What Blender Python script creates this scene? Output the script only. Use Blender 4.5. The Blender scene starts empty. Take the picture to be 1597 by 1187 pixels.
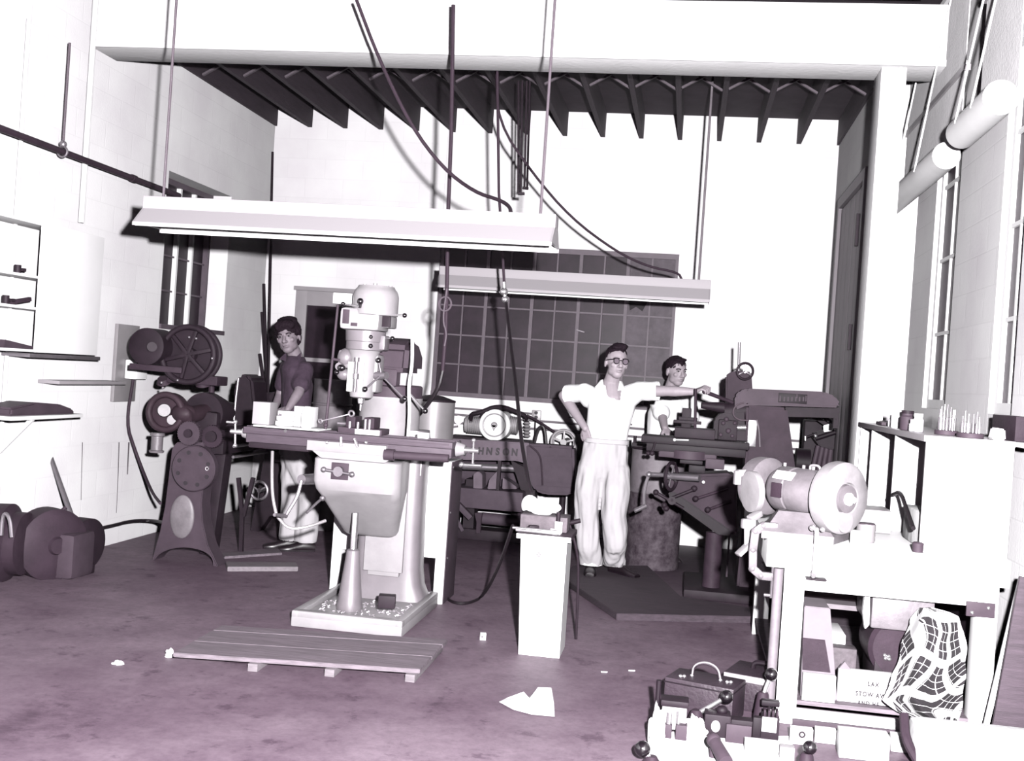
import bpy, bmesh, math, random
from mathutils import Vector, Matrix, Quaternion
random.seed(7)
scene = bpy.context.scene
C = scene.collection
PI = math.pi
R = math.radians

# ------------------------------------------------------------------ camera
FPX, IW, IH, CAMZ = 1750.0, 1597.0, 1187.0, 1.53
def _basis():
    th = math.atan(.068); cr, sr = math.cos(th), math.sin(th)
    Rr = Matrix(((cr, sr, 0), (-sr, cr, 0), (0, 0, 1)))
    d = Rr @ Vector((1071.27-IW/2, 603.94-IH/2, FPX))
    p = math.atan2(d[1], d[2]); cp, sp = math.cos(p), math.sin(p)
    Rp = Matrix(((1, 0, 0), (0, cp, -sp), (0, sp, cp)))
    e = Rp @ d
    yw = math.atan2(e[0], e[2]); cy, sy = math.cos(yw), math.sin(yw)
    Ry = Matrix(((cy, 0, -sy), (0, 1, 0), (sy, 0, cy)))
    return Matrix(((1, 0, 0), (0, 0, 1), (0, -1, 0))) @ Ry @ Rp @ Rr
CB = _basis()
cam_data = bpy.data.cameras.new('camera')
cam = bpy.data.objects.new('camera', cam_data); C.objects.link(cam)
cam_data.sensor_fit = 'HORIZONTAL'; cam_data.sensor_width = 36.0
cam_data.lens = 36.0*FPX/IW
cam_data.clip_start = .05; cam_data.clip_end = 100
m3 = Matrix((CB.col[0], -CB.col[1], -CB.col[2])).transposed()
cam.matrix_world = Matrix.Translation((0, 0, CAMZ)) @ m3.to_4x4()
scene.camera = cam
scene.cycles.diffuse_bounces = 0        # one hard flash, as in the print: no soft fill
# measuring helpers: where a point of the photograph lies in the room at a known depth / height / side
def ray(px, py): return CB @ Vector((px-IW/2, py-IH/2, FPX))
def W(px, py, Y): r = ray(px, py); return r*(Y/r.y)+Vector((0, 0, CAMZ))
def G(px, py, z=0.0): r = ray(px, py); return r*((z-CAMZ)/r.z)+Vector((0, 0, CAMZ))
def S(px, py, X): r = ray(px, py); return r*(X/r.x)+Vector((0, 0, CAMZ))
def ppm(px, py, Y): return 1.0/(W(px+1, py, Y)-W(px, py, Y)).length

# ------------------------------------------------------------------ light
world = bpy.data.worlds.new('world'); scene.world = world; world.use_nodes = True
world.node_tree.nodes['Background'].inputs[0].default_value = (.92, .74, .90, 1)
world.node_tree.nodes['Background'].inputs[1].default_value = .7
def lamp(name, kind, loc, energy, size=.1, col=(1, .985, 1)):
    l = bpy.data.lights.new(name, kind); l.energy = energy; l.color = col
    l.shadow_soft_size = size
    o = bpy.data.objects.new(name, l); C.objects.link(o); o.location = loc
    return o
lamp('flash_bulb', 'POINT', (.26, .02, 1.78), 7000, .05)     # the photographer's flash beside the lens
vs = scene.view_settings
vs.view_transform = 'Standard'; vs.look = 'None'; vs.exposure = 0.0; vs.gamma = 1.0
vs.use_curve_mapping = False

# ------------------------------------------------------------------ materials
MATS = {}
DARK = .62                      # one scale for every paint, metal and cloth that is not white
def mat(name, col, rough=.6, metal=0.0, var=0.0, vscale=6.0, bump=0.0, bscale=40.0, spec=.4, col2=None, stretch=None, detail=5.0):
    if name in MATS: return MATS[name]
    m = bpy.data.materials.new(name); m.use_nodes = True
    nt = m.node_tree; b = nt.nodes['Principled BSDF']
    if max(col) < .6 and name != 'cloth_trouser': col = tuple(c*DARK for c in col); col2 = tuple(c*DARK for c in col2) if col2 else None
    b.inputs['Base Color'].default_value = (*col, 1); b.inputs['Roughness'].default_value = rough
    b.inputs['Metallic'].default_value = metal
    b.inputs['Specular IOR Level'].default_value = spec
    if var or bump:
        tc = nt.nodes.new('ShaderNodeTexCoord'); mp = nt.nodes.new('ShaderNodeMapping')
        if stretch: mp.inputs['Scale'].default_value = stretch
        nt.links.new(tc.outputs['Object'], mp.inputs['Vector'])
    if var:
        n = nt.nodes.new('ShaderNodeTexNoise'); n.inputs['Scale'].default_value = vscale; n.inputs['Detail'].default_value = detail
        n.inputs['Roughness'].default_value = .65
        nt.links.new(mp.outputs['Vector'], n.inputs['Vector'])
        r = nt.nodes.new('ShaderNodeValToRGB')
        c2 = col2 or tuple(c*(1-var) for c in col)
        r.color_ramp.elements[0].position = .32; r.color_ramp.elements[1].position = .68
        r.color_ramp.elements[0].color = (*c2, 1)
        r.color_ramp.elements[1].color = (*[min(1, c*(1+var*.35)) for c in col], 1)
        nt.links.new(n.outputs['Fac'], r.inputs['Fac']); nt.links.new(r.outputs['Color'], b.inputs['Base Color'])
    if bump:
        n2 = nt.nodes.new('ShaderNodeTexNoise'); n2.inputs['Scale'].default_value = bscale; n2.inputs['Detail'].default_value = 4
        nt.links.new(mp.outputs['Vector'], n2.inputs['Vector'])
        bp = nt.nodes.new('ShaderNodeBump'); bp.inputs['Strength'].default_value = bump; bp.inputs['Distance'].default_value = .02
        nt.links.new(n2.outputs['Fac'], bp.inputs['Height']); nt.links.new(bp.outputs['Normal'], b.inputs['Normal'])
    MATS[name] = m
    return m
def block_mat(name, col, mortar, axis):
    """painted concrete block: 40 x 20 cm courses on the wall whose horizontal axis is given"""
    m = bpy.data.materials.new(name); m.use_nodes = True; nt = m.node_tree; b = nt.nodes['Principled BSDF']
    b.inputs['Roughness'].default_value = .75; b.inputs['Specular IOR Level'].default_value = .25
    tc = nt.nodes.new('ShaderNodeTexCoord'); sx = nt.nodes.new('ShaderNodeSeparateXYZ'); cx = nt.nodes.new('ShaderNodeCombineXYZ')
    nt.links.new(tc.outputs['Object'], sx.inputs[0])
    nt.links.new(sx.outputs[axis], cx.inputs[0]); nt.links.new(sx.outputs['Z'], cx.inputs[1])
    br = nt.nodes.new('ShaderNodeTexBrick'); br.inputs['Scale'].default_value = 1.0
    br.inputs['Brick Width'].default_value = .40; br.inputs['Row Height'].default_value = .20
    br.inputs['Mortar Size'].default_value = .006; br.inputs['Mortar Smooth'].default_value = .6
    br.inputs['Color1'].default_value = (*col, 1); br.inputs['Color2'].default_value = (*[c*.97 for c in col], 1)
    br.inputs['Mortar'].default_value = (*mortar, 1)
    nt.links.new(cx.outputs[0], br.inputs['Vector'])
    n = nt.nodes.new('ShaderNodeTexNoise'); n.inputs['Scale'].default_value = 1.7; n.inputs['Detail'].default_value = 6
    nt.links.new(tc.outputs['Object'], n.inputs['Vector'])
    r = nt.nodes.new('ShaderNodeValToRGB'); r.color_ramp.elements[0].position = .3; r.color_ramp.elements[1].position = .62
    r.color_ramp.elements[0].color = (.88, .86, .88, 1); r.color_ramp.elements[1].color = (1, 1, 1, 1)
    nt.links.new(n.outputs['Fac'], r.inputs['Fac'])
    mx = nt.nodes.new('ShaderNodeMix'); mx.data_type = 'RGBA'; mx.blend_type = 'MULTIPLY'; mx.inputs[0].default_value = 1
    nt.links.new(br.outputs['Color'], mx.inputs[6]); nt.links.new(r.outputs['Color'], mx.inputs[7])
    nt.links.new(mx.outputs[2], b.inputs['Base Color'])
    n2 = nt.nodes.new('ShaderNodeTexNoise'); n2.inputs['Scale'].default_value = 60; nt.links.new(tc.outputs['Object'], n2.inputs['Vector'])
    ad = nt.nodes.new('ShaderNodeMath'); ad.operation = 'MULTIPLY_ADD'; ad.inputs[1].default_value = -1.0
    nt.links.new(br.outputs['Fac'], ad.inputs[0]); nt.links.new(n2.outputs['Fac'], ad.inputs[2])
    bp = nt.nodes.new('ShaderNodeBump'); bp.inputs['Strength'].default_value = .2; bp.inputs['Distance'].default_value = .004
    nt.links.new(ad.outputs[0], bp.inputs['Height']); nt.links.new(bp.outputs['Normal'], b.inputs['Normal'])
    MATS[name] = m; return m
def floor_mat():
    m = bpy.data.materials.new('worn_concrete'); m.use_nodes = True; nt = m.node_tree; b = nt.nodes['Principled BSDF']
    b.inputs['Roughness'].default_value = .62; b.inputs['Specular IOR Level'].default_value = .3
    tc = nt.nodes.new('ShaderNodeTexCoord')
    def noise(sc, det, lo, hi, c0, c1):
        n = nt.nodes.new('ShaderNodeTexNoise'); n.inputs['Scale'].default_value = sc; n.inputs['Detail'].default_value = det
        n.inputs['Roughness'].default_value = .7
        nt.links.new(tc.outputs['Object'], n.inputs['Vector'])
        r = nt.nodes.new('ShaderNodeValToRGB'); r.color_ramp.elements[0].position = lo; r.color_ramp.elements[1].position = hi
        r.color_ramp.elements[0].color = (*c0, 1); r.color_ramp.elements[1].color = (*c1, 1)
        nt.links.new(n.outputs['Fac'], r.inputs['Fac']); return r.outputs['Color']
    def mul(a, bb):
        x = nt.nodes.new('ShaderNodeMix'); x.data_type = 'RGBA'; x.blend_type = 'MULTIPLY'; x.inputs[0].default_value = 1
        nt.links.new(a, x.inputs[6]); nt.links.new(bb, x.inputs[7]); return x.outputs[2]
    base = noise(.55, 8, .35, .7, (.060, .040, .056), (.110, .085, .105))
    base = mul(base, noise(3.0, 8, .35, .6, (.72, .68, .72), (1, 1, 1)))
    base = mul(base, noise(28, 4, .3, .6, (.8, .78, .8), (1.05, 1.05, 1.05)))
    base = mul(base, noise(1.1, 10, .30, .40, (.45, .40, .45), (1, 1, 1)))
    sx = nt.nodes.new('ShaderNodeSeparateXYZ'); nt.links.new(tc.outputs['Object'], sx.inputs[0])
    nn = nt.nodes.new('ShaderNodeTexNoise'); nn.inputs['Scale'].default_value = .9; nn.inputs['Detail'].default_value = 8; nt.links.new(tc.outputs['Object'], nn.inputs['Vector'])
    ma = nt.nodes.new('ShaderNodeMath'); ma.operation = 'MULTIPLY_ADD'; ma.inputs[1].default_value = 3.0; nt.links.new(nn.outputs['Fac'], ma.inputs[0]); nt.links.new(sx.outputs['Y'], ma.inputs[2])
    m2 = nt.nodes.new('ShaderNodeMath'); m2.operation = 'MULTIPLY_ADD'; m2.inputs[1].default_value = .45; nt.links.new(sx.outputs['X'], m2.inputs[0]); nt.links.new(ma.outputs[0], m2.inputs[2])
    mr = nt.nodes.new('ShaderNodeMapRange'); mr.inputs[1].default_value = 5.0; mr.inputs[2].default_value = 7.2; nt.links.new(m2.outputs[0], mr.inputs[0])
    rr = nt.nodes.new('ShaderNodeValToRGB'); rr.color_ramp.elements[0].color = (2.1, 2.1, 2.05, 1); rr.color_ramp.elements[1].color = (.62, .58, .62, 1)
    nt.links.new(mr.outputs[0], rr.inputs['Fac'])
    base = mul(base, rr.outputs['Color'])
    base = mul(base, noise(5.5, 6, .34, .42, (.55, .5, .55), (1, 1, 1)))
    nt.links.new(base, b.inputs['Base Color'])
    n2 = nt.nodes.new('ShaderNodeTexNoise'); n2.inputs['Scale'].default_value = 35; nt.links.new(tc.outputs['Object'], n2.inputs['Vector'])
    bp = nt.nodes.new('ShaderNodeBump'); bp.inputs['Strength'].default_value = .25; bp.inputs['Distance'].default_value = .004
    nt.links.new(n2.outputs['Fac'], bp.inputs['Height']); nt.links.new(bp.outputs['Normal'], b.inputs['Normal'])
    MATS['worn_concrete'] = m; return m

WALLW = (.86, .845, .86)
block_mat('block_side', WALLW, (.82, .805, .82), 'Y'); block_mat('block_back', WALLW, (.82, .805, .82), 'X')
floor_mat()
mat('white_beam', (.80, .785, .80), .6, var=.06, vscale=3, bump=.15, bscale=25)
mat('dark_timber', (.05, .034, .048), .8, var=.4, vscale=4, bump=.3, stretch=(6, .6, 6))
mat('deck_timber', (.05, .034, .048), .85, var=.4, vscale=5)
mat('pale_timber', (.16, .13, .155), .75, var=.3, vscale=8)
mat('grey_panel', (.26, .23, .255), .6, var=.12, vscale=2)
mat('steel_sash', (.16, .125, .155), .55, var=.2, vscale=10)
mat('dark_pane', (.040, .025, .038), .4, var=.5, vscale=3, spec=.15)
mat('dusty_pane', (.115, .09, .113), .5, var=.45, vscale=7, spec=.2)
mat('white_enamel', (.86, .845, .86), .35, var=.03, vscale=4)
mat('white_paint', (.82, .81, .82), .55, var=.05, vscale=5)
mat('grey_enamel', (.50, .465, .495), .4, var=.1, vscale=3)
mat('iron_dark', (.030, .019, .028), .6, var=.35, vscale=9, spec=.18)
mat('iron_black', (.016, .009, .015), .55, var=.3, vscale=9, spec=.18)
mat('iron_mid', (.056, .036, .052), .62, var=.3, vscale=7, bump=.08, bscale=60, spec=.15)
mat('iron_grey', (.092, .066, .087), .6, var=.25, vscale=7, spec=.18)
mat('iron_rust', (.055, .033, .045), .6, var=.4, vscale=8, spec=.18)
mat('mill_paint', (.27, .24, .265), .4, var=.18, vscale=5, spec=.5)
mat('mill_light', (.48, .45, .475), .38, var=.15, vscale=6, spec=.5)
mat('mill_table', (.12, .092, .117), .55, metal=.1, spec=.2, var=.2, vscale=14, stretch=(1, 6, 6))
mat('bright_steel', (.62, .60, .62), .22, metal=.85, var=.1, vscale=12)
mat('dull_steel', (.33, .30, .33), .38, metal=.6, var=.2, vscale=12)
mat('rubber', (.014, .009, .013), .5)
mat('ball_black', (.010, .007, .010), .18, spec=.6)
mat('copper_grey', (.11, .08, .10), .5)
mat('cord_grey', (.14, .11, .135), .6)
mat('wood_dark', (.085, .06, .08), .75, var=.4, vscale=5, bump=.2, stretch=(1, 12, 12), bscale=30)
mat('wood_plank', (.28, .23, .27), .7, var=.45, vscale=5, bump=.2, stretch=(1, 12, 12), bscale=30)
mat('wood_pale', (.30, .26, .29), .7, var=.3, vscale=6, stretch=(2, 10, 10))
mat('wood_block', (.17, .14, .162), .7, var=.4, vscale=14, bump=.2)
mat('paper_white', (.84, .83, .84), .85, bump=.2, bscale=18)
mat('cloth_white', (.84, .83, .845), .9, bump=.12, bscale=30)
mat('cloth_trouser', (.44, .42, .44), .9, var=.10, vscale=9, bump=.35, bscale=16, stretch=(1, 1, .35))
mat('cloth_dark', (.080, .050, .080), .9, var=.25, vscale=20, bump=.2, bscale=40)
mat('skin_pale', (.50, .435, .48), .55, var=.08, vscale=20)
mat('skin_dim', (.33, .275, .315), .55, var=.10, vscale=20)
mat('hair_dark', (.022, .013, .020), .75, spec=.1, bump=.5, bscale=70, stretch=(1, 1, .4))
mat('leather_black', (.022, .015, .02), .35)
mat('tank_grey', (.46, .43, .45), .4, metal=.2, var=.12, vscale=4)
mat('drum_rust', (.14, .115, .135), .75, var=.5, vscale=14, bump=.2, col2=(.045, .03, .042), spec=.15)
mat('drum_pale', (.27, .235, .265), .6, var=.35, vscale=7)
mat('saw_grey', (.11, .082, .107), .65, spec=.15, var=.2, vscale=8, bump=.05)
mat('saw_arm', (.22, .175, .215), .65, spec=.15, var=.2, vscale=8)
mat('grind_grey', (.25, .222, .245), .45, var=.3, vscale=9, bump=.1)
mat('grind_pale', (.46, .43, .455), .5, var=.25, vscale=9)
mat('cardboard', (.30, .26, .295), .8, var=.15, vscale=6)
mat('cardboard_white', (.72, .70, .72), .8, var=.06, vscale=5)
mat('ink', (.22, .19, .22), .8)
mat('ink_black', (.02, .013, .02), .6)
mat('leather_case', (.045, .028, .042), .5, var=.3, vscale=7, bump=.15, bscale=60)
mat('canvas', (.90, .88, .90), .9, var=.12, vscale=3, bump=.15, bscale=50)
mat('trough_paint', (.58, .54, .575), .6, spec=.2)
mat('eye_white', (.30, .27, .29), .4)
mat('jar_glass', (.60, .58, .62), .12, spec=.6)
mat('swarf', (.61, .57, .61), .3, metal=.7)

# ------------------------------------------------------------------ mesh building
_jit = random.Random(3)
class MB:
    def __init__(s): s.bm = bmesh.new(); s.ao = 35
    def _add(s, verts, faces):
        vs_ = [s.bm.verts.new(v) for v in verts]
        for f in faces:
            try: s.bm.faces.new([vs_[i] for i in f])
            except ValueError: pass
        return s
    def box(s, x0, x1, y0, y1, z0, z1, bev=0.0, M=None):
        j = lambda: _jit.uniform(0, .0007)
        x0, x1, y0, y1, z0, z1 = min(x0, x1)+j(), max(x0, x1)-j(), min(y0, y1)+j(), max(y0, y1)-j(), min(z0, z1), max(z0, z1)-j()
        b = bmesh.new()
        bmesh.ops.create_cube(b, size=1)
        for v in b.verts:
            v.co = Vector(((x0+x1)/2+v.co.x*(x1-x0), (y0+y1)/2+v.co.y*(y1-y0), (z0+z1)/2+v.co.z*(z1-z0)))
        if bev:
            bev = min(bev, .45*min(abs(x1-x0), abs(y1-y0), abs(z1-z0)))
            bmesh.ops.bevel(b, geom=b.edges[:], offset=bev, segments=2, affect='EDGES', profile=.6)
        return s.merge(b, M)
    def merge(s, b, M=None):
        if M is not None: b.transform(M)
        me = bpy.data.meshes.new('t'); b.to_mesh(me); b.free(); s.bm.from_mesh(me); bpy.data.meshes.remove(me)
        return s
    def obox(s, c, size, rot=(0, 0, 0), bev=0.0):
        M = Matrix.Translation(c) @ (rot if isinstance(rot, Matrix) else Matrix.Rotation(rot[2], 4, 'Z') @ Matrix.Rotation(rot[1], 4, 'Y') @ Matrix.Rotation(rot[0], 4, 'X'))
        a, b_, c_ = size
        return s.box(-a/2, a/2, -b_/2, b_/2, -c_/2, c_/2, bev, M)
    def bar(s, p, q, w, h, bev=0.0, up=(0, 0, 1)):
        """square bar from p to q"""
        p, q = Vector(p), Vector(q); d = q-p; L = d.length; d.normalize(); u = Vector(up)
        if abs(d.dot(u)) > .98: u = Vector((0, 1, 0))
        sx = d.cross(u).normalized(); u = sx.cross(d)
        M = Matrix((sx, d, u)).transposed().to_4x4(); M.translation = (p+q)/2
        return s.box(-w/2, w/2, -L/2, L/2, -h/2, h/2, bev, M)
    def lathe(s, p, d, prof, n=28, cap=True):
        """revolve prof [(distance along d, radius)] about the line p + t d"""
        p, d = Vector(p), Vector(d).normalized()
        a = d.orthogonal().normalized(); b = d.cross(a)
        vv, ff = [], []
        for t, r in prof:
            for i in range(n):
                an = 2*PI*i/n; vv.append(p+d*t+(a*math.cos(an)+b*math.sin(an))*max(r, 1e-5))
        for j in range(len(prof)-1):
            for i in range(n):
                k = (i+1) % n; ff.append((j*n+i, j*n+k, (j+1)*n+k, (j+1)*n+i))
        if cap:
            ff.append(tuple(range(n))[::-1]); ff.append(tuple((len(prof)-1)*n+i for i in range(n)))
        return s._add(vv, ff)
    def cyl(s, p, q, r0, r1=None, n=24, bev=0.0):
        p, q = Vector(p), Vector(q); L = (q-p).length; r1 = r0 if r1 is None else r1
        if L < 1e-6: return s
        if bev: pr = [(0, r0-bev), (bev, r0), (L-bev, r1), (L, r1-bev)]
        else: pr = [(0, r0), (L, r1)]
        return s.lathe(p, q-p, pr, n)
    def ball(s, c, r, sc=(1, 1, 1), n=20, rot=None):
        b = bmesh.new(); bmesh.ops.create_uvsphere(b, u_segments=n, v_segments=max(8, n*2//3), radius=1)
        M = Matrix.Translation(c) @ (rot.to_4x4() if rot is not None else Matrix.Identity(4)) @ Matrix.Diagonal((r*sc[0], r*sc[1], r*sc[2], 1))
        return s.merge(b, M)
    def torus(s, c, axis, r, t, n=36, k=10, a0=0.0, a1=2*PI):
        axis = Vector(axis).normalized(); a = axis.orthogonal().normalized(); b = axis.cross(a)
        pts = [Vector(c)+(a*math.cos(a0+(a1-a0)*i/n)+b*math.sin(a0+(a1-a0)*i/n))*r for i in range(n+(0 if a1-a0 > 6.28 else 1))]
        return s.tube(pts, t, k, closed=a1-a0 > 6.28, smooth=0)
    def tube(s, pts, r, n=8, closed=False, smooth=2):
        pts = [Vector(p) for p in pts]
        for _ in range(smooth if len(pts) > 2 else 0):
            q = [pts[0]] if not closed else []
            for i in range(len(pts)-(0 if closed else 1)):
                a, b = pts[i], pts[(i+1) % len(pts)]
                q += [a*.75+b*.25, a*.25+b*.75]
            if not closed: q.append(pts[-1])
            pts = q
        N = len(pts); vv, ff = [], []
        t0 = (pts[1]-pts[0]).normalized(); u = t0.orthogonal().normalized()
        for i, p in enumerate(pts):
            a = pts[i-1] if (i or closed) else pts[0]; b = pts[(i+1) % N] if (i < N-1 or closed) else pts[-1]
            t = (b-a)
            t = t.normalized() if t.length > 1e-9 else t0
            u = (u-t*u.dot(t)); u = u.normalized() if u.length > 1e-6 else t.orthogonal().normalized()
            w = t.cross(u); rr = r(i/(N-1)) if callable(r) else r
            for j in range(n):
                an = 2*PI*j/n; vv.append(p+(u*math.cos(an)+w*math.sin(an))*rr)
        for i in range(N if closed else N-1):
            for j in range(n):
                k = (j+1) % n; i2 = (i+1) % N
                ff.append((i*n+j, i*n+k, i2*n+k, i2*n+j))
        if not closed:
            ff.append(tuple(range(n))[::-1]); ff.append(tuple((N-1)*n+j for j in range(n)))
        return s._add(vv, ff)
    def prism(s, pts, ext, bev=0.0):
        """solid from a planar outline pushed along ext"""
        ext = Vector(ext); pts = [Vector(p) for p in pts]; n = len(pts)
        b = bmesh.new()
        f = [b.verts.new(p) for p in pts]; g = [b.verts.new(p+ext) for p in pts]
        b.faces.new(f[::-1]); b.faces.new(g)
        for i in range(n): b.faces.new((f[i], f[(i+1) % n], g[(i+1) % n], g[i]))
        bmesh.ops.recalc_face_normals(b, faces=b.faces)
        if bev: bmesh.ops.bevel(b, geom=b.edges[:], offset=bev, segments=2, affect='EDGES', clamp_overlap=True)
        return s.merge(b)
    def loft(s, rings):
        """rings: lists of points, capped"""
        n = len(rings[0]); vv = [p for r in rings for p in r]; ff = []
        for j in range(len(rings)-1):
            for i in range(n):
                k = (i+1) % n; ff.append((j*n+i, j*n+k, (j+1)*n+k, (j+1)*n+i))
        ff.append(tuple(range(n))[::-1]); ff.append(tuple((len(rings)-1)*n+i for i in range(n)))
        return s._add(vv, ff)
    # photo-measured forms, all at a stated depth Y
    def pbox(s, x0, y0, x1, y1, Y, dep, bev=0.0):
        xm, ym = (x0+x1)/2, (y0+y1)/2
        a, b = W(x0, ym, Y).x, W(x1, ym, Y).x; c, d = W(xm, y1, Y).z, W(xm, y0, Y).z
        return s.box(a, b, Y, Y+dep, c, d, bev)
    def pcyl(s, x0, y0, Y0, x1, y1, Y1, rp, rp1=None, n=24, bev=0.0):
        k = ppm(x0, y0, Y0)
        return s.cyl(W(x0, y0, Y0), W(x1, y1, Y1), rp/k, None if rp1 is None else rp1/k, n, bev)
    def pprism(s, pts, Y, dep, bev=0.0):
        return s.prism([W(x, y, Y) for x, y in pts], (0, dep, 0), bev)
    def ptube(s, pts, rp, n=8, smooth=2):
        P = [W(*p) for p in pts]; k = ppm(*pts[0])
        return s.tube(P, rp/k, n, smooth=smooth)
    def pball(s, x, y, Y, rp, sc=(1, 1, 1)): return s.ball(W(x, y, Y), rp/ppm(x, y, Y), sc)
    def build(s, name, m, parent=None, origin=None, smooth=True):
        bmesh.ops.recalc_face_normals(s.bm, faces=s.bm.faces)
        if parent is not None:
            o0 = woff(parent); rel = Vector((0, 0, 0))
        else:
            if origin is None:
                xs = [v.co for v in s.bm.verts]
                origin = Vector(((min(v.x for v in xs)+max(v.x for v in xs))/2, (min(v.y for v in xs)+max(v.y for v in xs))/2, min(v.z for v in xs)))
            o0 = rel = Vector(origin)
        s.bm.transform(Matrix.Translation(-o0))
        me = bpy.data.meshes.new(name); s.bm.to_mesh(me); s.bm.free()
        return link(name, me, m, parent, rel, smooth)
def link(name, me, m, parent=None, loc=(0, 0, 0), smooth=True):
    o = bpy.data.objects.new(name, me); C.objects.link(o); o.location = loc
    for x in (m if isinstance(m, (list, tuple)) else [m]): me.materials.append(MATS[x])
    if smooth and len(me.polygons):
        me.shade_smooth(); me.set_sharp_from_angle(angle=R(38))
    if parent is not None: o.parent = parent
    return o
def woff(o):
    v = Vector((0, 0, 0))
    while o is not None: v += o.location; o = o.parent
    return v
def tag(o, label=None, cat=None, group=None, kind=None):
    if label: o['label'] = label
    if cat: o['category'] = cat
    if group: o['group'] = group
    if kind: o['kind'] = kind
    return o
def thing(name, label, cat, loc, group=None, rz=0.0):
    o = bpy.data.objects.new(name, None); C.objects.link(o); o.location = loc
    o.empty_display_size = .1
    return tag(o, label, cat, group)
def struct(name, mb, m): return tag(mb.build(name, m), kind='structure')
def copy_tree(o, parent=None):
    c = o.copy(); C.objects.link(c); c.parent = parent
    for ch in list(o.children): copy_tree(ch, c)
    return c
def text_mesh(body, size, depth=.004, bold=0.0):
    cu = bpy.data.curves.new('lettering', 'FONT'); cu.body = body; cu.size = size; cu.extrude = depth/2
    cu.align_x = 'CENTER'; cu.align_y = 'CENTER'; cu.space_character = 1.25; cu.offset = bold
    t = bpy.data.objects.new('t', cu); C.objects.link(t)
    me = bpy.data.meshes.new_from_object(t.evaluated_get(bpy.context.evaluated_depsgraph_get()))
    bpy.data.objects.remove(t); bpy.data.curves.remove(cu)
    return me
def lettering(body, size, M, m, parent, name='lettering', depth=.004, bold=0.0):
    me = text_mesh(body, size, depth, bold)
    me.transform(Matrix.Translation(-woff(parent)) @ M)
    return link(name, me, m, parent, (0, 0, 0), False)
FACE = Matrix.Rotation(PI/2, 4, 'X')           # text standing up, read from -Y

# ------------------------------------------------------------------ setting
XL, XR, XF, YB, ZC, ZJ, YN = -4.35, 1.27, 1.60, 11.0, 4.16, 3.92, -1.5
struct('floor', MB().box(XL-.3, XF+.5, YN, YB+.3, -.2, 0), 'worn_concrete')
# left wall with its tall window opening (Y 8.76..10.0, z 1.7..3.03)
LWY0, LWY1, LWZ0, LWZ1 = 8.74, 10.03, 1.72, 3.03
b = MB()
b.box(XL-.3, XL, YN, LWY0, 0, ZC); b.box(XL-.3, XL, LWY1, YB+.3, 0, ZC)
b.box(XL-.3, XL, LWY0, LWY1, 0, LWZ0); b.box(XL-.3, XL, LWY0, LWY1, LWZ1, ZC)
struct('wall_left', b, 'block_side')
BWX0, BWX1, BWZ0, BWZ1 = -2.53, -.16, 1.28, 2.81
b = MB()
b.box(XL, BWX0, YB, YB+.3, 0, ZC); b.box(BWX1, XR+.3, YB, YB+.3, 0, ZC)
b.box(BWX0, BWX1, YB, YB+.3, 0, BWZ0); b.box(BWX0, BWX1, YB, YB+.3, BWZ1, ZC)
struct('wall_back', b, 'block_back')
# right wall: rear bay nearer, front bay set back, a pier carries the beam
struct('wall_right', MB().box(XR, XF+.25, 8.70, YB, 0, ZC), 'block_side')
RZ0, RZ1 = 1.5, 3.5
WIN = ((3, 7.36, 8.05), (4, 5.90, 6.34))        # windows of the front bay: number and Y range
b = MB(); ys = [YN, 5.90, 6.34, 7.36, 8.05, 8.70]
for i in range(5):
    if i in (1, 3):
        b.box(XF, XF+.25, ys[i], ys[i+1], 0, RZ0); b.box(XF, XF+.25, ys[i], ys[i+1], RZ1, ZC)
    else: b.box(XF, XF+.25, ys[i], ys[i+1], 0, ZC)
struct('wall_right_front', b, 'block_side')
b = MB().box(1.09, 1.25, 7.45, 7.75, 0, 3.665, .012).box(1.20, 1.215, 7.435, 7.45, 0, 3.66)
struct('trim_pier', b, 'white_beam')
struct('trim_beam', MB().box(XL, XF, 7.42, 7.78, 3.66, 4.06, .015).box(XL, XF, 7.40, 7.42, 3.66, 3.70), 'white_beam')
struct('ceiling', MB().box(XL-.3, XF+.3, YN, YB+.3, ZC, ZC+.08), 'deck_timber')
# roof joists, each its own timber
NJ = 15
for i in range(NJ+1):
    x = XL+(XR-XL)*i/NJ
    j = MB().box(x-.022, x+.022, 7.78, YB-.001, ZJ, ZC).build('ceiling_joist', 'dark_timber')
    tag(j, 'dark roof joist running from the white beam to the back wall', 'joist', 'roof joists over the rear bay')
j = MB().box(XL, XF-.3, 7.20, 7.40, 4.075, ZC).build('nailing_plank', 'dark_timber')
tag(j, 'dark plank under the roof just above the white beam', 'plank')
# cross bridging between joists
k = 0
for i in range(NJ):
    x0, x1 = XL+(XR-XL)*i/NJ+.022, XL+(XR-XL)*(i+1)/NJ-.022
    b = MB().bar((x0, 9.2, ZJ+.03), (x1, 9.2, ZC-.02), .03, .018).bar((x0, 9.25, ZC-.02), (x1, 9.25, ZJ+.03), .03, .018)
    tag(b.build('cross_bridging', 'pale_timber'), 'pair of crossed wooden struts wedged between two roof joists', 'bridging', 'cross bridging between the joists')
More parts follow.
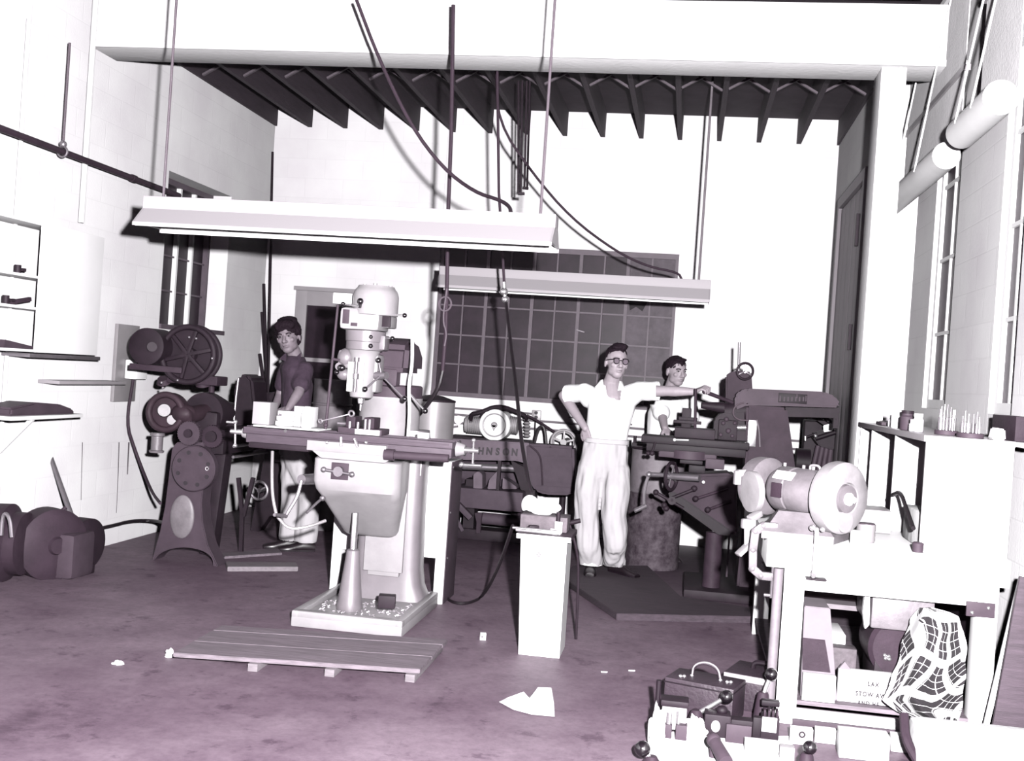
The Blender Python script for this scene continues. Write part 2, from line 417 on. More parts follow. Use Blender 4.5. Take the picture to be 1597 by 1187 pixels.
# back window: steel sash
def window_back():
    root = MB()
    w, h = BWX1-BWX0, BWZ1-BWZ0
    root.box(BWX0, BWX1, YB+.02, YB+.08, BWZ1-.05, BWZ1).box(BWX0, BWX1, YB-.015, YB+.08, BWZ0, BWZ0+.045)
    root.box(BWX0, BWX0+.04, YB+.02, YB+.08, BWZ0, BWZ1).box(BWX1-.03, BWX1, YB+.02, YB+.08, BWZ0, BWZ1)
    fr = struct('window_1', root, 'steel_sash')
    mb = MB(); nc, nr = 10, 5
    for c in range(1, nc):
        x = BWX0+.03+(w-.05)*c/nc; t = .017 if c % 2 == 0 else .008
        mb.box(x-t, x+t, YB+.02, YB+.06, BWZ0, BWZ1)
    for r_ in range(1, nr):
        z = BWZ0+.03+(h-.06)*r_/nr
        mb.box(BWX0, BWX1, YB+.025, YB+.055, z-.008, z+.008)
    mb.build('glazing_bars', 'steel_sash', fr)
    for c in range(nc):
        for r_ in range(nr):
            x0 = BWX0+.03+(w-.05)*c/nc; x1 = x0+(w-.05)/nc; z0 = BWZ0+.03+(h-.06)*r_/nr; z1 = z0+(h-.06)/nr
            p = MB().box(x0, x1, YB+.045, YB+.05, z0, z1)
            if c == 8 and r_ == 3:      # the broken pane: a jagged remnant
                p = MB().prism([(x0, YB+.045, z0), (x1, YB+.045, z0), (x1, YB+.045, z1), (x1-.03, YB+.045, z0+.13), (x1-.07, YB+.045, z0+.05), (x0+.1, YB+.045, z0+.09), (x0+.04, YB+.045, z0+.05), (x0, YB+.045, z1)], (0, .005, 0))
            o = p.build('pane', 'dusty_pane' if (c >= 8 and r_ > 0) else 'dark_pane', fr)
    hn = MB().bar((BWX0+.03+(w-.05)*.6, YB, 2.02), (BWX0+.11+(w-.05)*.6, YB-.01, 2.0), .012, .012)
    hn.build('latch', 'dull_steel', fr)
window_back()
tag(MB().box(BWX0-.3, BWX1+.3, YB+.3, YB+.34, BWZ0-.3, BWZ1+.3).build('night_blackout', 'iron_black'), kind='structure')  # black sheet added behind the window: keeps outside light out, stands for night
# left window: dark panes behind pale vertical bars
b = MB().box(XL-.26, XL-.18, LWY0, LWY1, LWZ1-.05, LWZ1).box(XL-.26, XL+.02, LWY0, LWY1, LWZ0, LWZ0+.04)
b.box(XL-.26, XL-.18, LWY0, LWY0+.04, LWZ0, LWZ1).box(XL-.26, XL-.18, LWY1-.04, LWY1, LWZ0, LWZ1)
fr = struct('window_2', b, 'steel_sash')
for i in range(4):
    for k in range(4):
        y0 = LWY0+.04+(LWY1-LWY0-.08)*i/4; z0 = LWZ0+.04+(LWZ1-LWZ0-.09)*k/4
        MB().box(XL-.24, XL-.23, y0, y0+(LWY1-LWY0-.08)/4, z0, z0+(LWZ1-LWZ0-.09)/4).build('pane', 'dark_pane', fr)
b = MB()
for k in range(1, 4):
    z = LWZ0+.04+(LWZ1-LWZ0-.09)*k/4; b.box(XL-.23, XL-.21, LWY0, LWY1, z-.008, z+.008)
b.build('glazing_bars', 'steel_sash', fr)
for i in range(1, 4):
    y = LWY0+.04+(LWY1-LWY0-.08)*i/4
    tag(MB().box(XL-.23, XL-.19, y-.016, y+.016, LWZ0, LWZ1).build('mullion', 'white_paint', fr))
# windows in the right front wall
for n, y0, y1 in WIN:
    b = MB().box(XF+.03, XF+.09, y0, y0+.05, RZ0, RZ1).box(XF+.03, XF+.09, y1-.05, y1, RZ0, RZ1).box(XF+.03, XF+.09, y0, y1, RZ0, RZ0+.06).box(XF+.03, XF+.09, y0, y1, RZ1-.05, RZ1)
    f_ = struct('window_%d' % n, b, 'white_paint')
    b = MB()
    for k in range(1, 4): z = RZ0+(RZ1-RZ0)*k/4; b.box(XF+.04, XF+.08, y0, y1, z-.012, z+.012)
    b.box(XF+.04, XF+.08, (y0+y1)/2-.012, (y0+y1)/2+.012, RZ0, RZ1); b.build('glazing_bars', 'white_paint', f_)
    for k in range(4):
        z = RZ0+(RZ1-RZ0)*k/4; MB().box(XF+.055, XF+.06, y0, y1, z, z+(RZ1-RZ0)/4).build('pane', 'dusty_pane', f_)
# rear bay right: tall board door with its frame
b = MB()
for k in range(5): b.box(XR-.035, XR-.004, 8.84+k*.27, 9.105+k*.27, .02, 3.18, .006)
d1 = struct('door_1', b, 'grey_panel')
MB().box(XR-.06, XR-.004, 8.74, 8.83, 0, 3.28).box(XR-.06, XR-.004, 10.20, 10.29, 0, 3.28).box(XR-.06, XR-.004, 8.74, 10.29, 3.19, 3.28).build('door_frame', 'grey_panel', d1)
MB().box(XR-.075, XR-.03, 8.90, 8.94, 2.7, 2.95).box(XR-.075, XR-.03, 8.90, 8.94, 1.9, 2.1).build('hinge', 'iron_dark', d1)
# back door: pale frame, glazed upper half
DX0, DX1, DZ = -3.99, -3.16, 2.25
b = MB().box(DX0, DX0+.12, YB-.05, YB, 0, DZ, .004).box(DX1-.12, DX1, YB-.05, YB, 0, DZ, .004).box(DX0, DX1, YB-.05, YB, DZ-.15, DZ, .004)
b.box(DX0-.02, DX1+.02, YB-.065, YB, DZ, DZ+.04)
d2 = struct('door_2', b, 'grey_enamel')
MB().box(DX0+.12, DX1-.12, YB-.035, YB-.005, 0, .95).box(DX0+.12, DX1-.12, YB-.035, YB-.005, 1.53, 1.57).build('door_panel', 'grey_enamel', d2)
for z0, z1 in ((.95, 1.53), (1.57, DZ-.15)): MB().box(DX0+.12, DX1-.12, YB-.022, YB-.012, z0, z1).build('pane', 'dark_pane', d2)
# kerb along the left wall and shadowed pocket / conduit
struct('trim_conduit', MB().cyl((XL+.03, 6.62, .0), (XL+.03, 6.62, 3.6), .014).cyl((XL+.05, 7.36, 2.4), (XL+.05, 7.36, 4.0), .02), 'white_paint')
b = MB()
for z in (1.10, 1.02): b.cyl((-2.30, YB-.02, z), (XR, YB-.02, z-.01), .011, n=10)
struct('trim_pipes', b, 'drum_pale')
b = MB().cyl((-2.30, YB-.025, 1.165), (-1.40, YB-.025, 1.165), .010, n=10).tube([(-1.12, YB-.02, 1.16), (-.85, YB-.02, 1.13), (-.5, YB-.02, 1.13)], .007)
struct('trim_wiring', b, 'drum_pale')
# ================================================================== vertical milling machine
def ball_lever(root, name, p, q, r=.006, rb=.014, label=None, mball='ball_black', msh='bright_steel', both=False):
    l = MB().cyl(p, q, r, r*.85, 12).build(name, msh, root)
    b = MB().ball(q, rb)
    if both: b.ball(p, rb)
    b.build('knob', mball, l)
    return l
def milling_machine():
    o = thing('milling_machine', 'pale grey vertical milling machine with round motor on top, before the white cabinet', 'milling machine', (-1.82, 6.75, 0))
    # base with a raised rim
    X0, X1, Y0, Y1 = -2.16, -1.50, 6.20, 7.14
    b = MB().box(X0, X1, Y0, Y1, 0, .065, .012)
    b.box(X0, X1, Y0, Y0+.06, .05, .095, .012).box(X0, X1, Y1-.05, Y1, .05, .095, .012).box(X0, X0+.05, Y0, Y1, .05, .095, .012).box(X1-.05, X1, Y0, Y1, .05, .095, .012)
    b.build('base', 'mill_light', o)
    # column: flares at its foot
    cx, cy = -1.80, 7.0
    def ring(z, hx, hy, n=32, p=4.0):
        r = []
        for i in range(n):
            a = 2*PI*i/n; c, s = math.cos(a), math.sin(a)
            r.append(Vector((cx+hx*math.copysign(abs(c)**(2/p), c), cy+hy*math.copysign(abs(s)**(2/p), s), z)))
        return r
    b = MB().loft([ring(.06, .27, .145), ring(.10, .25, .14), ring(.16, .225, .135), ring(.26, .21, .13), ring(.6, .20, .13), ring(1.08, .20, .13), ring(1.14, .19, .125)])
    col = b.build('column', 'mill_paint', o)
    b = MB().box(cx-.10, cx+.10, cy-.165, cy-.12, .22, 1.10, .004).box(cx-.125, cx+.125, cy-.185, cy-.160, .25, 1.10, .003)
    b.build('dovetail_way', 'mill_light', col)
    # turret and ram
    tx = W(607, 660, 7.0).x
    b = MB().lathe((tx, 7.0, 1.10), (0, 0, 1), [(0, .19), (.02, .195), (.20, .195), (.22, .205), (.24, .205)], 40)
    tur = b.build('turret', 'mill_light', o)
    MB().lathe((tx, 7.0, 1.335), (0, 0, 1), [(0, .20), (.075, .20), (.085, .19)], 40).build('turret_clamp_ring', 'iron_grey', tur)
    b = MB().box(tx-.13, tx+.10, 6.74, 7.12, 1.41, 1.52, .02)
    b.prism([(tx-.05, 6.72, 1.50), (tx-.05, 7.16, 1.50), (tx-.05, 7.15, 1.62), (tx-.05, 7.02, 1.70), (tx-.05, 6.88, 1.72), (tx-.05, 6.74, 1.66)], (.21, 0, 0), .03)
    b.build('ram', 'iron_grey', o)
    b = MB().box(tx+.03, tx+.17, 6.82, 6.86, 1.42, 1.50, .005).box(tx-.02, tx+.04, 6.78, 6.84, 1.43, 1.49, .005)
    b.build('ram_clamp', 'mill_light', o)
    # head
    hy = 6.56
    P = lambda x, y: W(x, y, hy)
    k = ppm(575, 560, hy)
    hx = P(578, 500)
    def zz(y): return P(575, y).z
    mx = P(586, 470).x
    prof = [(zz(492), 33), (zz(491), 34.5), (zz(462), 34.5), (zz(456), 33), (zz(452), 31), (zz(450), 29), (zz(446), 27), (zz(445.4), 12)]
    b = MB().lathe((mx, hy, 0), (0, 0, 1), [(z, r/k) for z, r in prof], 44)
    mot = b.build('motor', 'mill_light', o)
    b = MB()
    for i in range(3): a = R(40+120*i); b.cyl((mx+.09*math.cos(a), hy+.09*math.sin(a), zz(446)), (mx+.09*math.cos(a), hy+.09*math.sin(a), zz(443)), .012, n=12)
    b.build('motor_bolts', 'mill_light', mot)
    # belt housing
    x0, x1 = P(538, 500).x, P(600, 500).x
    b = MB().box(x0, x1, hy-.12, hy+.13, zz(517), zz(482), .03).box(P(588, 500).x, P(612, 500).x, hy-.05, hy+.12, zz(510), zz(491), .012)
    hs = b.build('belt_housing', 'mill_light', o)
    b = MB().box(P(543, 510).x, P(553, 510).x, hy-.126, hy-.118, zz(508), zz(486), .002).box(P(556, 510).x, P(566, 510).x, hy-.126, hy-.118, zz(511), zz(506), .002)
    b.build('data_plate', 'iron_grey', hs)
    MB().box(P(597, 500).x, P(613, 500).x, hy-.056, hy-.04, zz(509), zz(492), .004).build('speed_plate', 'iron_dark', hs)
    # back-gear housing, two stacked rounds
    gx = P(570, 530).x
    b = MB().lathe((gx, hy, 0), (0, 0, 1), [(zz(547), 27/k), (zz(546), 28.5/k), (zz(534), 28.5/k), (zz(533), 29.5/k), (zz(518), 30.5/k), (zz(517), 30.5/k)], 44)
    b.box(P(592, 530).x-.02, P(604, 530).x, hy-.05, hy+.06, zz(545), zz(522), .01)
    gh = b.build('gear_housing', 'mill_paint', o)
    b = MB().ball((P(586, 526).x, hy-.105, zz(526)), .012).ball((P(586, 540).x, hy-.11, zz(540)), .014)
    b.build('selector_knob', 'ball_black', gh)
    # quill body
    qx = P(566, 580).x
    b = MB().lathe((qx, hy, 0), (0, 0, 1), [(zz(622), 13/k), (zz(620), 17/k), (zz(612), 18.5/k), (zz(560), 20/k), (zz(548), 24/k), (zz(546), 26/k)], 36)
    b.box(P(556, 580).x, P(590, 580).x, hy-.02, hy+.14, zz(612), zz(552), .02)
    qb = b.build('quill_housing', 'mill_light', o)
    b = MB().box(P(549, 590).x, P(557, 590).x, hy-.105, hy-.07, zz(612), zz(566), .004).box(P(567, 590).x, P(573, 590).x, hy-.105, hy-.07, zz(612), zz(566), .004)
    b.build('depth_stop_guide', 'white_enamel', qb)
    b = MB().cyl((P(561, 600).x, hy-.095, zz(612)), (P(561, 600).x, hy-.095, zz(560)), .009, n=12).cyl((P(561, 600).x, hy-.095, zz(592)), (P(561, 600).x, hy-.095, zz(584)), .018, n=16)
    b.cyl((P(561, 600).x, hy-.095, zz(565)), (P(561, 600).x, hy-.095, zz(559)), .016, n=16)
    b.build('depth_stop_screw', 'dull_steel', qb)
    # feed gearbox on the left of the head
    b = MB().ball(P(541, 558)+Vector((0, -.02, 0)), .052, (1, .9, 1.1)).box(P(530, 560).x, P(550, 560).x, hy-.05, hy+.06, zz(577), zz(548), .02)
    b.ball(P(538, 584)+Vector((0, -.02, 0)), .04, (1.1, .9, .9)).cyl(P(536, 572)+Vector((0, -.1, 0)), P(536, 572), .022, n=16)
    fg = b.build('feed_gearbox', 'mill_paint', o)
    MB().ball(P(540, 574)+Vector((0, -.10, 0)), .02, (1.3, 1, 1)).ball(P(530, 581)+Vector((0, -.06, 0)), .015).build('feed_knob', 'ball_black', fg)
    # spindle and collet
    b = MB().lathe((P(563, 625).x, hy, 0), (0, 0, 1), [(zz(641), .006), (zz(632), .007), (zz(630), .018), (zz(622), .022), (zz(618), .05), (zz(614), .055)], 24)
    b.build('spindle', 'bright_steel', o)
    # quill feed handle: hub and three arms with balls
    hub = P(597, 585)+Vector((0, -.03, 0))
    h = MB().cyl(P(586, 586), hub+Vector((.035, -.01, 0)), .028, .022, 20).build('quill_handle', 'dull_steel', o)
    for x, y, d in ((590, 562, -.02), (631, 622, -.06), (569, 607, -.09)):
        q = W(x, y, hy+d-.03); MB().cyl(hub, q, .007, .006, 10).build('arm', 'dull_steel', h); 
        MB().ball(q, .017).build('knob', 'ball_black', h)
    q0, q1 = W(640, 615, hy-.0), W(663, 641, hy-.08)
    ball_lever(o, 'power_lever', q0, q1, .007, .017)
    ball_lever(o, 'speed_lever', W(610, 491, hy), W(631, 492, hy-.02), .006, .014)
    ball_lever(o, 'gear_lever', W(598, 527, hy), W(612, 528, hy-.03), .006, .014)
    l = ball_lever(o, 'brake_lever', W(561, 478, hy-.12), W(535, 474, hy-.2), .007, .013)
    MB().ball(W(562, 470, hy-.13), .02).cyl(W(562, 470, hy-.13), W(562, 480, hy-.12), .012, n=12).build('brake_knob', 'ball_black', o)
    b = MB().pbox(519, 457, 549, 474, hy+.10, .04, .006)
    b.build('switch_box', 'white_enamel', o)
    # table
    ty = 6.36
    b = MB()
    tx0, tx1 = W(378, 685, ty).x, W(706, 690, ty).x
    zt, zb = W(560, 679, ty).z, W(560, 699, ty).z
    b.box(tx0, tx1, ty, ty+.26, zb+.035, zt, .006).box(tx0+.01, tx1-.01, ty+.03, ty+.23, zb-.02, zb+.04, .004)
    for i in range(3): b.box(tx0, tx1, ty+.055+i*.065, ty+.075+i*.065, zt-.001, zt+.004)
    b.box(tx0+.02, tx1-.02, ty-.004, ty+.004, zb+.055, zb+.065)
    tb = b.build('table', 'mill_table', o)
    b = MB()
    for x in (510, 532, 555, 571): b.ball(W(x, 690, ty-.005), .011)
    b.cyl(W(532, 682, ty-.01), W(532, 696, ty-.02), .009, n=12).cyl(W(553, 684, ty-.01), W(558, 697, ty-.02), .009, n=12)
    b.build('stop_dogs', 'bright_steel', tb)
    for s_, xx in ((-1, tx0), (1, tx1)): MB().cyl((xx, ty+.13, zb+.03), (xx+s_*.05, ty+.13, zb+.03), .045, .03, 24).build('screw_bracket', 'mill_light', tb)
    for s_, xx in ((-1, tx0), (1, tx1)):
        hb = Vector((xx+s_*.10, ty+.13, zb+.03)); hd = MB().cyl((xx+s_*.05, ty+.13, zb+.03), hb+Vector((s_*.03, 0, 0)), .017, .013, 16)
        hd.cyl(hb+Vector((0, -.01, .06)), hb+Vector((0, .01, -.085)), .007, n=10).ball(hb+Vector((0, -.01, .06)), .013).ball(hb+Vector((0, .01, -.085)), .013)
        if s_ > 0: hd.cyl(hb+Vector((-.07, .02, -.09)), hb+Vector((.06, -.02, -.085)), .009, n=10).ball(hb+Vector((-.07, .02, -.09)), .016)
        else: hd.cyl(hb+Vector((0, 0, .055)), hb+Vector((-.06, 0, .055)), .008, n=10)
        hd.build('table_crank', 'bright_steel', o)
    # saddle and knee
    zs = zb-.02
    kx0, kx1 = -2.10, -1.58
    b = MB().box(W(478, 705, ty).x, W(602, 705, ty).x, ty-.005, ty+.34, zs-.015, zs+.045, .004)
    b.prism([(W(483, 700, ty).x, ty, zs-.005), (W(500, 716, ty).x, ty, zs-.055), (W(600, 720, ty).x, ty, zs-.055), (W(617, 706, ty).x, ty, zs-.005)], (0, .36, 0), .004)
    b.build('saddle', 'mill_light', o)
    b = MB().cyl((W(607, 705, ty).x, ty+.01, zs-.005), (tx1-.02, ty+.01, zs+.0), .024, n=16)
    b.cyl((W(607, 705, ty).x-.03, ty+.01, zs-.005), (W(607, 705, ty).x+.03, ty+.01, zs-.005), .034, n=16)
    b.build('feed_screw_cover', 'iron_grey', o)
    MB().box(tx0+.03, W(480, 700, ty).x, ty+.02, ty+.22, zs-.03, zs+.005, .01).build('table_guard', 'iron_dark', o)
    kz0, kz1, kz2 = zs-.055, W(540, 772, 6.42).z, W(560, 842, 6.62).z
    xa, xb = W(487, 740, 6.42).x, W(622, 740, 6.42).x
    xla, xlb = W(528, 842, 6.62).x, W(604, 842, 6.62).x
    ksec = lambda x, z, y0, y1: (x, z, y0, y1)
    b = MB()
    def kr(x0, x1, yf, z, yb=6.84):
        r = .05
        pts = []
        for (cx_, cy_, a0) in ((x1-r, yb-.01, 0), (x0+r, yb-.01, 90), (x0+r*.7, yf+r*.7, 180), (x1-r*1.6, yf+r*1.6, 270)):
            rr = {0: .01, 90: .01, 180: r*.7, 270: r*1.6}[a0]
            for t in range(5):
                a = R(a0+90*t/4); pts.append(Vector((cx_+rr*math.cos(a), cy_+rr*math.sin(a), z)))
        return pts
    b.loft([kr(xla, xlb, 6.80, kz2, 6.88), kr(xla-.02, xlb+.01, 6.76, kz2+.02, 6.88), kr(xa+.035, xb-.01, 6.49, kz1-.03), kr(xa+.015, xb, 6.43, kz1+.02), kr(xa, xb, 6.42, kz1+.07), kr(xa, xb, 6.42, kz0-.01), kr(xa+.01, xb-.01, 6.43, kz0)])
    kn = b.build('knee', 'mill_light', o)
    cpl = W(530, 735, 6.415)
    MB().obox(cpl, (.105, .012, .10), (0, 0, 0), .003).build('clamp_plate', 'iron_grey', kn)
    b = MB().cyl(cpl+Vector((-.09, -.03, .005)), cpl+Vector((.085, -.03, -.01)), .009, n=12).ball(cpl+Vector((-.09, -.03, .005)), .017).ball(cpl+Vector((.085, -.03, -.01)), .017).cyl(cpl, cpl+Vector((0, -.04, 0)), .03, n=20)
    b.build('cross_feed_handle', 'dull_steel', kn)
    MB().obox(W(558, 738, 6.415), (.04, .008, .03), (0, 0, 0), .002).build('name_plate', 'white_enamel', kn)
    # crank that raises the knee
    p0 = W(490, 747, 6.52); 
    b = MB().cyl(W(490, 747, 6.52), W(470, 748, 6.38), .034, .03, 20)
    b.tube([W(470, 750, 6.36), W(464, 775, 6.34), W(448, 800, 6.32), W(446, 805, 6.32)], .011)
    b.cyl(W(446, 805, 6.32), W(428, 803, 6.20), .013, .010, 14)
    b.build('knee_crank', 'dull_steel', o)
    MB().tube([W(505, 775, 6.5), W(490, 788, 6.42), W(478, 800, 6.36)], .008).ball(W(503, 777, 6.49), .018).build('knee_lock', 'dull_steel', o)
    MB().tube([W(425, 704, 6.5), W(424, 740, 6.45), W(425, 775, 6.42), W(431, 803, 6.40)], .010, smooth=2).tube([W(433, 806, 6.38), W(450, 826, 6.38), W(480, 822, 6.42), W(508, 812, 6.5)], .010).build('coolant_hose', 'tank_grey', o)
    # elevating screw and its pedestal
    py = 6.50; px_ = W(548, 900, py).x
    z0 = .065
    b = MB().lathe((px_, py, 0), (0, 0, 1), [(z0, .078), (z0+.02, .08), (z0+.06, .072), (W(548, 866, py).z, .042), (W(548, 858, py).z, .040), (W(548, 856, py).z, .028)], 32)
    b.build('screw_pedestal', 'mill_paint', o)
    MB().cyl((px_, py, W(548, 856, py).z-.02), (px_, py, kz2+.18), .020, n=20).build('elevating_screw', 'bright_steel', o)
    return o
mill = milling_machine()
# swarf curls lying in the base tray
b = MB()
for i in range(190):
    x = random.uniform(-2.08, -1.57); y = random.uniform(6.36, 7.0)
    if abs(x+1.80) < .20 and y > 6.80: continue
    if (x+1.93)**2+(y-6.5)**2 < .011: continue
    a = random.uniform(0, 6.3); s_ = random.uniform(.008, .02)
    b.tube([(x, y, .066), (x+s_*math.cos(a), y+s_*math.sin(a), .075), (x+s_*math.cos(a+1.4)*1.4, y+s_*math.sin(a+1.4)*1.4, .068)], .003, 4, smooth=1)
tag(b.build('metal_swarf', 'swarf'), 'bright metal chips and curls scattered in the mill base tray', 'swarf', kind='stuff')
b = MB().obox(W(600, 940, 6.33)+Vector((0, .05, 0)), (.10, .08, .075), (0, 0, .2), .006)
tag(b.build('scrap_block', 'iron_dark'), 'small dark block standing among chips on the mill base', 'block')

# white steel cabinet on legs behind the mill
cb = thing('machine_cabinet', 'white sheet steel cabinet on two legs standing right behind the mill column', 'cabinet', (-1.78, 7.35, 0))
x0, x1 = W(516, 880, 7.2).x, W(699, 800, 7.2).x
zt, zb = W(650, 716, 7.2).z, W(650, 868, 7.2).z
MB().box(x0, x1, 7.2, 7.55, zb, zt, .006).build('body', 'white_enamel', cb)
MB().box(x1, x1+.006, 7.205, 7.548, .002, zt-.002, .001).build('side_panel', 'iron_grey', cb)
for xx in (x0, x1-.065): MB().box(xx, xx+.065, 7.2, 7.55, 0, zb+.01, .003).build('leg', 'white_enamel', cb)
b = MB()
for z in (.3, .6, .9): b.cyl((x1+.006, 7.24, z), (x1+.010, 7.24, z), .008, n=10)
b.build('screws', 'dull_steel', cb)
# small white starter box hanging on the mill's right
b = MB().pbox(636, 716, 657, 742, 6.9, .05, .006)
tag(b.build('starter_box', 'white_enamel'), 'small white box hanging below the mill table at the right', 'box')

# ---- things on the mill table
TT = W(560, 679, 6.36).z+.0045
tr = thing('parts_tray', 'white wooden tray with a round hole, at left on the mill table', 'tray', W(450, 670, 6.42))
x0, x1 = W(396, 670, 6.38).x, W(499, 670, 6.38).x
zt_ = W(450, 666, 6.38).z
MB().box(x0, x1, 6.36, 6.60, TT, zt_, .004).build('box', 'white_paint', tr)
MB().cyl(W(445, 672, 6.36), W(445, 672, 6.355), .010, n=16).build('hole', 'ink_black', tr)
def stand_px(mb_fn, *a): return mb_fn(*a)
x0, x1 = W(394, 640, 6.42).x, W(421, 640, 6.42).x
tag(MB().box(x0, x1, 6.42, 6.55, zt_, W(408, 627, 6.42).z, .003).build('card_box', 'grey_enamel'), 'upright grey card box on the tray nearest the lathe', 'box')
x0, x1 = W(424, 650, 6.40).x, W(455, 650, 6.40).x
z1 = W(440, 641, 6.40).z
ct = thing('tape_carton', 'stack of white wrapped rolls with a printed mark, on the mill table tray', 'rolls', ((x0+x1)/2, 6.47, zt_))
for k in range(3):
    za = zt_+(z1-zt_)*k/3; zb_ = zt_+(z1-zt_)*(k+1)/3
    MB().lathe(((x0+x1)/2+.006*(k-1), 6.47, za), (0, 0, 1), [(0, .052), (.004, .057), (zb_-za-.005, .057), (zb_-za-.0005, .052)], 28).build('roll', 'paper_white', ct)
MB().obox(W(437, 647, 6.408), (.016, .006, .014)).build('printed_mark', 'ink', ct)
x0, x1 = W(456, 650, 6.46).x, W(486, 650, 6.46).x
tag(MB().box(x0, x1, 6.48, 6.58, zt_, W(470, 634, 6.46).z, .004).build('carton', 'cardboard_white'), 'larger white carton behind the small bottle on the tray', 'carton')
bt = thing('oil_bottle', 'squat white bottle at right end of the tray', 'bottle', W(478, 664, 6.42))
xx = W(478, 650, 6.42).x
MB().lathe((xx, 6.43, zt_), (0, 0, 1), [(0, .030), (.004, .034), (W(478, 640, 6.42).z-zt_-.02, .034), (W(478, 638, 6.42).z-zt_, .024)], 24).build('body', 'white_enamel', bt)
MB().cyl((xx, 6.43, W(478, 638, 6.42).z), (xx, 6.43, W(478, 634, 6.42).z), .018, n=16).build('cap', 'white_enamel', bt)
# vise and fixture under the spindle
v = thing('machine_vise', 'dark machine vise clamped under the mill spindle', 'vise', W(565, 679, 6.5))
vx = W(566, 665, 6.48).x
MB().box(vx-.13, vx+.14, 6.40, 6.58, TT, TT+.035, .006).build('base', 'iron_grey', v)
b = MB().box(vx-.09, vx-.03, 6.42, 6.56, TT+.035, TT+.10, .006).box(vx+.02, vx+.085, 6.42, 6.56, TT+.035, TT+.10, .006)
b.build('jaw', 'iron_mid', v)
b = MB()
for dx in (-.06, -.01, .035, .06): b.cyl((vx+dx, 6.41, TT+.03), (vx+dx, 6.41, TT+.07+.02*(dx > 0)), .010, n=10)
b.cyl((vx-.16, 6.49, TT+.05), (vx-.09, 6.49, TT+.05), .012, n=12); b.build('screw', 'dull_steel', v)
MB().box(vx-.02, vx+.13, 6.385, 6.402, TT, TT+.03, .003).build('scale_plate', 'white_enamel', v)
wr = thing('ring_spanner', 'steel spanner resting on the vise, ring end up', 'spanner', W(530, 655, 6.42))
p, q = W(500, 657, 6.40), W(545, 646, 6.42)
MB().bar(p, q, .016, .008, .002).build('shank', 'dull_steel', wr)
MB().torus(q+Vector((.012, 0, .004)), (.1, 1, .1), .016, .007).build('ring', 'dull_steel', wr)
MB().torus(p, (.1, 1, .1), .011, .006).build('open_end', 'dull_steel', wr)
b = MB().cyl(W(508, 664, 6.46)+Vector((0, 0, -.02)), W(527, 476, 6.52), .009, .008, 10).ball(W(508, 663, 6.46), .014)
b.cyl(W(518, 560, 6.49), W(530, 562, 6.5), .008, n=8)
tag(b.build('draw_rod', 'iron_grey'), 'thin tall steel rod standing on the table left of the mill head', 'rod')
b = MB().tube([(W(636, 684, 6.55).x, 6.55, TT), W(639, 640, 6.55), W(637, 600, 6.55), W(643, 570, 6.55), W(643, 525, 6.55)], .010, smooth=2)
tag(b.build('coolant_pipe', 'white_enamel'), 'pale bent coolant pipe standing on the table right of the mill head', 'pipe')
b = MB().box(W(651, 680, 6.45).x, W(668, 680, 6.45).x, 6.45, 6.5, TT, TT+.035, .003)
tag(b.build('gauge_block', 'white_enamel'), 'small white block on right half of the mill table', 'block')

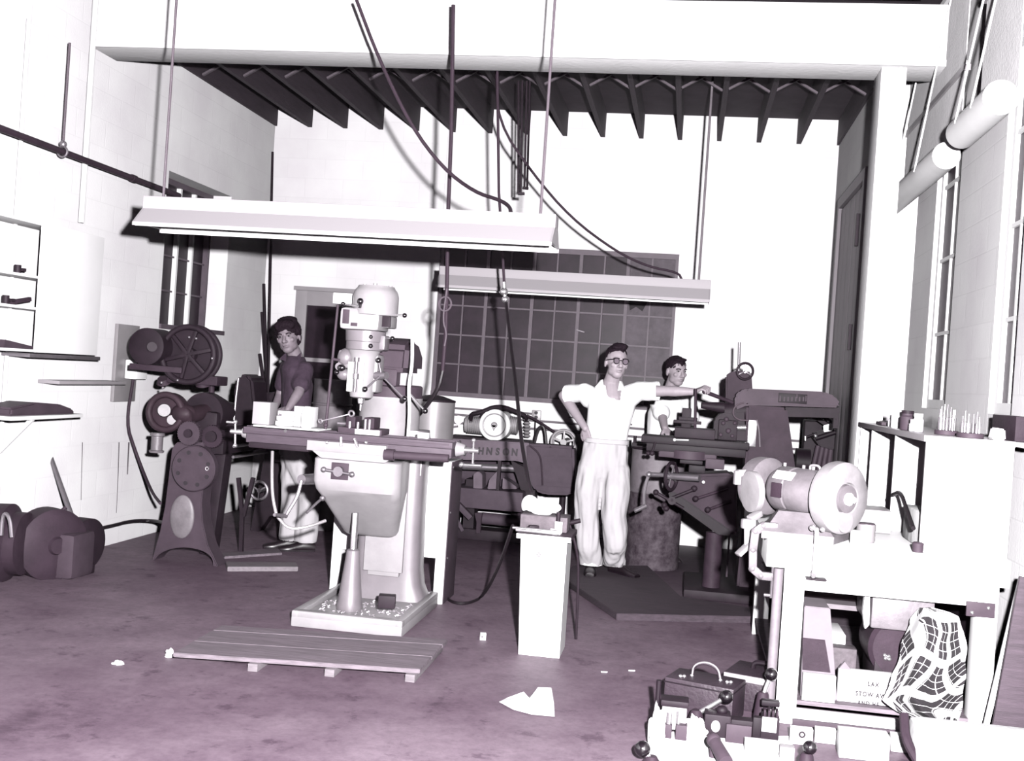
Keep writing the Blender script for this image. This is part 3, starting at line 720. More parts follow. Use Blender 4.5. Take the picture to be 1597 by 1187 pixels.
# ================================================================== engine lathe seen from its headstock end
def lathe_machine():
    o = thing('engine_lathe', 'old dark cast iron lathe seen from its gear end beside the left wall', 'lathe', (-3.5, 8.4, 0))
    Y = 7.72
    arch = [(W(286+46*math.cos(R(a)), 878-24*math.sin(R(a)), Y)) for a in range(0, 181, 15)]
    pts = [(240, 880)]
    left = [(236, 881), (249, 830), (257, 790), (262, 750), (268, 700), (275, 690)]
    right = [(318, 690), (318, 750), (314, 785), (316, 815), (324, 850), (340, 884)]
    outl = [W(x, y, Y) for x, y in left]+[W(x, y, Y) for x, y in right]+[W(331, 884, Y)]+arch[0:]+[]
    for p in outl: p.z = max(p.z, 0.0)
    zmin = min(p.z for p in outl)
    MB().prism(outl, (0, .16, 0), .006).build('end_leg', 'iron_grey', o)
    b = MB().ball(W(284, 806, Y), 1, (19/ppm(284, 806, Y), .02, 32/ppm(284, 806, Y)), 28)
    b.build('leg_cover', 'grind_grey', o)
    b = MB().torus(W(284, 806, Y), (0, 1, 0), .10, .008)
    # gear guard disc with holes
    c = W(301, 731, Y-.10); r = 34/ppm(301, 731, Y-.10)
    d = MB().cyl(c, c+Vector((0, .07, 0)), r, r, 44, .008).build('gear_guard', 'iron_grey', o)
    for i in range(8):
        a = R(20+45*i); q = c+Vector((math.cos(a)*r*.72, -.002, math.sin(a)*r*.72))
        MB().cyl(q, q+Vector((0, .004, 0)), .016, n=14).build('hole', 'ink_black', d)
    MB().torus(W(323, 731, Y-.105), (0, 1, 0), .012, .004, 18, 6).build('bolt_ring', 'bright_steel', d)
    # change gears
    def gear(x, y, rp, dy, name, m, teeth=36, hole=.3, th=.05):
        cc = W(x, y, Y+dy); rr = rp/ppm(x, y, Y+dy); pts = []
        for i in range(teeth*2):
            a0 = 2*PI*i/(teeth*2); q = rr*(1 if i % 2 else .93)
            pts.append(cc+Vector((math.cos(a0)*q, 0, math.sin(a0)*q)))
        gg = MB().prism(pts, (0, th, 0)).build(name, m, o)
        MB().cyl(cc+Vector((0, -.02, 0)), cc+Vector((0, .01, 0)), rr*hole, n=20).build('hub', 'iron_dark', gg)
        return gg
    gear(294, 676, 18, -.06, 'change_gear', 'iron_grey', 30, .35)
    gear(330, 681, 17, .02, 'change_gear', 'iron_mid', 28, .5)
    # headstock ring with the spindle end
    c = W(258, 643, Y-.02); r = 30/ppm(258, 643, Y)
    b = MB().torus(c, (0, 1, 0), r*.86, r*.16, 40, 12).cyl(c+Vector((0, .03, 0)), c+Vector((0, .10, 0)), r*.95, n=40)
    hs = b.build('headstock_ring', 'iron_rust', o)
    b = MB().cyl(W(256, 640, Y-.06), W(256, 640, Y+.05), .045, .055, 20).cyl(W(268, 655, Y-.03), W(268, 655, Y+.05), .035, n=18)
    b.build('spindle_nut', 'grind_grey', hs)
    b = MB().cyl(W(287, 650, Y-.02), W(325, 640, Y+.25), .07, .05, 24).ball(W(287, 645, Y+.02), .08, (1.2, 1, .9))
    b.build('bearing_cap', 'iron_rust', o)
    # cone pulley on the spindle, running back
    b = MB(); p0 = W(325, 645, Y+.25)
    xs, ys, zs = p0.x, p0.y, p0.z
    b.lathe((xs-.02, ys-.05, zs), (0, 1, 0), [(0, .155), (.09, .16), (.09, .135), (.18, .14), (.18, .112), (.28, .117), (.28, .08), (.5, .08)], 44)
    b.build('cone_pulley', 'iron_dark', o)
    b = MB().box(xs-.22, xs+.16, 7.95, 8.75, .96, zs-.13, .03).box(xs-.16, xs+.12, 7.86, 7.97, .9, zs+.02, .03).box(xs-.16, xs+.12, 8.42, 8.6, .9, zs+.05, .03)
    b.build('headstock', 'iron_dark', o)
    # oil cup
    c = W(245, 690, Y-.02)
    b = MB().lathe(c-Vector((0, 0, .075)), (0, 0, 1), [(0, .05), (.015, .055), (.02, .042), (.12, .042), (.125, .055), (.145, .05)], 24)
    b.build('oil_cup', 'grind_grey', o)
    # overhead countershaft with motor pulley
    b = MB().lathe(W(237, 541, Y+.02), (0, 1, 0), [(-.10, .10), (-.09, .135), (.14, .135), (.15, .1)], 40)
    b.cyl(W(237, 541, Y-.10), W(237, 541, Y-.16), .035, n=20)
    b.build('motor', 'iron_dark', o)
    c = W(293, 553, Y+.02); r = 43/ppm(293, 553, Y)
    b = MB().torus(c, (0, 1, 0), r*.95, .022, 44, 10).torus(c+Vector((0, .1, 0)), (0, 1, 0), r*.95, .022, 44, 10)
    b.cyl(c, c+Vector((0, .1, 0)), .05, n=20).cyl(c+Vector((0, .06, 0)), c+Vector((0, .07, 0)), r*.95, n=40)
    for i in range(6):
        a = R(15+60*i); b.bar(c, c+Vector((math.cos(a)*r*.95, .02, math.sin(a)*r*.95)), .03, .03, .008, (0, 1, 0))
    b.build('belt_wheel', 'iron_dark', o)
    b = MB().bar(W(203, 571, Y-.03), W(285, 578, Y+.02), .05, .045, .008).box(W(250, 590, Y).x, W(330, 590, Y).x, Y+.1, Y+.3, W(300, 600, Y).z, W(300, 585, Y).z, .01)
    b.build('motor_bracket', 'iron_mid', o)
    b = MB()
    for x in (254, 316): b.cyl(W(x, 590, Y+.15), (W(x, 590, Y+.15).x, Y+.17, 1.30), .040, .055, 18)
    b.cyl(W(330, 575, Y+.3), W(330, 620, Y+.3), .022, n=12)
    b.build('bracket_post', 'iron_mid', o)
    b = MB()
    for x, y in ((252, 597), (254, 605), (277, 593), (295, 526), (306, 528), (331, 559)): b.ball(W(x, y, Y-.02), .010)
    b.build('rivets', 'dull_steel', o)
    # belt guard further along
    p = [(364, 660), (364, 605), (372, 585), (384, 583), (393, 592), (398, 640), (398, 662)]
    b = MB().pprism(p, 8.35, .3, .02)
    b.build('belt_guard', 'iron_dark', o)
    MB().tube([W(372, 590, 8.34), W(368, 620, 8.34), W(365, 655, 8.34)], .008).build('guard_trim', 'dull_steel', o)
    # bed, carriage, tail leg
    b = MB().box(-3.66, -3.34, 7.85, 9.75, .80, .97, .01).box(-3.66, -3.60, 7.85, 9.75, .97, 1.0).box(-3.40, -3.34, 7.85, 9.75, .97, 1.0)
    b.build('bed', 'iron_dark', o)
    b = MB().box(-3.68, -3.20, 8.9, 9.3, .98, 1.06, .01).box(-3.34, -3.24, 8.9, 9.3, .68, 1.0, .02)
    cr = b.build('carriage', 'iron_dark', o)
    c = W(404, 765, 8.95)
    b = MB().torus(c, (0, 1, 0), .075, .012, 28, 8)
    for i in range(3): b.bar(c, c+Vector((math.cos(R(120*i+30))*.07, 0, math.sin(R(120*i+30))*.07)), .012, .012)
    b.cyl(c, c+Vector((0, .1, 0)), .02, n=12)
    b.build('handwheel', 'dull_steel', cr)
    b = MB().prism([(-3.62, 9.45, .82), (-3.36, 9.45, .82), (-3.28, 9.45, .0), (-3.36, 9.45, 0), (-3.45, 9.45, .15), (-3.55, 9.45, .15), (-3.64, 9.45, 0), (-3.72, 9.45, 0)], (0, .14, 0), .006)
    b.build('tail_leg', 'iron_dark', o)
    b = MB().box(-3.62, -3.38, 9.3, 9.7, 1.0, 1.24, .04).cyl((-3.5, 9.25, 1.2), (-3.5, 9.72, 1.2), .05, n=20)
    b.build('tailstock', 'iron_dark', o)
    b = MB().cyl((-3.30, 7.95, .86), (-3.30, 9.7, .86), .012, n=10).cyl((-3.30, 7.95, .78), (-3.30, 9.7, .78), .012, n=10)
    b.build('lead_screw', 'dull_steel', o)
    b = MB().bar(W(372, 745, 8.3), W(378, 800, 8.3), .03, .03).bar(W(395, 745, 8.3), W(380, 805, 8.3), .03, .03).bar(W(378, 800, 8.3), (W(380, 800, 8.3).x, 8.3, 0.02), .03, .03)
    b.bar(W(335, 700, 8.3), W(430, 680, 8.3), .10, .05)
    b.build('brace', 'iron_dark', o)
    MB().bar((-3.48, 8.05, .03), (-3.42, 8.05, .82), .10, .14, .01).build('stretcher', 'iron_dark', o)
    return o
lathe_machine()
# boards lying on the floor beside the lathe
a = G(350, 880, .03); 
b = MB().prism([G(352, 876, .035), G(355, 884, .035), G(465, 884, .035), G(462, 877, .035)], (0, 0, -.034), .003)
tag(b.build('floor_board', 'wood_pale'), 'narrow pale board edge on the floor right of the lathe leg', 'board')
b = MB().prism([G(345, 862, .02), G(350, 868, .02), G(440, 862, .02), G(435, 856, .02)], (0, 0, -.019), .003)
tag(b.build('floor_board', 'wood_plank'), 'dark low board on the floor behind the pale one', 'board')
# lamp-like white bracket and blue-grey channel on the left wall
# ================================================================== fluorescent trough lights and what hangs from the roof
def trough(label, x0, x1, y, z, w=.34):
    o = thing('trough_light', label, 'light fixture', ((x0+x1)/2, y, z-.15), 'fluorescent trough lights')
    MB().box(x0, x1, y-.065, y+.065, z-.075, z, .006).build('ballast_channel', 'trough_paint', o)
    b = MB()
    for s_ in (-1, 1):
        b.prism([(x0, y+s_*.06, z-.072), (x0, y+s_*w/2, z-.165), (x0, y+s_*w/2, z-.185), (x0, y+s_*(w/2-.006), z-.185), (x0, y+s_*(w/2-.006), z-.162), (x0, y+s_*.05, z-.075)], (x1-x0, 0, 0))
    b.build('reflector', 'trough_paint', o)
    b = MB()
    for s_ in (-1, 1):
        b.prism([(x0+.013, y+s_*.045, z-.078), (x0+.013, y+s_*(w/2-.009), z-.163), (x0+.013, y+s_*(w/2-.009), z-.186), (x0+.013, y+s_*(w/2-.012), z-.186), (x0+.013, y+s_*(w/2-.012), z-.166), (x0+.013, y+s_*.045, z-.084)], (x1-x0-.026, 0, 0))
    b.build('inner_reflector', 'white_enamel', o)
    for xx in (x0, x1-.012):
        b = MB().prism([(xx, y-.06, z-.07), (xx, y+.06, z-.07), (xx, y+w/2, z-.165), (xx, y-w/2, z-.165)], (.012, 0, 0))
        b.build('end_plate', 'grey_enamel', o)
    for dy in (-.07, .07):
        t = MB().cyl((x0+.05, y+dy, z-.12), (x1-.05, y+dy, z-.12), .019, n=16).build('tube', 'white_enamel', o)
    return o
fx0, fx1 = W(230, 330, 6.1), W(868, 360, 6.1)
trough('long white trough light hung nearest, above the vertical mill', fx0.x, fx1.x, 6.1, W(550, 322, 6.1).z)
gx0, gx1 = W(687, 430, 9.3), W(1108, 450, 9.3)
trough('shorter grey trough light hung farther back, in front of the sash window', gx0.x, gx1.x, 9.3, W(900, 427, 9.3).z, .30)
FZ, GZ = W(550, 322, 6.1).z, W(900, 427, 9.3).z
def hang(name, pts, r, m, label, cat, smooth=2):
    return tag(MB().tube(pts, r, 8, smooth=smooth).build(name, m), label, cat)
x = W(262, 200, 6.1).x
hang('hanging_chain', [(x, 6.1, FZ), (x, 6.1, ZC)], .008, 'cord_grey', 'thin chain holding up left end of the near trough light', 'chain')
x = W(852, 200, 6.1).x
hang('hanging_chain', [(x, 6.1, FZ), (x, 6.1, ZC)], .008, 'cord_grey', 'thin chain holding up right end of the near trough light', 'chain')
x = W(1105, 300, 9.3).x-.03
hang('hanging_chain', [(x, 9.3, GZ), (x, 9.3, ZC)], .010, 'drum_pale', 'pale hanger rod at right end of the farther trough light', 'rod')
hang('drop_conduit', [W(707, 8, 7.0), W(704, 200, 7.0), W(699, 330, 7.0), W(697, 445, 7.0), W(695, 520, 7.0), W(690, 580, 7.0)], .013, 'iron_mid', 'long straight dark conduit dropping past the near trough light to the grey tank', 'conduit', 0)
hang('power_cord', [W(690, 578, 7.0), W(684, 605, 7.0), W(668, 630, 7.05), W(650, 650, 7.1), W(640, 668, 7.12)], .014, 'rubber', 'short thick black cord curving from the conduit end to the mill', 'cord')
b = MB().torus(W(694, 474, 6.98), (.3, 1, 0), .045, .006, 24, 6).tube([W(697, 450, 6.98), W(690, 500, 6.98), W(697, 520, 6.98), W(693, 540, 6.98)], .005)
tag(b.build('cord_coil', 'cord_grey'), 'coil of thin cord looped on the conduit below the farther light', 'cord')
hang('slack_cable', [W(556, 0, 6.7), W(590, 90, 6.7), W(640, 195, 6.7), W(690, 262, 6.7), W(740, 300, 6.6), W(780, 312, 6.4), W(795, 322, 6.25), (W(797, 335, 6.1).x, 6.1, FZ)], .011, 'iron_mid', 'dark cable swinging from the roof to right end of the near light', 'cable')
hang('slack_cable', [(W(773, 110, 8.6).x, 8.6, ZJ), W(776, 190, 8.6), W(830, 270, 8.7), W(890, 340, 8.9), W(960, 392, 9.1), W(1010, 416, 9.2), W(1058, 425, 9.3), (W(1063, 436, 9.3).x, 9.3, GZ)], .010, 'iron_mid', 'dark cable sagging from the joists to right end of the farther light', 'cable')
hang('droplight_cord', [(W(772, 105, 7.9).x, 7.9, ZJ), W(778, 300, 7.9), W(783, 380, 7.9), W(787, 455, 7.9)], .010, 'iron_mid', 'straight cord from the joists down to the pear plug', 'cord', 0)
b = MB().ball(W(786, 455, 7.9), .030).ball(W(788, 467, 7.9), .026).cyl(W(786, 440, 7.9), W(788, 470, 7.9), .014, n=12)
tag(b.build('cord_plug', 'bright_steel'), 'bright round cord connector hanging before the farther trough light', 'plug')
hang('trailing_cord', [W(789, 470, 7.9), W(797, 540, 7.6), W(806, 610, 7.2), W(812, 680, 6.7), W(822, 740, 6.35), W(829, 770, 6.25)], .012, 'rubber', 'thick black cord running from the connector down to the white rag', 'cord')
b = MB()
P4 = [((809, 120), (808, 300)), ((815, 120), (812, 303)), ((820, 150), (818, 292)), ((825, 150), (822, 296))]
rk = thing('clamp_rods', 'bunch of four thin rods hanging from a joist at the middle of the ceiling', 'rods', W(815, 300, 9.0))
for (a, c) in P4:
    t = W(*a, 9.0); e = W(*c, 9.0); t.z = ZJ
    MB().cyl(e, t, .009, n=8).build('rod', 'iron_dark', rk)
MB().bar(W(808, 302, 8.99), W(818, 302, 8.99), .03, .02).bar(W(815, 293, 8.99), W(824, 294, 8.99), .03, .02).build('clamp', 'iron_dark', rk)
# pipe along the left wall with its hanger
pz = 2.82
tag(MB().cyl((XL+.12, 4.6, pz), (XL+.12, 8.7, pz), .022, n=14).cyl((XL+.02, 8.7, pz), (XL+.12, 8.7, pz), .022, n=14).cyl((XL+.12, 7.9, pz), (XL+.12, 7.96, pz), .028, n=14).build('wall_pipe', 'iron_mid'), 'long dark pipe running along the left wall under the beam', 'pipe')
hp = S(98, 230, XL+.12)
hg = thing('pipe_hanger', 'thin hanger rod with round clamp holding the dark wall pipe', 'hanger', (hp.x, hp.y, pz-.03))
MB().cyl((hp.x, hp.y, pz+.05), (hp.x, hp.y, 3.55), .009, n=8).build('rod', 'cord_grey', hg)
MB().torus((hp.x, hp.y, pz), (0, 1, 0), .034, .008, 20, 8).ball((hp.x, hp.y, pz+.05), .025).build('clamp', 'dull_steel', hg)

# ================================================================== left wall
# white board cupboard with shelves on its near side
cx = XL+.24
w0, w1 = S(160, 375, XL+.02), S(150, 552, XL+.02)
cp = thing('wall_cupboard', 'white open cupboard hung on the left wall, small tools on its shelves', 'cupboard', (XL+.12, 7.2, 1.47))
CX = XL+.24
cy0, cy1 = S(62, 455, CX).y, S(158, 455, CX).y
MB().box(CX-.02, CX, cy0, cy1, 1.47, 2.30, .003).build('door', 'white_enamel', cp)
MB().box(XL, CX-.021, cy1-.02, cy1, 1.47, 2.30, .003).build('end_panel', 'white_paint', cp)
MB().box(XL, XL+.02, 5.8, cy1-.02, 1.47, 2.30).build('back_panel', 'white_paint', cp)
for z in (1.47, 1.74, 1.94, 2.28): MB().box(XL+.02, CX-.022, 5.8, cy1-.021, z, z+.018, .002).build('shelf', 'white_paint', cp)
def shelf_tool(px, py, z, l, lab, kind='tool', rz=.5):
    p = S(px, py, XL+.14); p.z = z
    b = MB().bar(p+Vector((0, -l/2, .028)), p+Vector((.02, l/2, .028)), .03, .022, .004)
    b.cyl(p+Vector((0, -l/2, 0)), p+Vector((0, -l/2, .055)), .022, n=14)
    return tag(b.build('shelf_tool', 'iron_dark'), lab, kind)
shelf_tool(32, 406, 1.958, .05, 'small dark fitting on upper shelf of the white wall cupboard', 'fitting')
shelf_tool(14, 458, 1.758, .06, 'dark knobbed fitting at left on middle shelf of the wall cupboard', 'fitting')
p = S(34, 466, XL+.15); p.z = 1.772
tag(MB().bar(p+Vector((0, -.12, 0)), p+Vector((.02, .06, .035)), .028, .028, .006).build('hand_file', 'iron_mid'), 'dark slanting file lying on middle shelf of the wall cupboard', 'file')
p = S(24, 536, XL+.15); p.z = 1.488
tag(MB().prism([p+Vector((0, -.2, 0)), p+Vector((0, .2, 0)), p+Vector((0, .18, .012)), p+Vector((0, -.18, .05))], (.05, 0, 0), .003).build('wedge_tool', 'iron_grey'), 'grey wedge tool on bottom shelf of the wall cupboard', 'tool')
# shelf bracket boards along the wall
tag(MB().box(XL, XL+.20, cy0, cy1+.12, 1.435, 1.462, .003).build('wall_shelf', 'dull_steel'), 'thin grey shelf just under the white wall cupboard', 'shelf')
a, c = S(85, 584, XL+.12), S(190, 594, XL+.12)
tag(MB().box(XL, XL+.16, a.y, c.y, 1.26, 1.285, .004).build('wall_ledge', 'grey_enamel'), 'narrow pale ledge on the left wall below the cupboard', 'ledge')
ls = thing('low_wall_shelf', 'low white shelf on the left wall at the picture edge', 'shelf', (XL+.15, 6.75, 1.05))
MB().box(XL, XL+.30, 6.3, 7.12, 1.045, 1.068, .003).build('board', 'white_paint', ls)
MB().bar((XL+.02, 6.6, .8), (XL+.25, 6.6, 1.045), .025, .025).build('bracket', 'white_paint', ls)
tag(MB().prism([(XL+.06, 6.35, 1.0685), (XL+.06, 7.10, 1.0685), (XL+.06, 7.06, 1.10), (XL+.06, 6.9, 1.135), (XL+.06, 6.6, 1.15), (XL+.06, 6.35, 1.12)], (.2, 0, 0), .012).build('folded_sack', 'iron_grey'), 'dark folded sack lying on the low wall shelf', 'sack')
# grey panel standing in for the lathe motor's shadow, and stains behind the lathe
a = S(168, 502, XL+.03); c = S(208, 638, XL+.03)
tag(MB().box(XL, XL+.03, 8.02, 8.36, 1.12, 1.72, .004).build('motor_shadow_panel', 'tank_grey'), 'tall grey panel standing in for the lathe motor shadow on the left wall', 'panel')
p = S(205, 580, XL+.03)
tag(MB().box(XL+.03, XL+.13, 8.16, 8.34, 1.30, 1.45, .01).build('switch_box', 'white_paint'), 'white switch box on the grey shadow panel', 'switch box')
hang('wall_cable', [(XL+.06, 8.25, 1.30), S(197, 660, XL+.06), S(210, 700, XL+.1), S(225, 740, XL+.2), S(238, 770, XL+.4), S(250, 785, XL+.6)], .012, 'iron_mid', 'grey cable dropping from the wall switch to the lathe leg', 'cable')
hang('floor_cable', [S(145, 826, XL+.12), S(175, 820, XL+.12), S(205, 812, XL+.12), S(240, 812, XL+.2), S(255, 815, XL+.5)], .013, 'rubber', 'black cable running from the round floor machine to the lathe', 'cable')
# streaks where oil ran down the wall
b = MB()
for (x, y0, y1, w_) in ((185, 690, 760, .012), (183, 760, 800, .008), (200, 690, 740, .02), (128, 690, 780, .008)):
    a, c = S(x, y0, XL+.001), S(x-2, y1, XL+.001); b.prism([a, a+Vector((0, w_, 0)), c+Vector((0, w_*.6, 0)), c], (.001, 0, 0))
tag(b.build('oil_streak', 'iron_grey'), 'thin dark oil streaks run down the left wall', 'stain', kind='stuff')

# bars leaning in the left back corner
for (px, lab, r) in ((418, 'tallest thin dark bar leaning in the left back corner', .012), (409, 'second tallest dark bar leaning in the left corner', .016), (407, 'mid height dark bar leaning in the left corner', .016), (404, 'shortest dark bar leaning in the left corner', .018)):
    top = {418: (418, 237), 409: (410, 443), 407: (407, 487), 404: (405, 552)}[px]
    foot = {418: (431, 560), 409: (421, 620), 407: (416, 620), 404: (407, 620)}[px]
    t = W(*top, 10.9); f = W(*foot, 10.7); t.x = max(t.x, XL+.03); d = (f-t); d = d*(t.z/(-d.z)); e = t+d; e.x = max(e.x, XL+.06); e.y = 10.2+.16*[418, 409, 407, 404].index(px); e.z = .012
    tag(MB().cyl(e, t, r, n=10).build('steel_bar', 'iron_dark'), lab, 'bar')

# ================================================================== machine parts on the floor at far left
o = thing('floor_gearbox', 'dark round machine head lying on the floor by the left wall', 'machine', (-4.0, 6.5, 0))
b = MB().lathe(G(20, 905)+Vector((-.05, -.02, .24)), (1, .2, .0), [(-.30, .18), (-.28, .24), (.02, .25), (.05, .20), (.12, .20), (.13, .16)], 40)
b.build('drum', 'iron_mid', o)
c = G(62, 905)+Vector((.0, .1, .22))
b = MB().lathe(c, (.85, -.5, 0), [(-.12, .20), (-.10, .235), (.05, .235), (.075, .19), (.08, .06), (.1, .05)], 40)
b.box(c.x-.05, c.x+.10, c.y-.02, c.y+.12, 0, .12, .01)
b.build('front_wheel', 'iron_mid', o)
b = MB().box(-4.18, -3.86, 6.78, 7.06, .0, .30, .04).cyl(W(85, 832, 6.9), W(112, 832, 6.95), .10, n=24)
b.build('body', 'iron_grey', o)
o2 = thing('chuck', 'dark three jawed chuck on the floor beside the gearbox', 'chuck', G(125, 893))
c = G(122, 893)+Vector((0, .06, .19))
MB().lathe(c+Vector((-.08, 0, 0)), (1, -.15, 0), [(0, .15), (.02, .175), (.12, .175), (.14, .14)], 36).build('body', 'iron_dark', o2)
b = MB().box(c.x-.11, c.x+.10, c.y-.20, c.y-.02, 0, .07, .012)
b.box(c.x-.09, c.x-.03, c.y-.19, c.y-.08, .06, .12, .01).box(c.x+.02, c.x+.08, c.y-.19, c.y-.08, .06, .12, .01)
b.build('jaw', 'iron_dark', o2)
for x, y in ((110, 872), (122, 870), (113, 880), (111, 886)): MB().ball(W(x, y, c.y-.2), .013).build('bolt', 'dull_steel', o2)
t = W(77, 707, 7.3); f = W(116, 818, 7.08)
tag(MB().cyl(f, t, .020, .016, 12).cyl(t, t+(t-f).normalized()*.03, .016, .002, 12).build('pry_bar', 'dull_steel'), 'long grey pointed bar leaning against the left wall', 'bar')
th = thing('tee_handle', 'short tee handle standing in the dark floor machine', 'handle', W(100, 822, 6.9))
MB().cyl(W(102, 824, 6.9), W(94, 800, 6.9), .018, n=12).build('stem', 'dull_steel', th)
MB().cyl(W(86, 806, 6.88), W(103, 791, 6.92), .013, n=12).build('cross_bar', 'iron_mid', th)
b = MB().tube([W(2, 835, 6.35), W(4, 805, 6.35), (W(10, 800, 6.35)), W(16, 812, 6.35), W(18, 838, 6.35)], .012)
tag(b.build('lifting_eye', 'dull_steel'), 'pale bent lifting handle above the machine at the left picture edge', 'handle')

# ================================================================== tanks by the back wall
def tank(label, x0, x1, y, ztop, m, lid, grp=None):
    o = thing('storage_tank', label, 'tank', ((x0+x1)/2, y, 0))
    r = (x1-x0)/2; c = ((x0+x1)/2, y, 0)
    MB().lathe(c, (0, 0, 1), [(0, r), (.02, r*1.0), (ztop-.01, r), (ztop, r)], 40).build('shell', m, o)
    if lid: MB().lathe((c[0], y, ztop), (0, 0, 1), [(0, r*1.02), (.015, r*1.02), (.05, r*.4), (.055, r*.2)], 40).build('lid', 'iron_dark', o)
    return o
tank('smooth pale grey tank with a dark coned lid behind right end of the mill table', W(642, 650, 9.5).x, W(708, 650, 9.5).x, 9.5, W(675, 626, 9.5).z, 'tank_grey', True)
o = tank('dull grey ribbed drum in front of the back door', W(488, 650, 10.0).x, W(546, 650, 10.0).x, 10.0, W(515, 592, 10.0).z, 'drum_pale', False)
for z in (.4, .8, 1.15): MB().torus((W(517, 650, 10.0).x, 10.0, z), (0, 0, 1), (W(546, 650, 10.0).x-W(488, 650, 10.0).x)/2, .012, 40, 8).build('hoop', 'drum_pale', o)

# ================================================================== horizontal band saw
SY = 9.95
o = thing('band_saw', 'grey horizontal band saw with raised letters along its arm', 'saw', (-1.55, 10.1, 0))
b = MB().pprism([(700, 684), (826, 691), (836, 700), (836, 738), (822, 724), (806, 719), (700, 717)], SY, .16, .012)
arm = b.build('arm', 'saw_arm', o)
for ch, px in zip('JOHNSON', (726.5, 737, 750, 763, 776, 789, 802.5)):
    c = W(px, 704.5+(px-765)*.04, SY-.006)
    Mx = Matrix.Translation(c) @ Matrix.Rotation(R(2), 4, 'Y') @ FACE @ Matrix.Diagonal((.85, 1, 1, 1))
    lettering(ch, .088, Mx, 'ink_black', arm, 'letter', .008, .0035)
hp_ = [(821, 692), (858, 694), (895, 697), (897, 768), (888, 773), (850, 772), (834, 766), (826, 752), (822, 735)]
b = MB().pprism(hp_, SY-.10, .22, .022)
wh = b.build('wheel_housing', 'saw_grey', o)
ip = [(838, 704), (893, 707), (893, 757), (846, 754), (842, 725)]
b = MB().pprism([(846, 710), (892, 712), (892, 755), (848, 753)], SY-.112, .02, .008)
b.pprism([(836, 757), (893, 760), (892, 768), (850, 768), (838, 764)], SY-.112, .02, .006)
b.build('raised_panel', 'saw_grey', wh)
MB().tube([W(826, 695, SY-.105), W(842, 708, SY-.112), W(845, 730, SY-.112), W(846, 757, SY-.112)], .008).build('panel_bead', 'iron_mid', wh)
b = MB().pbox(706, 764, 815, 795, SY+.03, .42, .01)
b.build('bed_casting', 'saw_grey', o)
b = MB().pprism([(738, 763), (738, 740), (746, 735), (752, 740), (752, 763)], SY+.08, .2, .006).pprism([(760, 763), (763, 748), (775, 735), (775, 763)], SY+.08, .2, .006).pprism([(783, 763), (784, 745), (795, 752), (806, 760), (806, 763)], SY+.08, .2, .006)
b.build('vise_jaw', 'saw_arm', o)
MB().pcyl(722, 727, SY+.1, 806, 731, SY+.1, 5.5, n=20).build('stock_bar', 'dull_steel', o)
b = MB().pbox(775, 718, 780, 765, SY+.02, .05).pprism([(796, 718), (830, 735), (828, 765), (812, 765), (806, 745)], SY+.02, .1, .008)
b.build('guide_bracket', 'iron_dark', o)
b = MB().bar(W(703, 775, SY), W(735, 808, SY), .07, .05, .006).bar(W(702, 790, SY+.05), W(722, 828, SY+.05), .03, .03)
b.build('link_arm', 'saw_grey', o)
b = MB().pprism([(740, 800), (752, 800), (750, 812), (749, 832), (742, 832), (743, 815)], SY+.02, .05, .004)
b.build('leg', 'iron_mid', o); MB().pbox(705, 795, 712, 850, SY+.35, .06).build('leg', 'iron_mid', o); MB().pbox(806, 795, 813, 840, SY+.35, .06).build('leg', 'iron_mid', o)
b = MB().box(-2.05, -1.2, SY+.15, SY+.42, 0, .10, .01).box(-1.95, -1.85, SY+.2, SY+.4, .08, .55).box(-1.4, -1.3, SY+.2, SY+.4, .08, .55)
b.build('stand', 'iron_dark', o)
MB().pcyl(752, 808, SY+.2, 812, 814, SY+.2, 9, n=24).build('cylinder', 'saw_grey', o)
tag(MB().cyl(G(757, 822)+Vector((0, 0, .02)), G(800, 826)+Vector((0, 0, .02)), .018, n=12).build('floor_bar', 'dull_steel'), 'thin bright bar lying on the floor before the band saw', 'bar')
# spoked wheel beyond the saw
c = W(879, 690, 10.5)
wv = thing('spoked_wheel', 'white spoked pulley wheel beyond the band saw by the man in white', 'wheel', c)
MB().torus(c, (0, 1, 0), .115, .014, 36, 10).torus(c, (0, 1, 0), .095, .008, 36, 8).build('rim', 'mill_light', wv)
for i in range(5): MB().bar(c, c+Vector((math.cos(R(72*i+18))*.11, 0, math.sin(R(72*i+18))*.11)), .02, .02, .004, (0, 1, 0)).build('spoke', 'mill_light', wv)
MB().cyl(c+Vector((0, -.03, 0)), c+Vector((0, .35, 0)), .03, n=16).build('hub', 'mill_light', wv)
st = MB().cyl(c+Vector((0, .28, 0)), (c.x, c.y+.28, 0), .03, n=14).build('stand', 'iron_dark', wv)

# ================================================================== air compressor behind the saw
CY = 10.55
o = thing('air_compressor', 'pale twin cylinder compressor with curved pipes behind the band saw arm', 'compressor', (-1.75, 10.7, 0))
c = W(771, 663, CY); r = 24/ppm(771, 663, CY)
b = MB().lathe(c, (0, 1, 0), [(0, r*.72), (.01, r*.8), (.015, r), (.10, r*1.05), (.22, r*1.05), (.24, r*.8)], 40)
bd = b.build('crankcase', 'white_paint', o)
b = MB().torus(c+Vector((0, -.002, 0)), (0, 1, 0), r*.72, .006, 36, 6).lathe(c, (0, -1, 0), [(0, .03), (.02, .03), (.03, .02)], 20).prism([c+Vector((-.025, -.03, 0)), c+Vector((.025, -.03, 0)), c+Vector((0, -.03, -.055))], (0, .03, 0))
b.build('hub_cover', 'mill_light', bd)
b = MB()
p0, p1 = W(752, 664, CY+.1), W(731, 662, CY+.1)
for i in range(8): 
    q = p0.lerp(p1, i/7); b.cyl(q, q+Vector((-.008, 0, 0)), .085 if i % 1 == 0 else .07, n=24)
b.cyl(p0, p1, .068, n=24).cyl(p1, p1+Vector((-.03, 0, 0)), .075, n=24)
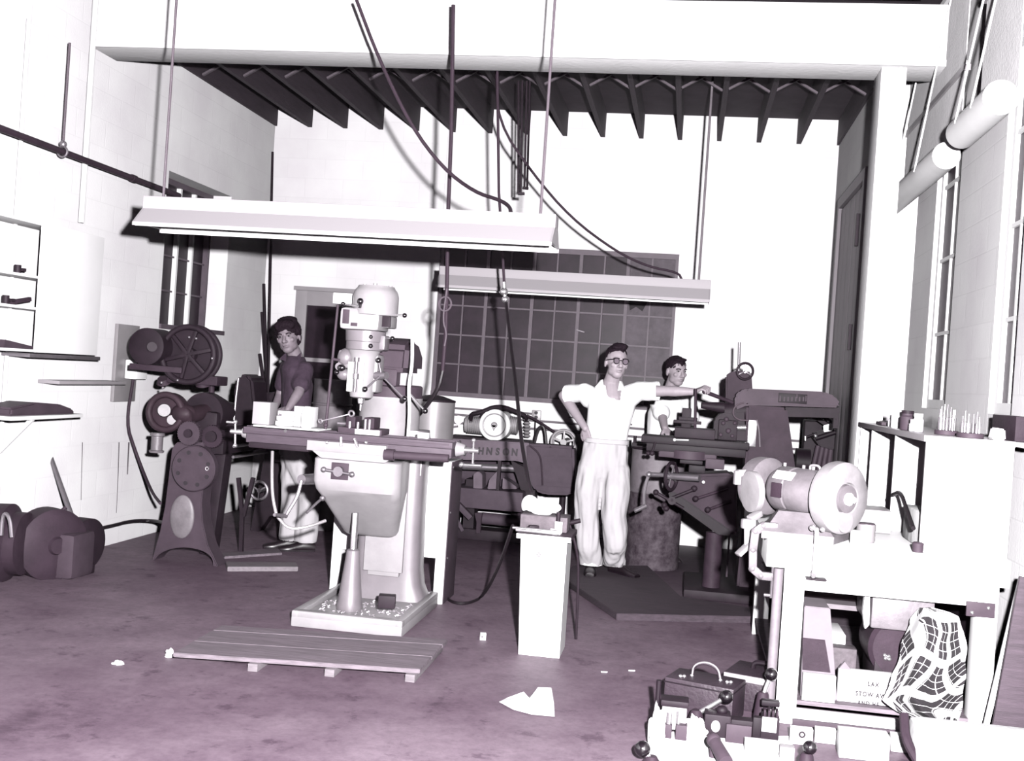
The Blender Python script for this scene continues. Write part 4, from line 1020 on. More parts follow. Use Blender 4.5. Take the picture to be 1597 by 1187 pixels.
b.build('cylinder', 'grind_pale', o)
b = MB(); p0, p1 = W(792, 662, CY+.1), W(806, 664, CY+.1)
for i in range(6): q = p0.lerp(p1, i/5); b.cyl(q, q+Vector((.008, 0, 0)), .085, n=24)
b.cyl(p0, p1, .068, n=24); b.build('cylinder', 'grind_pale', o)
b = MB()
for i in range(6): b.lathe(W(822, 655+5*i, CY+.05), (0, 0, 1), [(-.012, .022), (0, .036), (.012, .022)], 16)
b.build('muffler', 'mill_light', o)
b = MB().tube([W(734, 658, CY+.05), W(735, 645, CY), W(745, 644, CY), W(757, 640, CY), W(768, 635, CY), W(785, 634, CY), W(805, 642, CY), W(820, 648, CY), W(822, 658, CY+.05)], .020)
b.tube([W(748, 660, CY+.08), W(752, 645, CY+.05), W(765, 640, CY+.05), W(785, 638, CY+.05), W(800, 642, CY+.05)], .016)
b.tube([W(765, 650, CY+.1), W(760, 640, CY+.06), W(775, 636, CY+.04)], .012)
b.build('air_pipe', 'iron_dark', o)
MB().cyl((c.x-.5, CY+.15, .55), (c.x+.4, CY+.15, .55), .22, n=32, bev=.05).build('receiver_tank', 'saw_grey', o)
for dx in (-.35, .25): MB().box(c.x+dx-.03, c.x+dx+.03, CY+.02, CY+.28, 0, .42).build('leg', 'iron_dark', o)
MB().box(c.x-.45, c.x+.35, CY+.02, CY+.28, .74, c.z-r+.02, .02).build('motor_plate', 'iron_dark', o)
hang('belt_guard_hose', [W(832, 695, CY), W(838, 672, CY), W(845, 663, CY), W(850, 670, CY), W(852, 695, CY)], .016, 'rubber', 'black hose arched up behind the saw wheel housing', 'hose')
hang('compressor_hose', [W(822, 648, CY+.1), W(838, 656, CY+.15), W(856, 668, CY+.2), W(868, 676, CY+.2)], .012, 'iron_mid', 'dark pipe slanting from compressor to the spoked wheel', 'pipe')
# gauge, outlet on the back wall
g = thing('wall_gauge', 'small round grey gauge on the back wall beside the tank', 'gauge', W(715, 665, YB-.02))
MB().cyl(W(715, 655, YB), W(715, 655, YB-.05), .042, n=24).build('dial', 'tank_grey', g)
MB().bar(W(707, 666, YB-.02), W(714, 665, YB-.02), .03, .02).build('valve', 'drum_pale', g)
ol = thing('wall_outlet', 'grey double outlet box on the back wall below the window', 'outlet', W(836, 656, YB))
MB().pbox(829, 640, 843, 656, YB-.05, .05, .005).build('cover', 'tank_grey', ol)
for yy in (644, 651): MB().cyl(W(836, yy, YB-.05), W(836, yy, YB-.053), .018, n=14).build('socket', 'ink_black', ol)
hang('outlet_cord', [W(835, 652, YB-.06), W(834, 670, YB-.06), W(834, 690, YB-.06), W(834, 720, YB-.06)], .008, 'rubber', 'thin cord dropping from the wall outlet behind the saw', 'cord')

# ================================================================== horizontal milling machine at right
HY = 8.55
o = thing('horizontal_mill', 'dark horizontal milling machine with a long overarm at right', 'milling machine', (.55, 8.8, 0))
b = MB().pprism([(1146, 640), (1146, 618), (1154, 609), (1166, 606), (1285, 611), (1303, 618), (1311, 630), (1308, 636), (1166, 632)], HY, .26, .02)
oa = b.build('overarm', 'iron_grey', o)
b = MB().pbox(1214, 614, 1259, 629, HY-.006, .01, .003); np_ = b.build('name_plate', 'iron_black', oa)
b = MB().pbox(1215.5, 617, 1218, 626, HY-.010, .006).pbox(1256, 617, 1258, 626, HY-.010, .006).pbox(1242, 615, 1244, 621, HY-.010, .006)
for x in range(1222, 1254, 6): b.pbox(x, 619, x+2.2, 626, HY-.008, .006)
b.build('raised_mark', 'iron_grey', np_)
b = MB().pprism([(1224, 635), (1306, 637), (1306, 655), (1300, 652), (1228, 650)], HY+.06, .16, .006).pbox(1300, 636, 1308, 668, HY+.1, .08)
b.build('overarm_slide', 'iron_dark', o)
cz = W(1200, 634, HY).z
x0t, x1t = W(1164, 634, HY).x, W(1228, 634, HY).x; x0b, x1b = W(1166, 720, HY).x, W(1247, 760, HY).x+.04
b = MB().prism([(x0t, HY+.01, cz), (x1t, HY+.01, cz), (x1b, HY+.01, .6), (x1b+.05, HY+.01, .12), (x1b+.08, HY+.01, 0), (x0b-.02, HY+.01, 0), (x0b, HY+.01, .6)], (0, .40, 0), .02)
col = b.build('column', 'iron_mid', o)
b = MB().cyl(W(1208, 698, HY+.01), W(1208, 698, HY-.005), .075, n=28).cyl(W(1210, 710, HY), W(1210, 710, HY-.025), .022, n=16)
b.build('access_cover', 'iron_mid', col)
MB().pbox(1166, 655, 1180, 697, HY-.02, .04, .006).build('way_strip', 'bright_steel', col)
MB().ptube([(1180, 655, HY-.02), (1184, 670, HY-.02), (1185, 697, HY-.02)], 1.3).build('oil_line', 'drum_pale', col)
MB().tube([W(1160, 628, HY-.02), W(1147, 632, HY-.03), W(1142, 645, HY-.03), W(1150, 655, HY-.03), W(1168, 656, HY-.02)], .006).build('wire', 'copper_grey', col)
# tall slotting slide with handwheel
b = MB().pprism([(1132, 640), (1132, 586), (1140, 580), (1152, 578), (1172, 580), (1174, 610), (1166, 640)], HY+.28, .16, .012)
b.build('vertical_slide', 'iron_mid', o)
b = MB().pcyl(1153, 534, HY+.34, 1152, 582, HY+.34, 2.2).build('slide_screw', 'dull_steel', o)
c = W(1162, 579, HY+.22)
b = MB().torus(c, (-.25, 1, .05), .062, .010, 30, 8)
hw = b.build('handwheel', 'iron_dark', o)
b = MB()
for i in range(3): b.bar(c, c+Vector((math.cos(R(120*i+90))*.062, .016*math.cos(R(120*i+90)), math.sin(R(120*i+90))*.062)), .012, .012, .003, (0, 1, 0))
b.cyl(c, c+Vector((0, .06, 0)), .015, n=12); b.build('spoke', 'dull_steel', hw)
# spindle nose, arbor support
b = MB().pcyl(1168, 640, HY+.12, 1128, 642, HY+.1, 17, 14, 28).pprism([(1112, 690), (1114, 655), (1124, 645), (1160, 640), (1164, 690)], HY+.02, .26, .012)
b.pbox(1120, 655, 1150, 688, HY-.04, .1, .01)
b.build('spindle_head', 'iron_dark', o)
b = MB()
for x, y, r_ in ((1128, 660, .016), (1136, 672, .02), (1146, 660, .014), (1124, 678, .015), (1133, 654, .018), (1142, 680, .014)): MB().ball(W(x, y, HY-.05), r_).build('bolt', 'iron_grey', o)
MB().pcyl(1150, 667, HY-.03, 1163, 667, HY-.03, 4.5).build('drive_nut', 'bright_steel', o)
MB().pcyl(1094, 632, HY+.05, 1128, 636, HY+.08, 5, 9).build('arbor', 'iron_dark', o)
# lever held by the man
b = MB().cyl(W(1099, 611, HY-.02), W(1143, 628, HY+.06), .016, .013, 14).ball(W(1099, 611, HY-.02), .020)
b.build('control_lever', 'iron_mid', o)
# table, saddle, knee
TX0, TX1 = W(1000, 688, HY-.25).x, W(1150, 688, HY-.1).x
tz1, tz0 = W(1075, 683, HY-.18).z, W(1075, 701, HY-.18).z
b = MB().box(TX0, TX1+.08, HY-.28, HY+.02, tz0+.03, tz1, .008).box(TX0+.04, TX1+.06, HY-.24, HY-.02, tz0-.03, tz0+.04, .006)
tb = b.build('table', 'iron_black', o)
b = MB().pcyl(1053, 686, HY-.30, 1074, 686.5, HY-.30, 1.0).pball(1052, 686, HY-.30, 2.4)
b.build('feed_lever', 'white_enamel', tb)
b = MB().pcyl(1022, 690, HY-.30, 1017, 706, HY-.32, 1.6).pball(1017, 707, HY-.32, 4).pball(1011, 707, HY-.32, 3.5)
b.build('table_handle', 'iron_dark', tb)
zs0 = W(1085, 716, HY-.15).z
b = MB().box(W(1027, 708, HY-.2).x, W(1118, 708, HY-.2).x, HY-.24, HY-.0, zs0, tz0, .012).lathe((W(1075, 708, HY-.2).x, HY-.14, zs0-.0), (0, 0, 1), [(0, .15), (.06, .15)], 36)
b.pbox(1100, 716, 1130, 732, HY-.26, .22, .008)
b.build('saddle', 'iron_grey', o)
b = MB().pbox(1060, 718, 1096, 724, HY-.28, .05, .004).pbox(1074, 726, 1100, 738, HY-.28, .1, .006)
b.build('saddle_clamp', 'iron_black', o)
MB().pball(1097, 752, HY-.3, 2.6).build('oil_point', 'white_enamel', o)
kp = [(1040, 742), (1140, 738), (1150, 745), (1150, 835), (1128, 832), (1100, 815), (1050, 778), (1040, 768)]
b = MB().pprism(kp, HY-.22, .34, .02)
kn = b.build('knee', 'iron_mid', o)
b = MB().pprism([(1042, 768), (1052, 768), (1138, 826), (1138, 836), (1120, 834), (1045, 780)], HY-.235, .03, .006)
b.build('knee_rib', 'iron_black', kn)
c = W(1047, 743, HY-.34)
b = MB().torus(c, (1, -.45, .05), .098, .013, 36, 8)
hw = b.build('handwheel', 'iron_dark', o)
b = MB()
ax = Vector((1, -.45, .05)).normalized(); u = ax.orthogonal().normalized(); v_ = ax.cross(u)
for i in range(4): b.bar(c, c+(u*math.cos(R(90*i+20))+v_*math.sin(R(90*i+20)))*.098, .012, .012, .003)
b.cyl(c-ax*.03, c+ax*.22, .025, n=14)
b.build('spoke', 'dull_steel', hw)
b = MB().cyl(W(1058, 742, HY-.3), W(1012, 740, HY-.4), .016, n=14).ball(W(1012, 740, HY-.4), .022).tube([W(1012, 740, HY-.4), W(1007, 755, HY-.41), W(1004, 775, HY-.42), W(1005, 792, HY-.42)], .012)
b.cyl(W(1007, 789, HY-.42), W(990, 797, HY-.46), .018, .015, 14)
b.build('crank', 'dull_steel', o)
b = MB().cyl(W(1023, 768, HY-.34), W(1066, 793, HY-.34), .012, n=12).cyl(W(1040, 780, HY-.34), W(1083, 763, HY-.34), .012, n=12)
for x, y in ((1023, 768), (1039, 793), (1048, 780), (1083, 762), (1036, 788)): b.ball(W(x, y, HY-.34), .022)
b.cyl(W(1048, 781, HY-.36), W(1048, 781, HY-.2), .03, n=16)
b.build('star_handle', 'iron_dark', o)
for (x, y, x1_, y1_) in ((1085, 778, 1135, 762), (1104, 795, 1140, 782)):
    ball_lever(o, 'feed_lever', W(x1_, y1_, HY-.24), W(x, y, HY-.32), .012, .022, None, 'iron_dark', 'iron_mid')
# screw, foot
sx = W(1112, 860, HY-.05).x
b = MB().lathe((sx, HY-.10, 0), (0, 0, 1), [(0, .09), (.03, .09), (.05, .07), (.09, .066), (W(1113, 830, HY-.1).z, .062), (W(1113, 829, HY-.1).z, .03)], 28)
b.build('screw_housing', 'iron_mid', o)
MB().cyl((sx, HY-.1, W(1113, 832, HY-.1).z), (sx, HY-.1, W(1113, 805, HY-.1).z), .020, n=16).build('elevating_screw', 'bright_steel', o)
b = MB().box(sx-.2, x1b+.12, HY-.32, HY+.5, 0, .07, .015)
b.build('base', 'iron_dark', o)
MB().pbox(1134, 832, 1137, 900, HY-.1, .04).build('stop_rod', 'iron_grey', o)
# vise on its table with a tall screw
v = thing('milling_vise', 'dark vise with upright screw standing on the horizontal mill table', 'vise', W(1075, 684, HY-.1))
b = MB().box(W(1052, 675, HY-.15).x, W(1115, 675, HY-.15).x, HY-.25, HY-.02, tz1, W(1075, 667, HY-.15).z, .008).build('base', 'iron_dark', v)
MB().pbox(1063, 637, 1078, 668, HY-.18, .14, .006).build('jaw', 'iron_dark', v)
MB().pbox(1050, 656, 1094, 661, HY-.22, .05, .004).pbox(1058, 651, 1088, 656, HY-.2, .1, .004).build('clamp_bar', 'iron_dark', v)
MB().pcyl(1085, 606, HY-.21, 1084, 668, HY-.21, 2.3).build('clamp_screw', 'iron_mid', v)

# ================================================================== oil drum
dx0, dx1 = W(979, 800, 9.55).x, W(1063, 800, 9.55).x
r = (dx1-dx0)/2; dc = ((dx0+dx1)/2, 9.55, 0)
o = thing('steel_drum', 'mottled rusty steel drum, pale above and dark below, behind the man in white', 'drum', dc)
h1, h2 = W(1020, 772, 9.3).z, W(1020, 702, 9.3).z
h0 = W(1020, 818, 9.3).z
b = MB().lathe(dc, (0, 0, 1), [(0, r*.98), (.015, r), (h0-.01, r), (h0, r*1.02), (h0+.01, r), (h1, r)], 48)
b.build('lower_shell', 'drum_rust', o)
MB().lathe(dc, (0, 0, 1), [(h1, r), (h1+.01, r*1.015), (h1+.02, r*.995), (h2, r*.995)], 48).build('upper_shell', 'drum_pale', o)
MB().torus((dc[0], dc[1], h2), (0, 0, 1), r*.995, .012, 44, 8).build('rim', 'iron_dark', o)
b = MB().cyl((dc[0]-.2, 9.4, h2+.02), (dc[0]-.2, 9.4, h2+.10), .014, n=10).bar((dc[0]-.22, 9.38, h2+.029), (dc[0]+.1, 9.4, h2+.029), .05, .03)
tag(b.build('bar_stub', 'iron_dark'), 'dark bar with upright pin lying across the steel drum', 'bar')

# small drill stand beyond the overarm at right
DY = 9.6
o = thing('tool_stand', 'small dark vise stand on splayed legs under the overarm, back right', 'stand', (1.0, DY, 0))
b = MB().pprism([(1268, 682), (1300, 672), (1306, 676), (1306, 700), (1300, 702), (1278, 696)], DY, .25, .01)
b.build('top_plate', 'iron_dark', o)
b = MB().pprism([(1272, 684), (1268, 676), (1280, 672), (1302, 668), (1307, 676), (1302, 684)], DY-.02, .12, .008).pcyl(1272, 684, DY-.05, 1303, 674, DY-.05, 4).pcyl(1254, 683, DY-.04, 1274, 676, DY-.04, 2)
b.build('vise', 'iron_black', o)
b = MB().pball(1272, 680, DY-.06, 3).pcyl(1276, 682, DY-.06, 1290, 677, DY-.06, 1.3).pcyl(1256, 680, DY-.06, 1256, 687, DY-.06, 2)
b.build('screw', 'bright_steel', o)
b = MB().bar(W(1268, 648, DY), W(1297, 668, DY), .035, .035, .004).bar(W(1278, 646, DY), W(1304, 664, DY), .03, .03, .004)
b.build('arm', 'iron_dark', o)
MB().pprism([(1284, 664), (1297, 660), (1303, 664), (1298, 672), (1285, 674)], DY-.06, .03, .004).build('rag', 'white_enamel', o)
for x in (1276, 1283, 1290, 1297): MB().cyl(W(x, 695, DY+.1), (W(x, 695, DY+.1).x-.16+(x-1278)*.004, DY+.1, 0), .020, n=10).build('leg', 'iron_grey', o)
b = MB().box(1.02, 1.20, DY+.3, DY+.5, .85, 1.32, .01)
b.build('back_casting', 'iron_dark', o)
MB().box(W(1300, 700, DY).x, 1.20, DY+.2, DY+.5, 0, .849, .01).build('cabinet', 'iron_dark', o)
b = MB().pcyl(1240, 720, HY+.6, 1262, 722, HY+.6, 22, n=30)
tag(b.build('flat_pulley', 'iron_black'), 'dark round pulley showing behind the grinder beside the mill column', 'pulley')
# ================================================================== wooden duckboards and scraps on the floor
def slab(name, m, quad, z0, z1, label, cat='platform'):
    top = [Vector((p.x, p.y, z1)) for p in quad]
    return tag(MB().prism(top, (0, 0, z0-z1), .004).build(name, m), label, cat)
q = [G(345, 975, .062), G(698, 997, .062), G(655, 1044, .062), G(270, 1018, .062)]
pf = thing('standing_board', 'long worn wooden standing board on small skids, in front of the vertical mill', 'platform', (-1.85, 5.8, 0))
def lerp4(u, v): return q[3].lerp(q[2], u).lerp(q[0].lerp(q[1], u), v)
for v0, v1 in ((.0, .40), (.404, .80), (.808, 1.0)):
    pts = [lerp4(0, v0), lerp4(1, v0), lerp4(1, v1), lerp4(0, v1)]
    MB().prism(pts, (0, 0, -.022), .003).build('plank', 'wood_plank', pf)
for u in (.33, .64, .965):
    a, c = lerp4(u, .0), lerp4(u, .98)
    MB().bar(Vector((a.x, a.y-.02, .019)), Vector((c.x, c.y, .019)), .05, .038, .003).build('skid', 'wood_pale', pf)
p2 = [G(878, 901, .045), G(962, 957, .045), G(1185, 962, .045), G(1185, 950, .045), G(1062, 930, .045), G(1010, 882, .045), G(893, 882, .045)]
pl = slab('duckboard', 'wood_dark', p2, 0.0, .045, 'low dark wooden board under the feet of the man in white', 'platform')
def crumple(label, name, c, sx, sy, sz, seed, m='paper_white', cat='paper', n=14):
    rnd = random.Random(seed); b = bmesh.new()
    bmesh.ops.create_icosphere(b, subdivisions=4, radius=1)
    from mathutils import noise
    for v in b.verts:
        d = 1+.45*noise.noise(v.co*1.6+Vector((seed, 0, 0)))+.22*noise.noise(v.co*4+Vector((0, seed, 0)))
        z = v.co.z*d
        v.co = Vector((v.co.x*sx*d, v.co.y*sy*d, max(-.25, z)*sz))
    zmin = min(v.co.z for v in b.verts)
    b.transform(Matrix.Translation((c[0], c[1], c[2]-zmin)))
    mb = MB(); mb.merge(b)
    return tag(mb.build(name, m), label, cat)
c = G(822, 1102); 
b = MB()
P_ = [G(778, 1096), G(790, 1090), G(822, 1090), G(840, 1078), G(860, 1074), G(864, 1098), G(865, 1119), G(830, 1116), G(800, 1108)]
cc = G(825, 1101)
for i in range(len(P_)):
    a, d = P_[i], P_[(i+1) % len(P_)]
    b._add([a+Vector((0, 0, .004)), d+Vector((0, 0, .004)), (a+d)/2*.5+cc*.5+Vector((0, 0, .05 if i % 2 else .022)), cc+Vector((0, 0, .035))], [(0, 1, 2), (0, 2, 3), (1, 3, 2)])
tag(b.build('floor_rag', 'cloth_white', smooth=False), 'white crumpled rag on the open floor nearest the camera', 'rag')
crumple('small white paper scrap by left corner of the standing board', 'paper_scrap', G(264, 1024), .022, .022, .03, 3)
crumple('tiny white paper ball alone on the floor at left', 'paper_ball', G(184, 1036), .024, .018, .014, 5)
o = thing('match_box', 'tiny white square box on the floor right of the mill base', 'box', G(753, 998))
MB().obox(G(753, 998)+Vector((0, 0, .021)), (.035, .03, .042), (0, 0, .2), .002).build('box', 'white_enamel', o)
MB().obox(G(753, 998)+Vector((-.002, -.017, .021)), (.012, .004, .012), (0, 0, .2)).build('mark', 'ink', o)
for (x, y, lab) in ((942, 1049, 'thin white splinter on the floor between rag and tool case'), (985, 1047, 'tiny pale chip on the floor beyond the tool case')):
    tag(MB().obox(G(x, y)+Vector((0, 0, .004)), (.035, .008, .006), (0, 0, .3)).build('wood_chip', 'white_paint'), lab, 'chip')
# thin hose lying across the floor
hang('floor_hose', [(W(806, 822, 6.2).x-.03, 6.25, W(806, 822, 6.2).z), W(795, 835, 6.3), W(780, 880, 6.5), G(755, 930, .012), G(730, 942, .012), G(705, 940, .012), G(695, 930, .012)], .010, 'rubber', 'thin dark hose sagging from the white pedestal to the floor', 'hose')

# ================================================================== white pedestal with its rag and tools
y0 = 6.12
o = thing('tool_pedestal', 'narrow white box pedestal with a dark overhanging top, in front of the man in white', 'pedestal', (-.71, 6.27, 0))
xl, xr = W(810, 1000, y0).x, W(874, 1000, y0).x
xlt, xrt = W(812, 845, y0).x, W(884, 850, y0).x
zt = W(848, 842, y0).z
b = MB().loft([[Vector((xl, y0, 0)), Vector((xr, y0, 0)), Vector((xr, y0+.28, 0)), Vector((xl, y0+.28, 0))], [Vector((xlt, y0, zt)), Vector((xrt, y0, zt)), Vector((xrt, y0+.28, zt)), Vector((xlt, y0+.28, zt))]])
b.build('box', 'white_enamel', o)
MB().box(xlt-.02, xrt+.022, y0-.03, y0+.34, zt, zt+.03, .004).build('top', 'iron_grey', o)
MB().box(xlt-.021, xrt+.023, y0-.034, y0-.029, zt+.002, zt+.028).build('edge_strip', 'white_enamel', o)
MB().torus(W(840, 865, y0-.001), (0, 1, 0), .009, .003, 16, 6).build('knot_hole', 'drum_pale', o)
PT = zt+.0305
bx = thing('wooden_box', 'rough wooden block box on the white pedestal top, rag over it', 'box', ((xlt+xrt)/2, y0+.2, PT))
px0, px1 = W(812, 800, y0+.12).x, W(886, 800, y0+.12).x
MB().box(px0, px1, y0+.12, y0+.30, PT, PT+.085, .006).build('block', 'wood_block', bx)
BT = PT+.086
# folded white rag on the box
rm = bmesh.new()
b = MB()
Yr = y0+.20
b.tube([W(823, 795, Yr), W(821, 785, Yr), W(826, 778, Yr), W(832, 784, Yr), W(836, 793, Yr), W(850, 797, Yr), W(862, 790, Yr), W(872, 793, Yr)], lambda t: .034-.012*t, 12)
b.ball(W(829, 786, Yr), .042, (1, .9, 1.1)).ball(W(845, 797, Yr), .04, (1.6, 1, .7)).ball(W(866, 792, Yr), .028, (1.3, 1, .8))
rg = b.build('shop_rag', 'cloth_white'); tag(rg, 'bunched white shop rag lying on the wooden block', 'rag')
md = rg.modifiers.new('r', 'REMESH'); md.mode = 'VOXEL'; md.voxel_size = .008; md.use_smooth_shade = True
b = MB().box(xlt-.035, xrt-.04, y0+.02, y0+.035, PT, PT+.014, .003)
tag(b.build('caliper_beam', 'bright_steel'), 'bright flat caliper beam along the pedestal front edge', 'caliper')
b = MB().cyl((xlt-.06, y0+.07, PT+.012), (xrt-.05, y0+.07, PT+.012), .008, n=12)
tag(b.build('gauge_rod', 'bright_steel'), 'round bright rod behind the caliper on the pedestal', 'rod')
gx = W(870, 825, y0+.06).x
g_ = thing('height_gauge', 'small white gauge block with upright pin on the pedestal', 'gauge', (gx, y0+.085, PT))
MB().box(gx-.022, gx+.022, y0+.082, y0+.112, PT, PT+.065, .004).build('block', 'white_enamel', g_)
MB().cyl((gx-.005, y0+.097, PT+.065), (gx-.005, y0+.097, PT+.115), .012, n=12).build('pin', 'iron_dark', g_)
MB().box(gx-.045, gx-.024, y0+.085, y0+.105, PT, PT+.022, .003).build('foot', 'white_enamel', g_)
b = MB().obox((xlt+.055, y0+.095, PT+.018), (.06, .03, .03), (0, 0, .4), .008).obox((xlt+.03, y0+.10, PT+.012), (.03, .02, .02), (0, 0, -.3), .005)
tag(b.build('clamp_dog', 'iron_dark'), 'small dark clamp among bright rods on the pedestal', 'clamp')
b = MB().cyl(W(878, 818, y0+.45), W(905, 812, y0+.45), .014, n=10).tube([W(888, 818, y0+.45), W(898, 850, y0+.46), W(903, 885, y0+.48), Vector((W(905, 890, y0+.48).x, y0+.5, 0))], .008)
tag(b.build('floor_jack_rod', 'iron_dark'), 'thin dark stand with a cross bar between pedestal and trouser leg', 'stand')

# ================================================================== white workbench at right
BX0, BX1, BY0, BY1, BZ = .42, 1.50, 5.36, 7.40, .845
bench = thing('workbench', 'heavy white wooden workbench along the right wall', 'workbench', ((BX0+BX1)/2, (BY0+BY1)/2, 0))
MB().box(BX0, BX1, BY0, BY1, BZ-.125, BZ, .006).build('top', 'white_paint', bench)
for (x, y) in ((BX0+.09, BY0+.03), (BX1-.13, BY0+.03), (BX0+.09, BY1-.15), (BX1-.13, BY1-.15)):
    MB().box(x, x+.095, y, y+.095, 0, BZ-.125, .004).build('leg', 'white_paint', bench)
MB().box(BX0+.185, BX1-.13, BY0+.035, BY0+.075, BZ-.225, BZ-.127, .004).build('top_rail', 'white_paint', bench)
MB().box(BX0+.10, BX1-.04, BY0-.0, BY0+.03, .0, .075, .004).build('bottom_rail', 'white_paint', bench)
MB().box(BX0+.10, BX1-.05, BY0+.04, BY1-.1, .085, .105).build('lower_shelf', 'wood_plank', bench)
MB().box(BX0+.12, BX1-.15, BY0+.62, BY1-.1, .44, .465).build('upper_shelf', 'wood_pale', bench)
MB().box(BX1-.04, BX1-.02, BY0+.1, BY1-.02, 0, BZ-.13).build('back_board', 'iron_dark', bench)
MB().box(BX0+.1, BX1-.05, BY1-.03, BY1-.01, 0, BZ-.13).build('end_board', 'iron_dark', bench)
bp = W(1530, 951, BY0+.02)
br = MB().box(bp.x-.065, bp.x+.06, BY0+.012, BY0+.028, bp.z-.033, bp.z+.033, .002).build('steel_bracket', 'iron_grey', bench)
MB().ball((bp.x-.04, BY0+.012, bp.z-.015), .009).ball((bp.x+.03, BY0+.012, bp.z+.012), .009).build('rivet', 'bright_steel', br)
# pipe leg clamped beside the bench
tag(MB().cyl((W(1206, 1020, BY0).x, BY0+.02, 0), (W(1206, 1020, BY0).x, BY0+.02, BZ-.13), .022, n=16).build('pipe_post', 'drum_pale'), 'thin grey pipe standing against left leg of the white bench', 'pipe')

# things under the bench
US, LS = .466, .106
b = MB().cyl((BX0+.2, BY0+.75, US+.05), (BX1-.45, BY0+.75, US+.05), .05, n=18)
tag(b.build('long_roll', 'iron_rust'), 'dark long roll lying on the bench upper shelf', 'roll')
b = MB()
for i in range(5): b.tube([(BX0+.2+.12*i, BY0+.75, US+.10), (BX0+.26+.12*i, BY0+.73, US+.125), (BX0+.32+.12*i, BY0+.76, US+.10)], .007)
tag(b.build('wire_tangle', 'iron_mid'), 'tangle of thin dark wire on the long roll under the bench', 'wire')
a = W(1360, 930, BY0+.2); 
mx0, mx1 = W(1356, 950, BY0+.2).x, W(1447, 950, BY0+.2).x
mz0, mz1 = W(1400, 980, BY0+.2).z, W(1400, 925, BY0+.2).z
mb_ = thing('motor_case', 'large grey metal motor case under the bench with rounded belly', 'motor', ((mx0+mx1)/2, BY0+.4, LS))
MB().box(mx0, mx1+.02, BY0+.14, BY0+.60, mz0, mz1, .012).build('housing', 'grind_grey', mb_)
MB().pprism([(1350, 922), (1357, 928), (1356, 975), (1349, 982), (1346, 955)], BY0+.12, .05, .004).build('flange', 'white_paint', mb_)
b = MB().cyl(((mx0+mx1)/2+.03, BY0+.20, mz0-.10), ((mx0+mx1)/2+.03, BY0+.52, mz0-.10), .155, n=36, bev=.02)
bl = b.build('belly', 'iron_mid', mb_)
b = MB()
for x, y in ((1380, 1022), (1386, 1024), (1381, 1027), (1387, 1028)): MB().ball(W(x, y, BY0+.195), .010).build('bolt', 'bright_steel', bl)
MB().box(mx0+.04, mx1-.02, BY0+.2, BY0+.55, LS, mz0-.15, .005).build('foot', 'iron_dark', mb_)
# boxes on the lower shelf
x0, x1 = W(1246, 1060, BY0+.12).x, W(1300, 1060, BY0+.12).x
bx = thing('open_crate', 'tall pale crate with a dark panel just inside left bench leg', 'crate', ((x0+x1)/2, BY0+.2, LS))
MB().prism([(x0+.01, BY0+.10, LS), (x1+.02, BY0+.10, LS), (x1-.04, BY0+.10, LS+.43), (x0, BY0+.10, LS+.43)], (0, .25, 0), .004).build('body', 'cardboard', bx)
MB().prism([(x0+.01, BY0+.093, LS+.13), (x1-.02, BY0+.093, LS+.13), (x1-.055, BY0+.093, LS+.28), (x0+.0, BY0+.093, LS+.28)], (0, .006, 0)).build('dark_panel', 'iron_mid', bx)
x0, x1 = W(1250, 1090, BY0+.05).x, W(1302, 1090, BY0+.05).x
tag(MB().box(x0, x1, BY0+.045, BY0+.085, LS, LS+.125, .003).build('white_carton', 'cardboard_white'), 'small plain white carton low inside left bench leg', 'carton')
x0, x1 = W(1303, 1080, BY0+.12).x, W(1400, 1080, BY0+.12).x
cz = W(1345, 1045, BY0+.12).z
bx = thing('lettered_carton', 'white carton with faint printed lines of words, under the bench', 'carton', ((x0+x1)/2, BY0+.2, LS))
MB().box(x0+.005, x1, BY0+.10, BY0+.138, LS, cz, .003).build('body', 'cardboard_white', bx)
MB().prism([(x0+.005, BY0+.10, cz), (x0+.06, BY0+.10, cz), (x0+.03, BY0+.10, cz+.035)], (0, .02, 0)).build('flap', 'cardboard', bx)
for tx, px, py, sz in (('LAX', 1362, 1068, .030), ('STOW AWAY', 1364, 1085, .030), ('AND HE', 1354, 1098, .028)):
    c = W(px, py, BY0+.098)
    lettering(tx[:7] if 0 else tx, sz, Matrix.Translation(c) @ Matrix.Rotation(R(1), 4, 'Y') @ FACE @ Matrix.Diagonal((.8, 1, 1, 1)), 'ink_black', bx, 'print', .002, .0012)
x0, x1 = W(1284, 1020, BY0+.6).x, W(1375, 1020, BY0+.6).x
z0_ = W(1330, 1042, BY0+.45).z
tag(MB().box(x0-.02, (mx0+mx1)/2-.14, BY0+.42, BY0+.52, z0_-.02, z0_+.10, .006).build('timber_offcut', 'wood_block'), 'rough pale timber offcut crossing the bench under the shelf', 'timber')
tag(MB().box(x0-.02, (mx0+mx1)/2-.14, BY0+.44, BY0+.50, LS, z0_-.021, .006).build('timber_support', 'wood_plank'), 'dark plank on edge below the pale timber offcut', 'timber')
tag(MB().box(W(1268, 998, BY0+.7).x, W(1312, 998, BY0+.7).x, BY0+.55, BY0+.85, LS, W(1290, 988, BY0+.55).z, .004).build('file_box', 'white_paint'), 'pale box in the shadow behind the timber offcut', 'box')
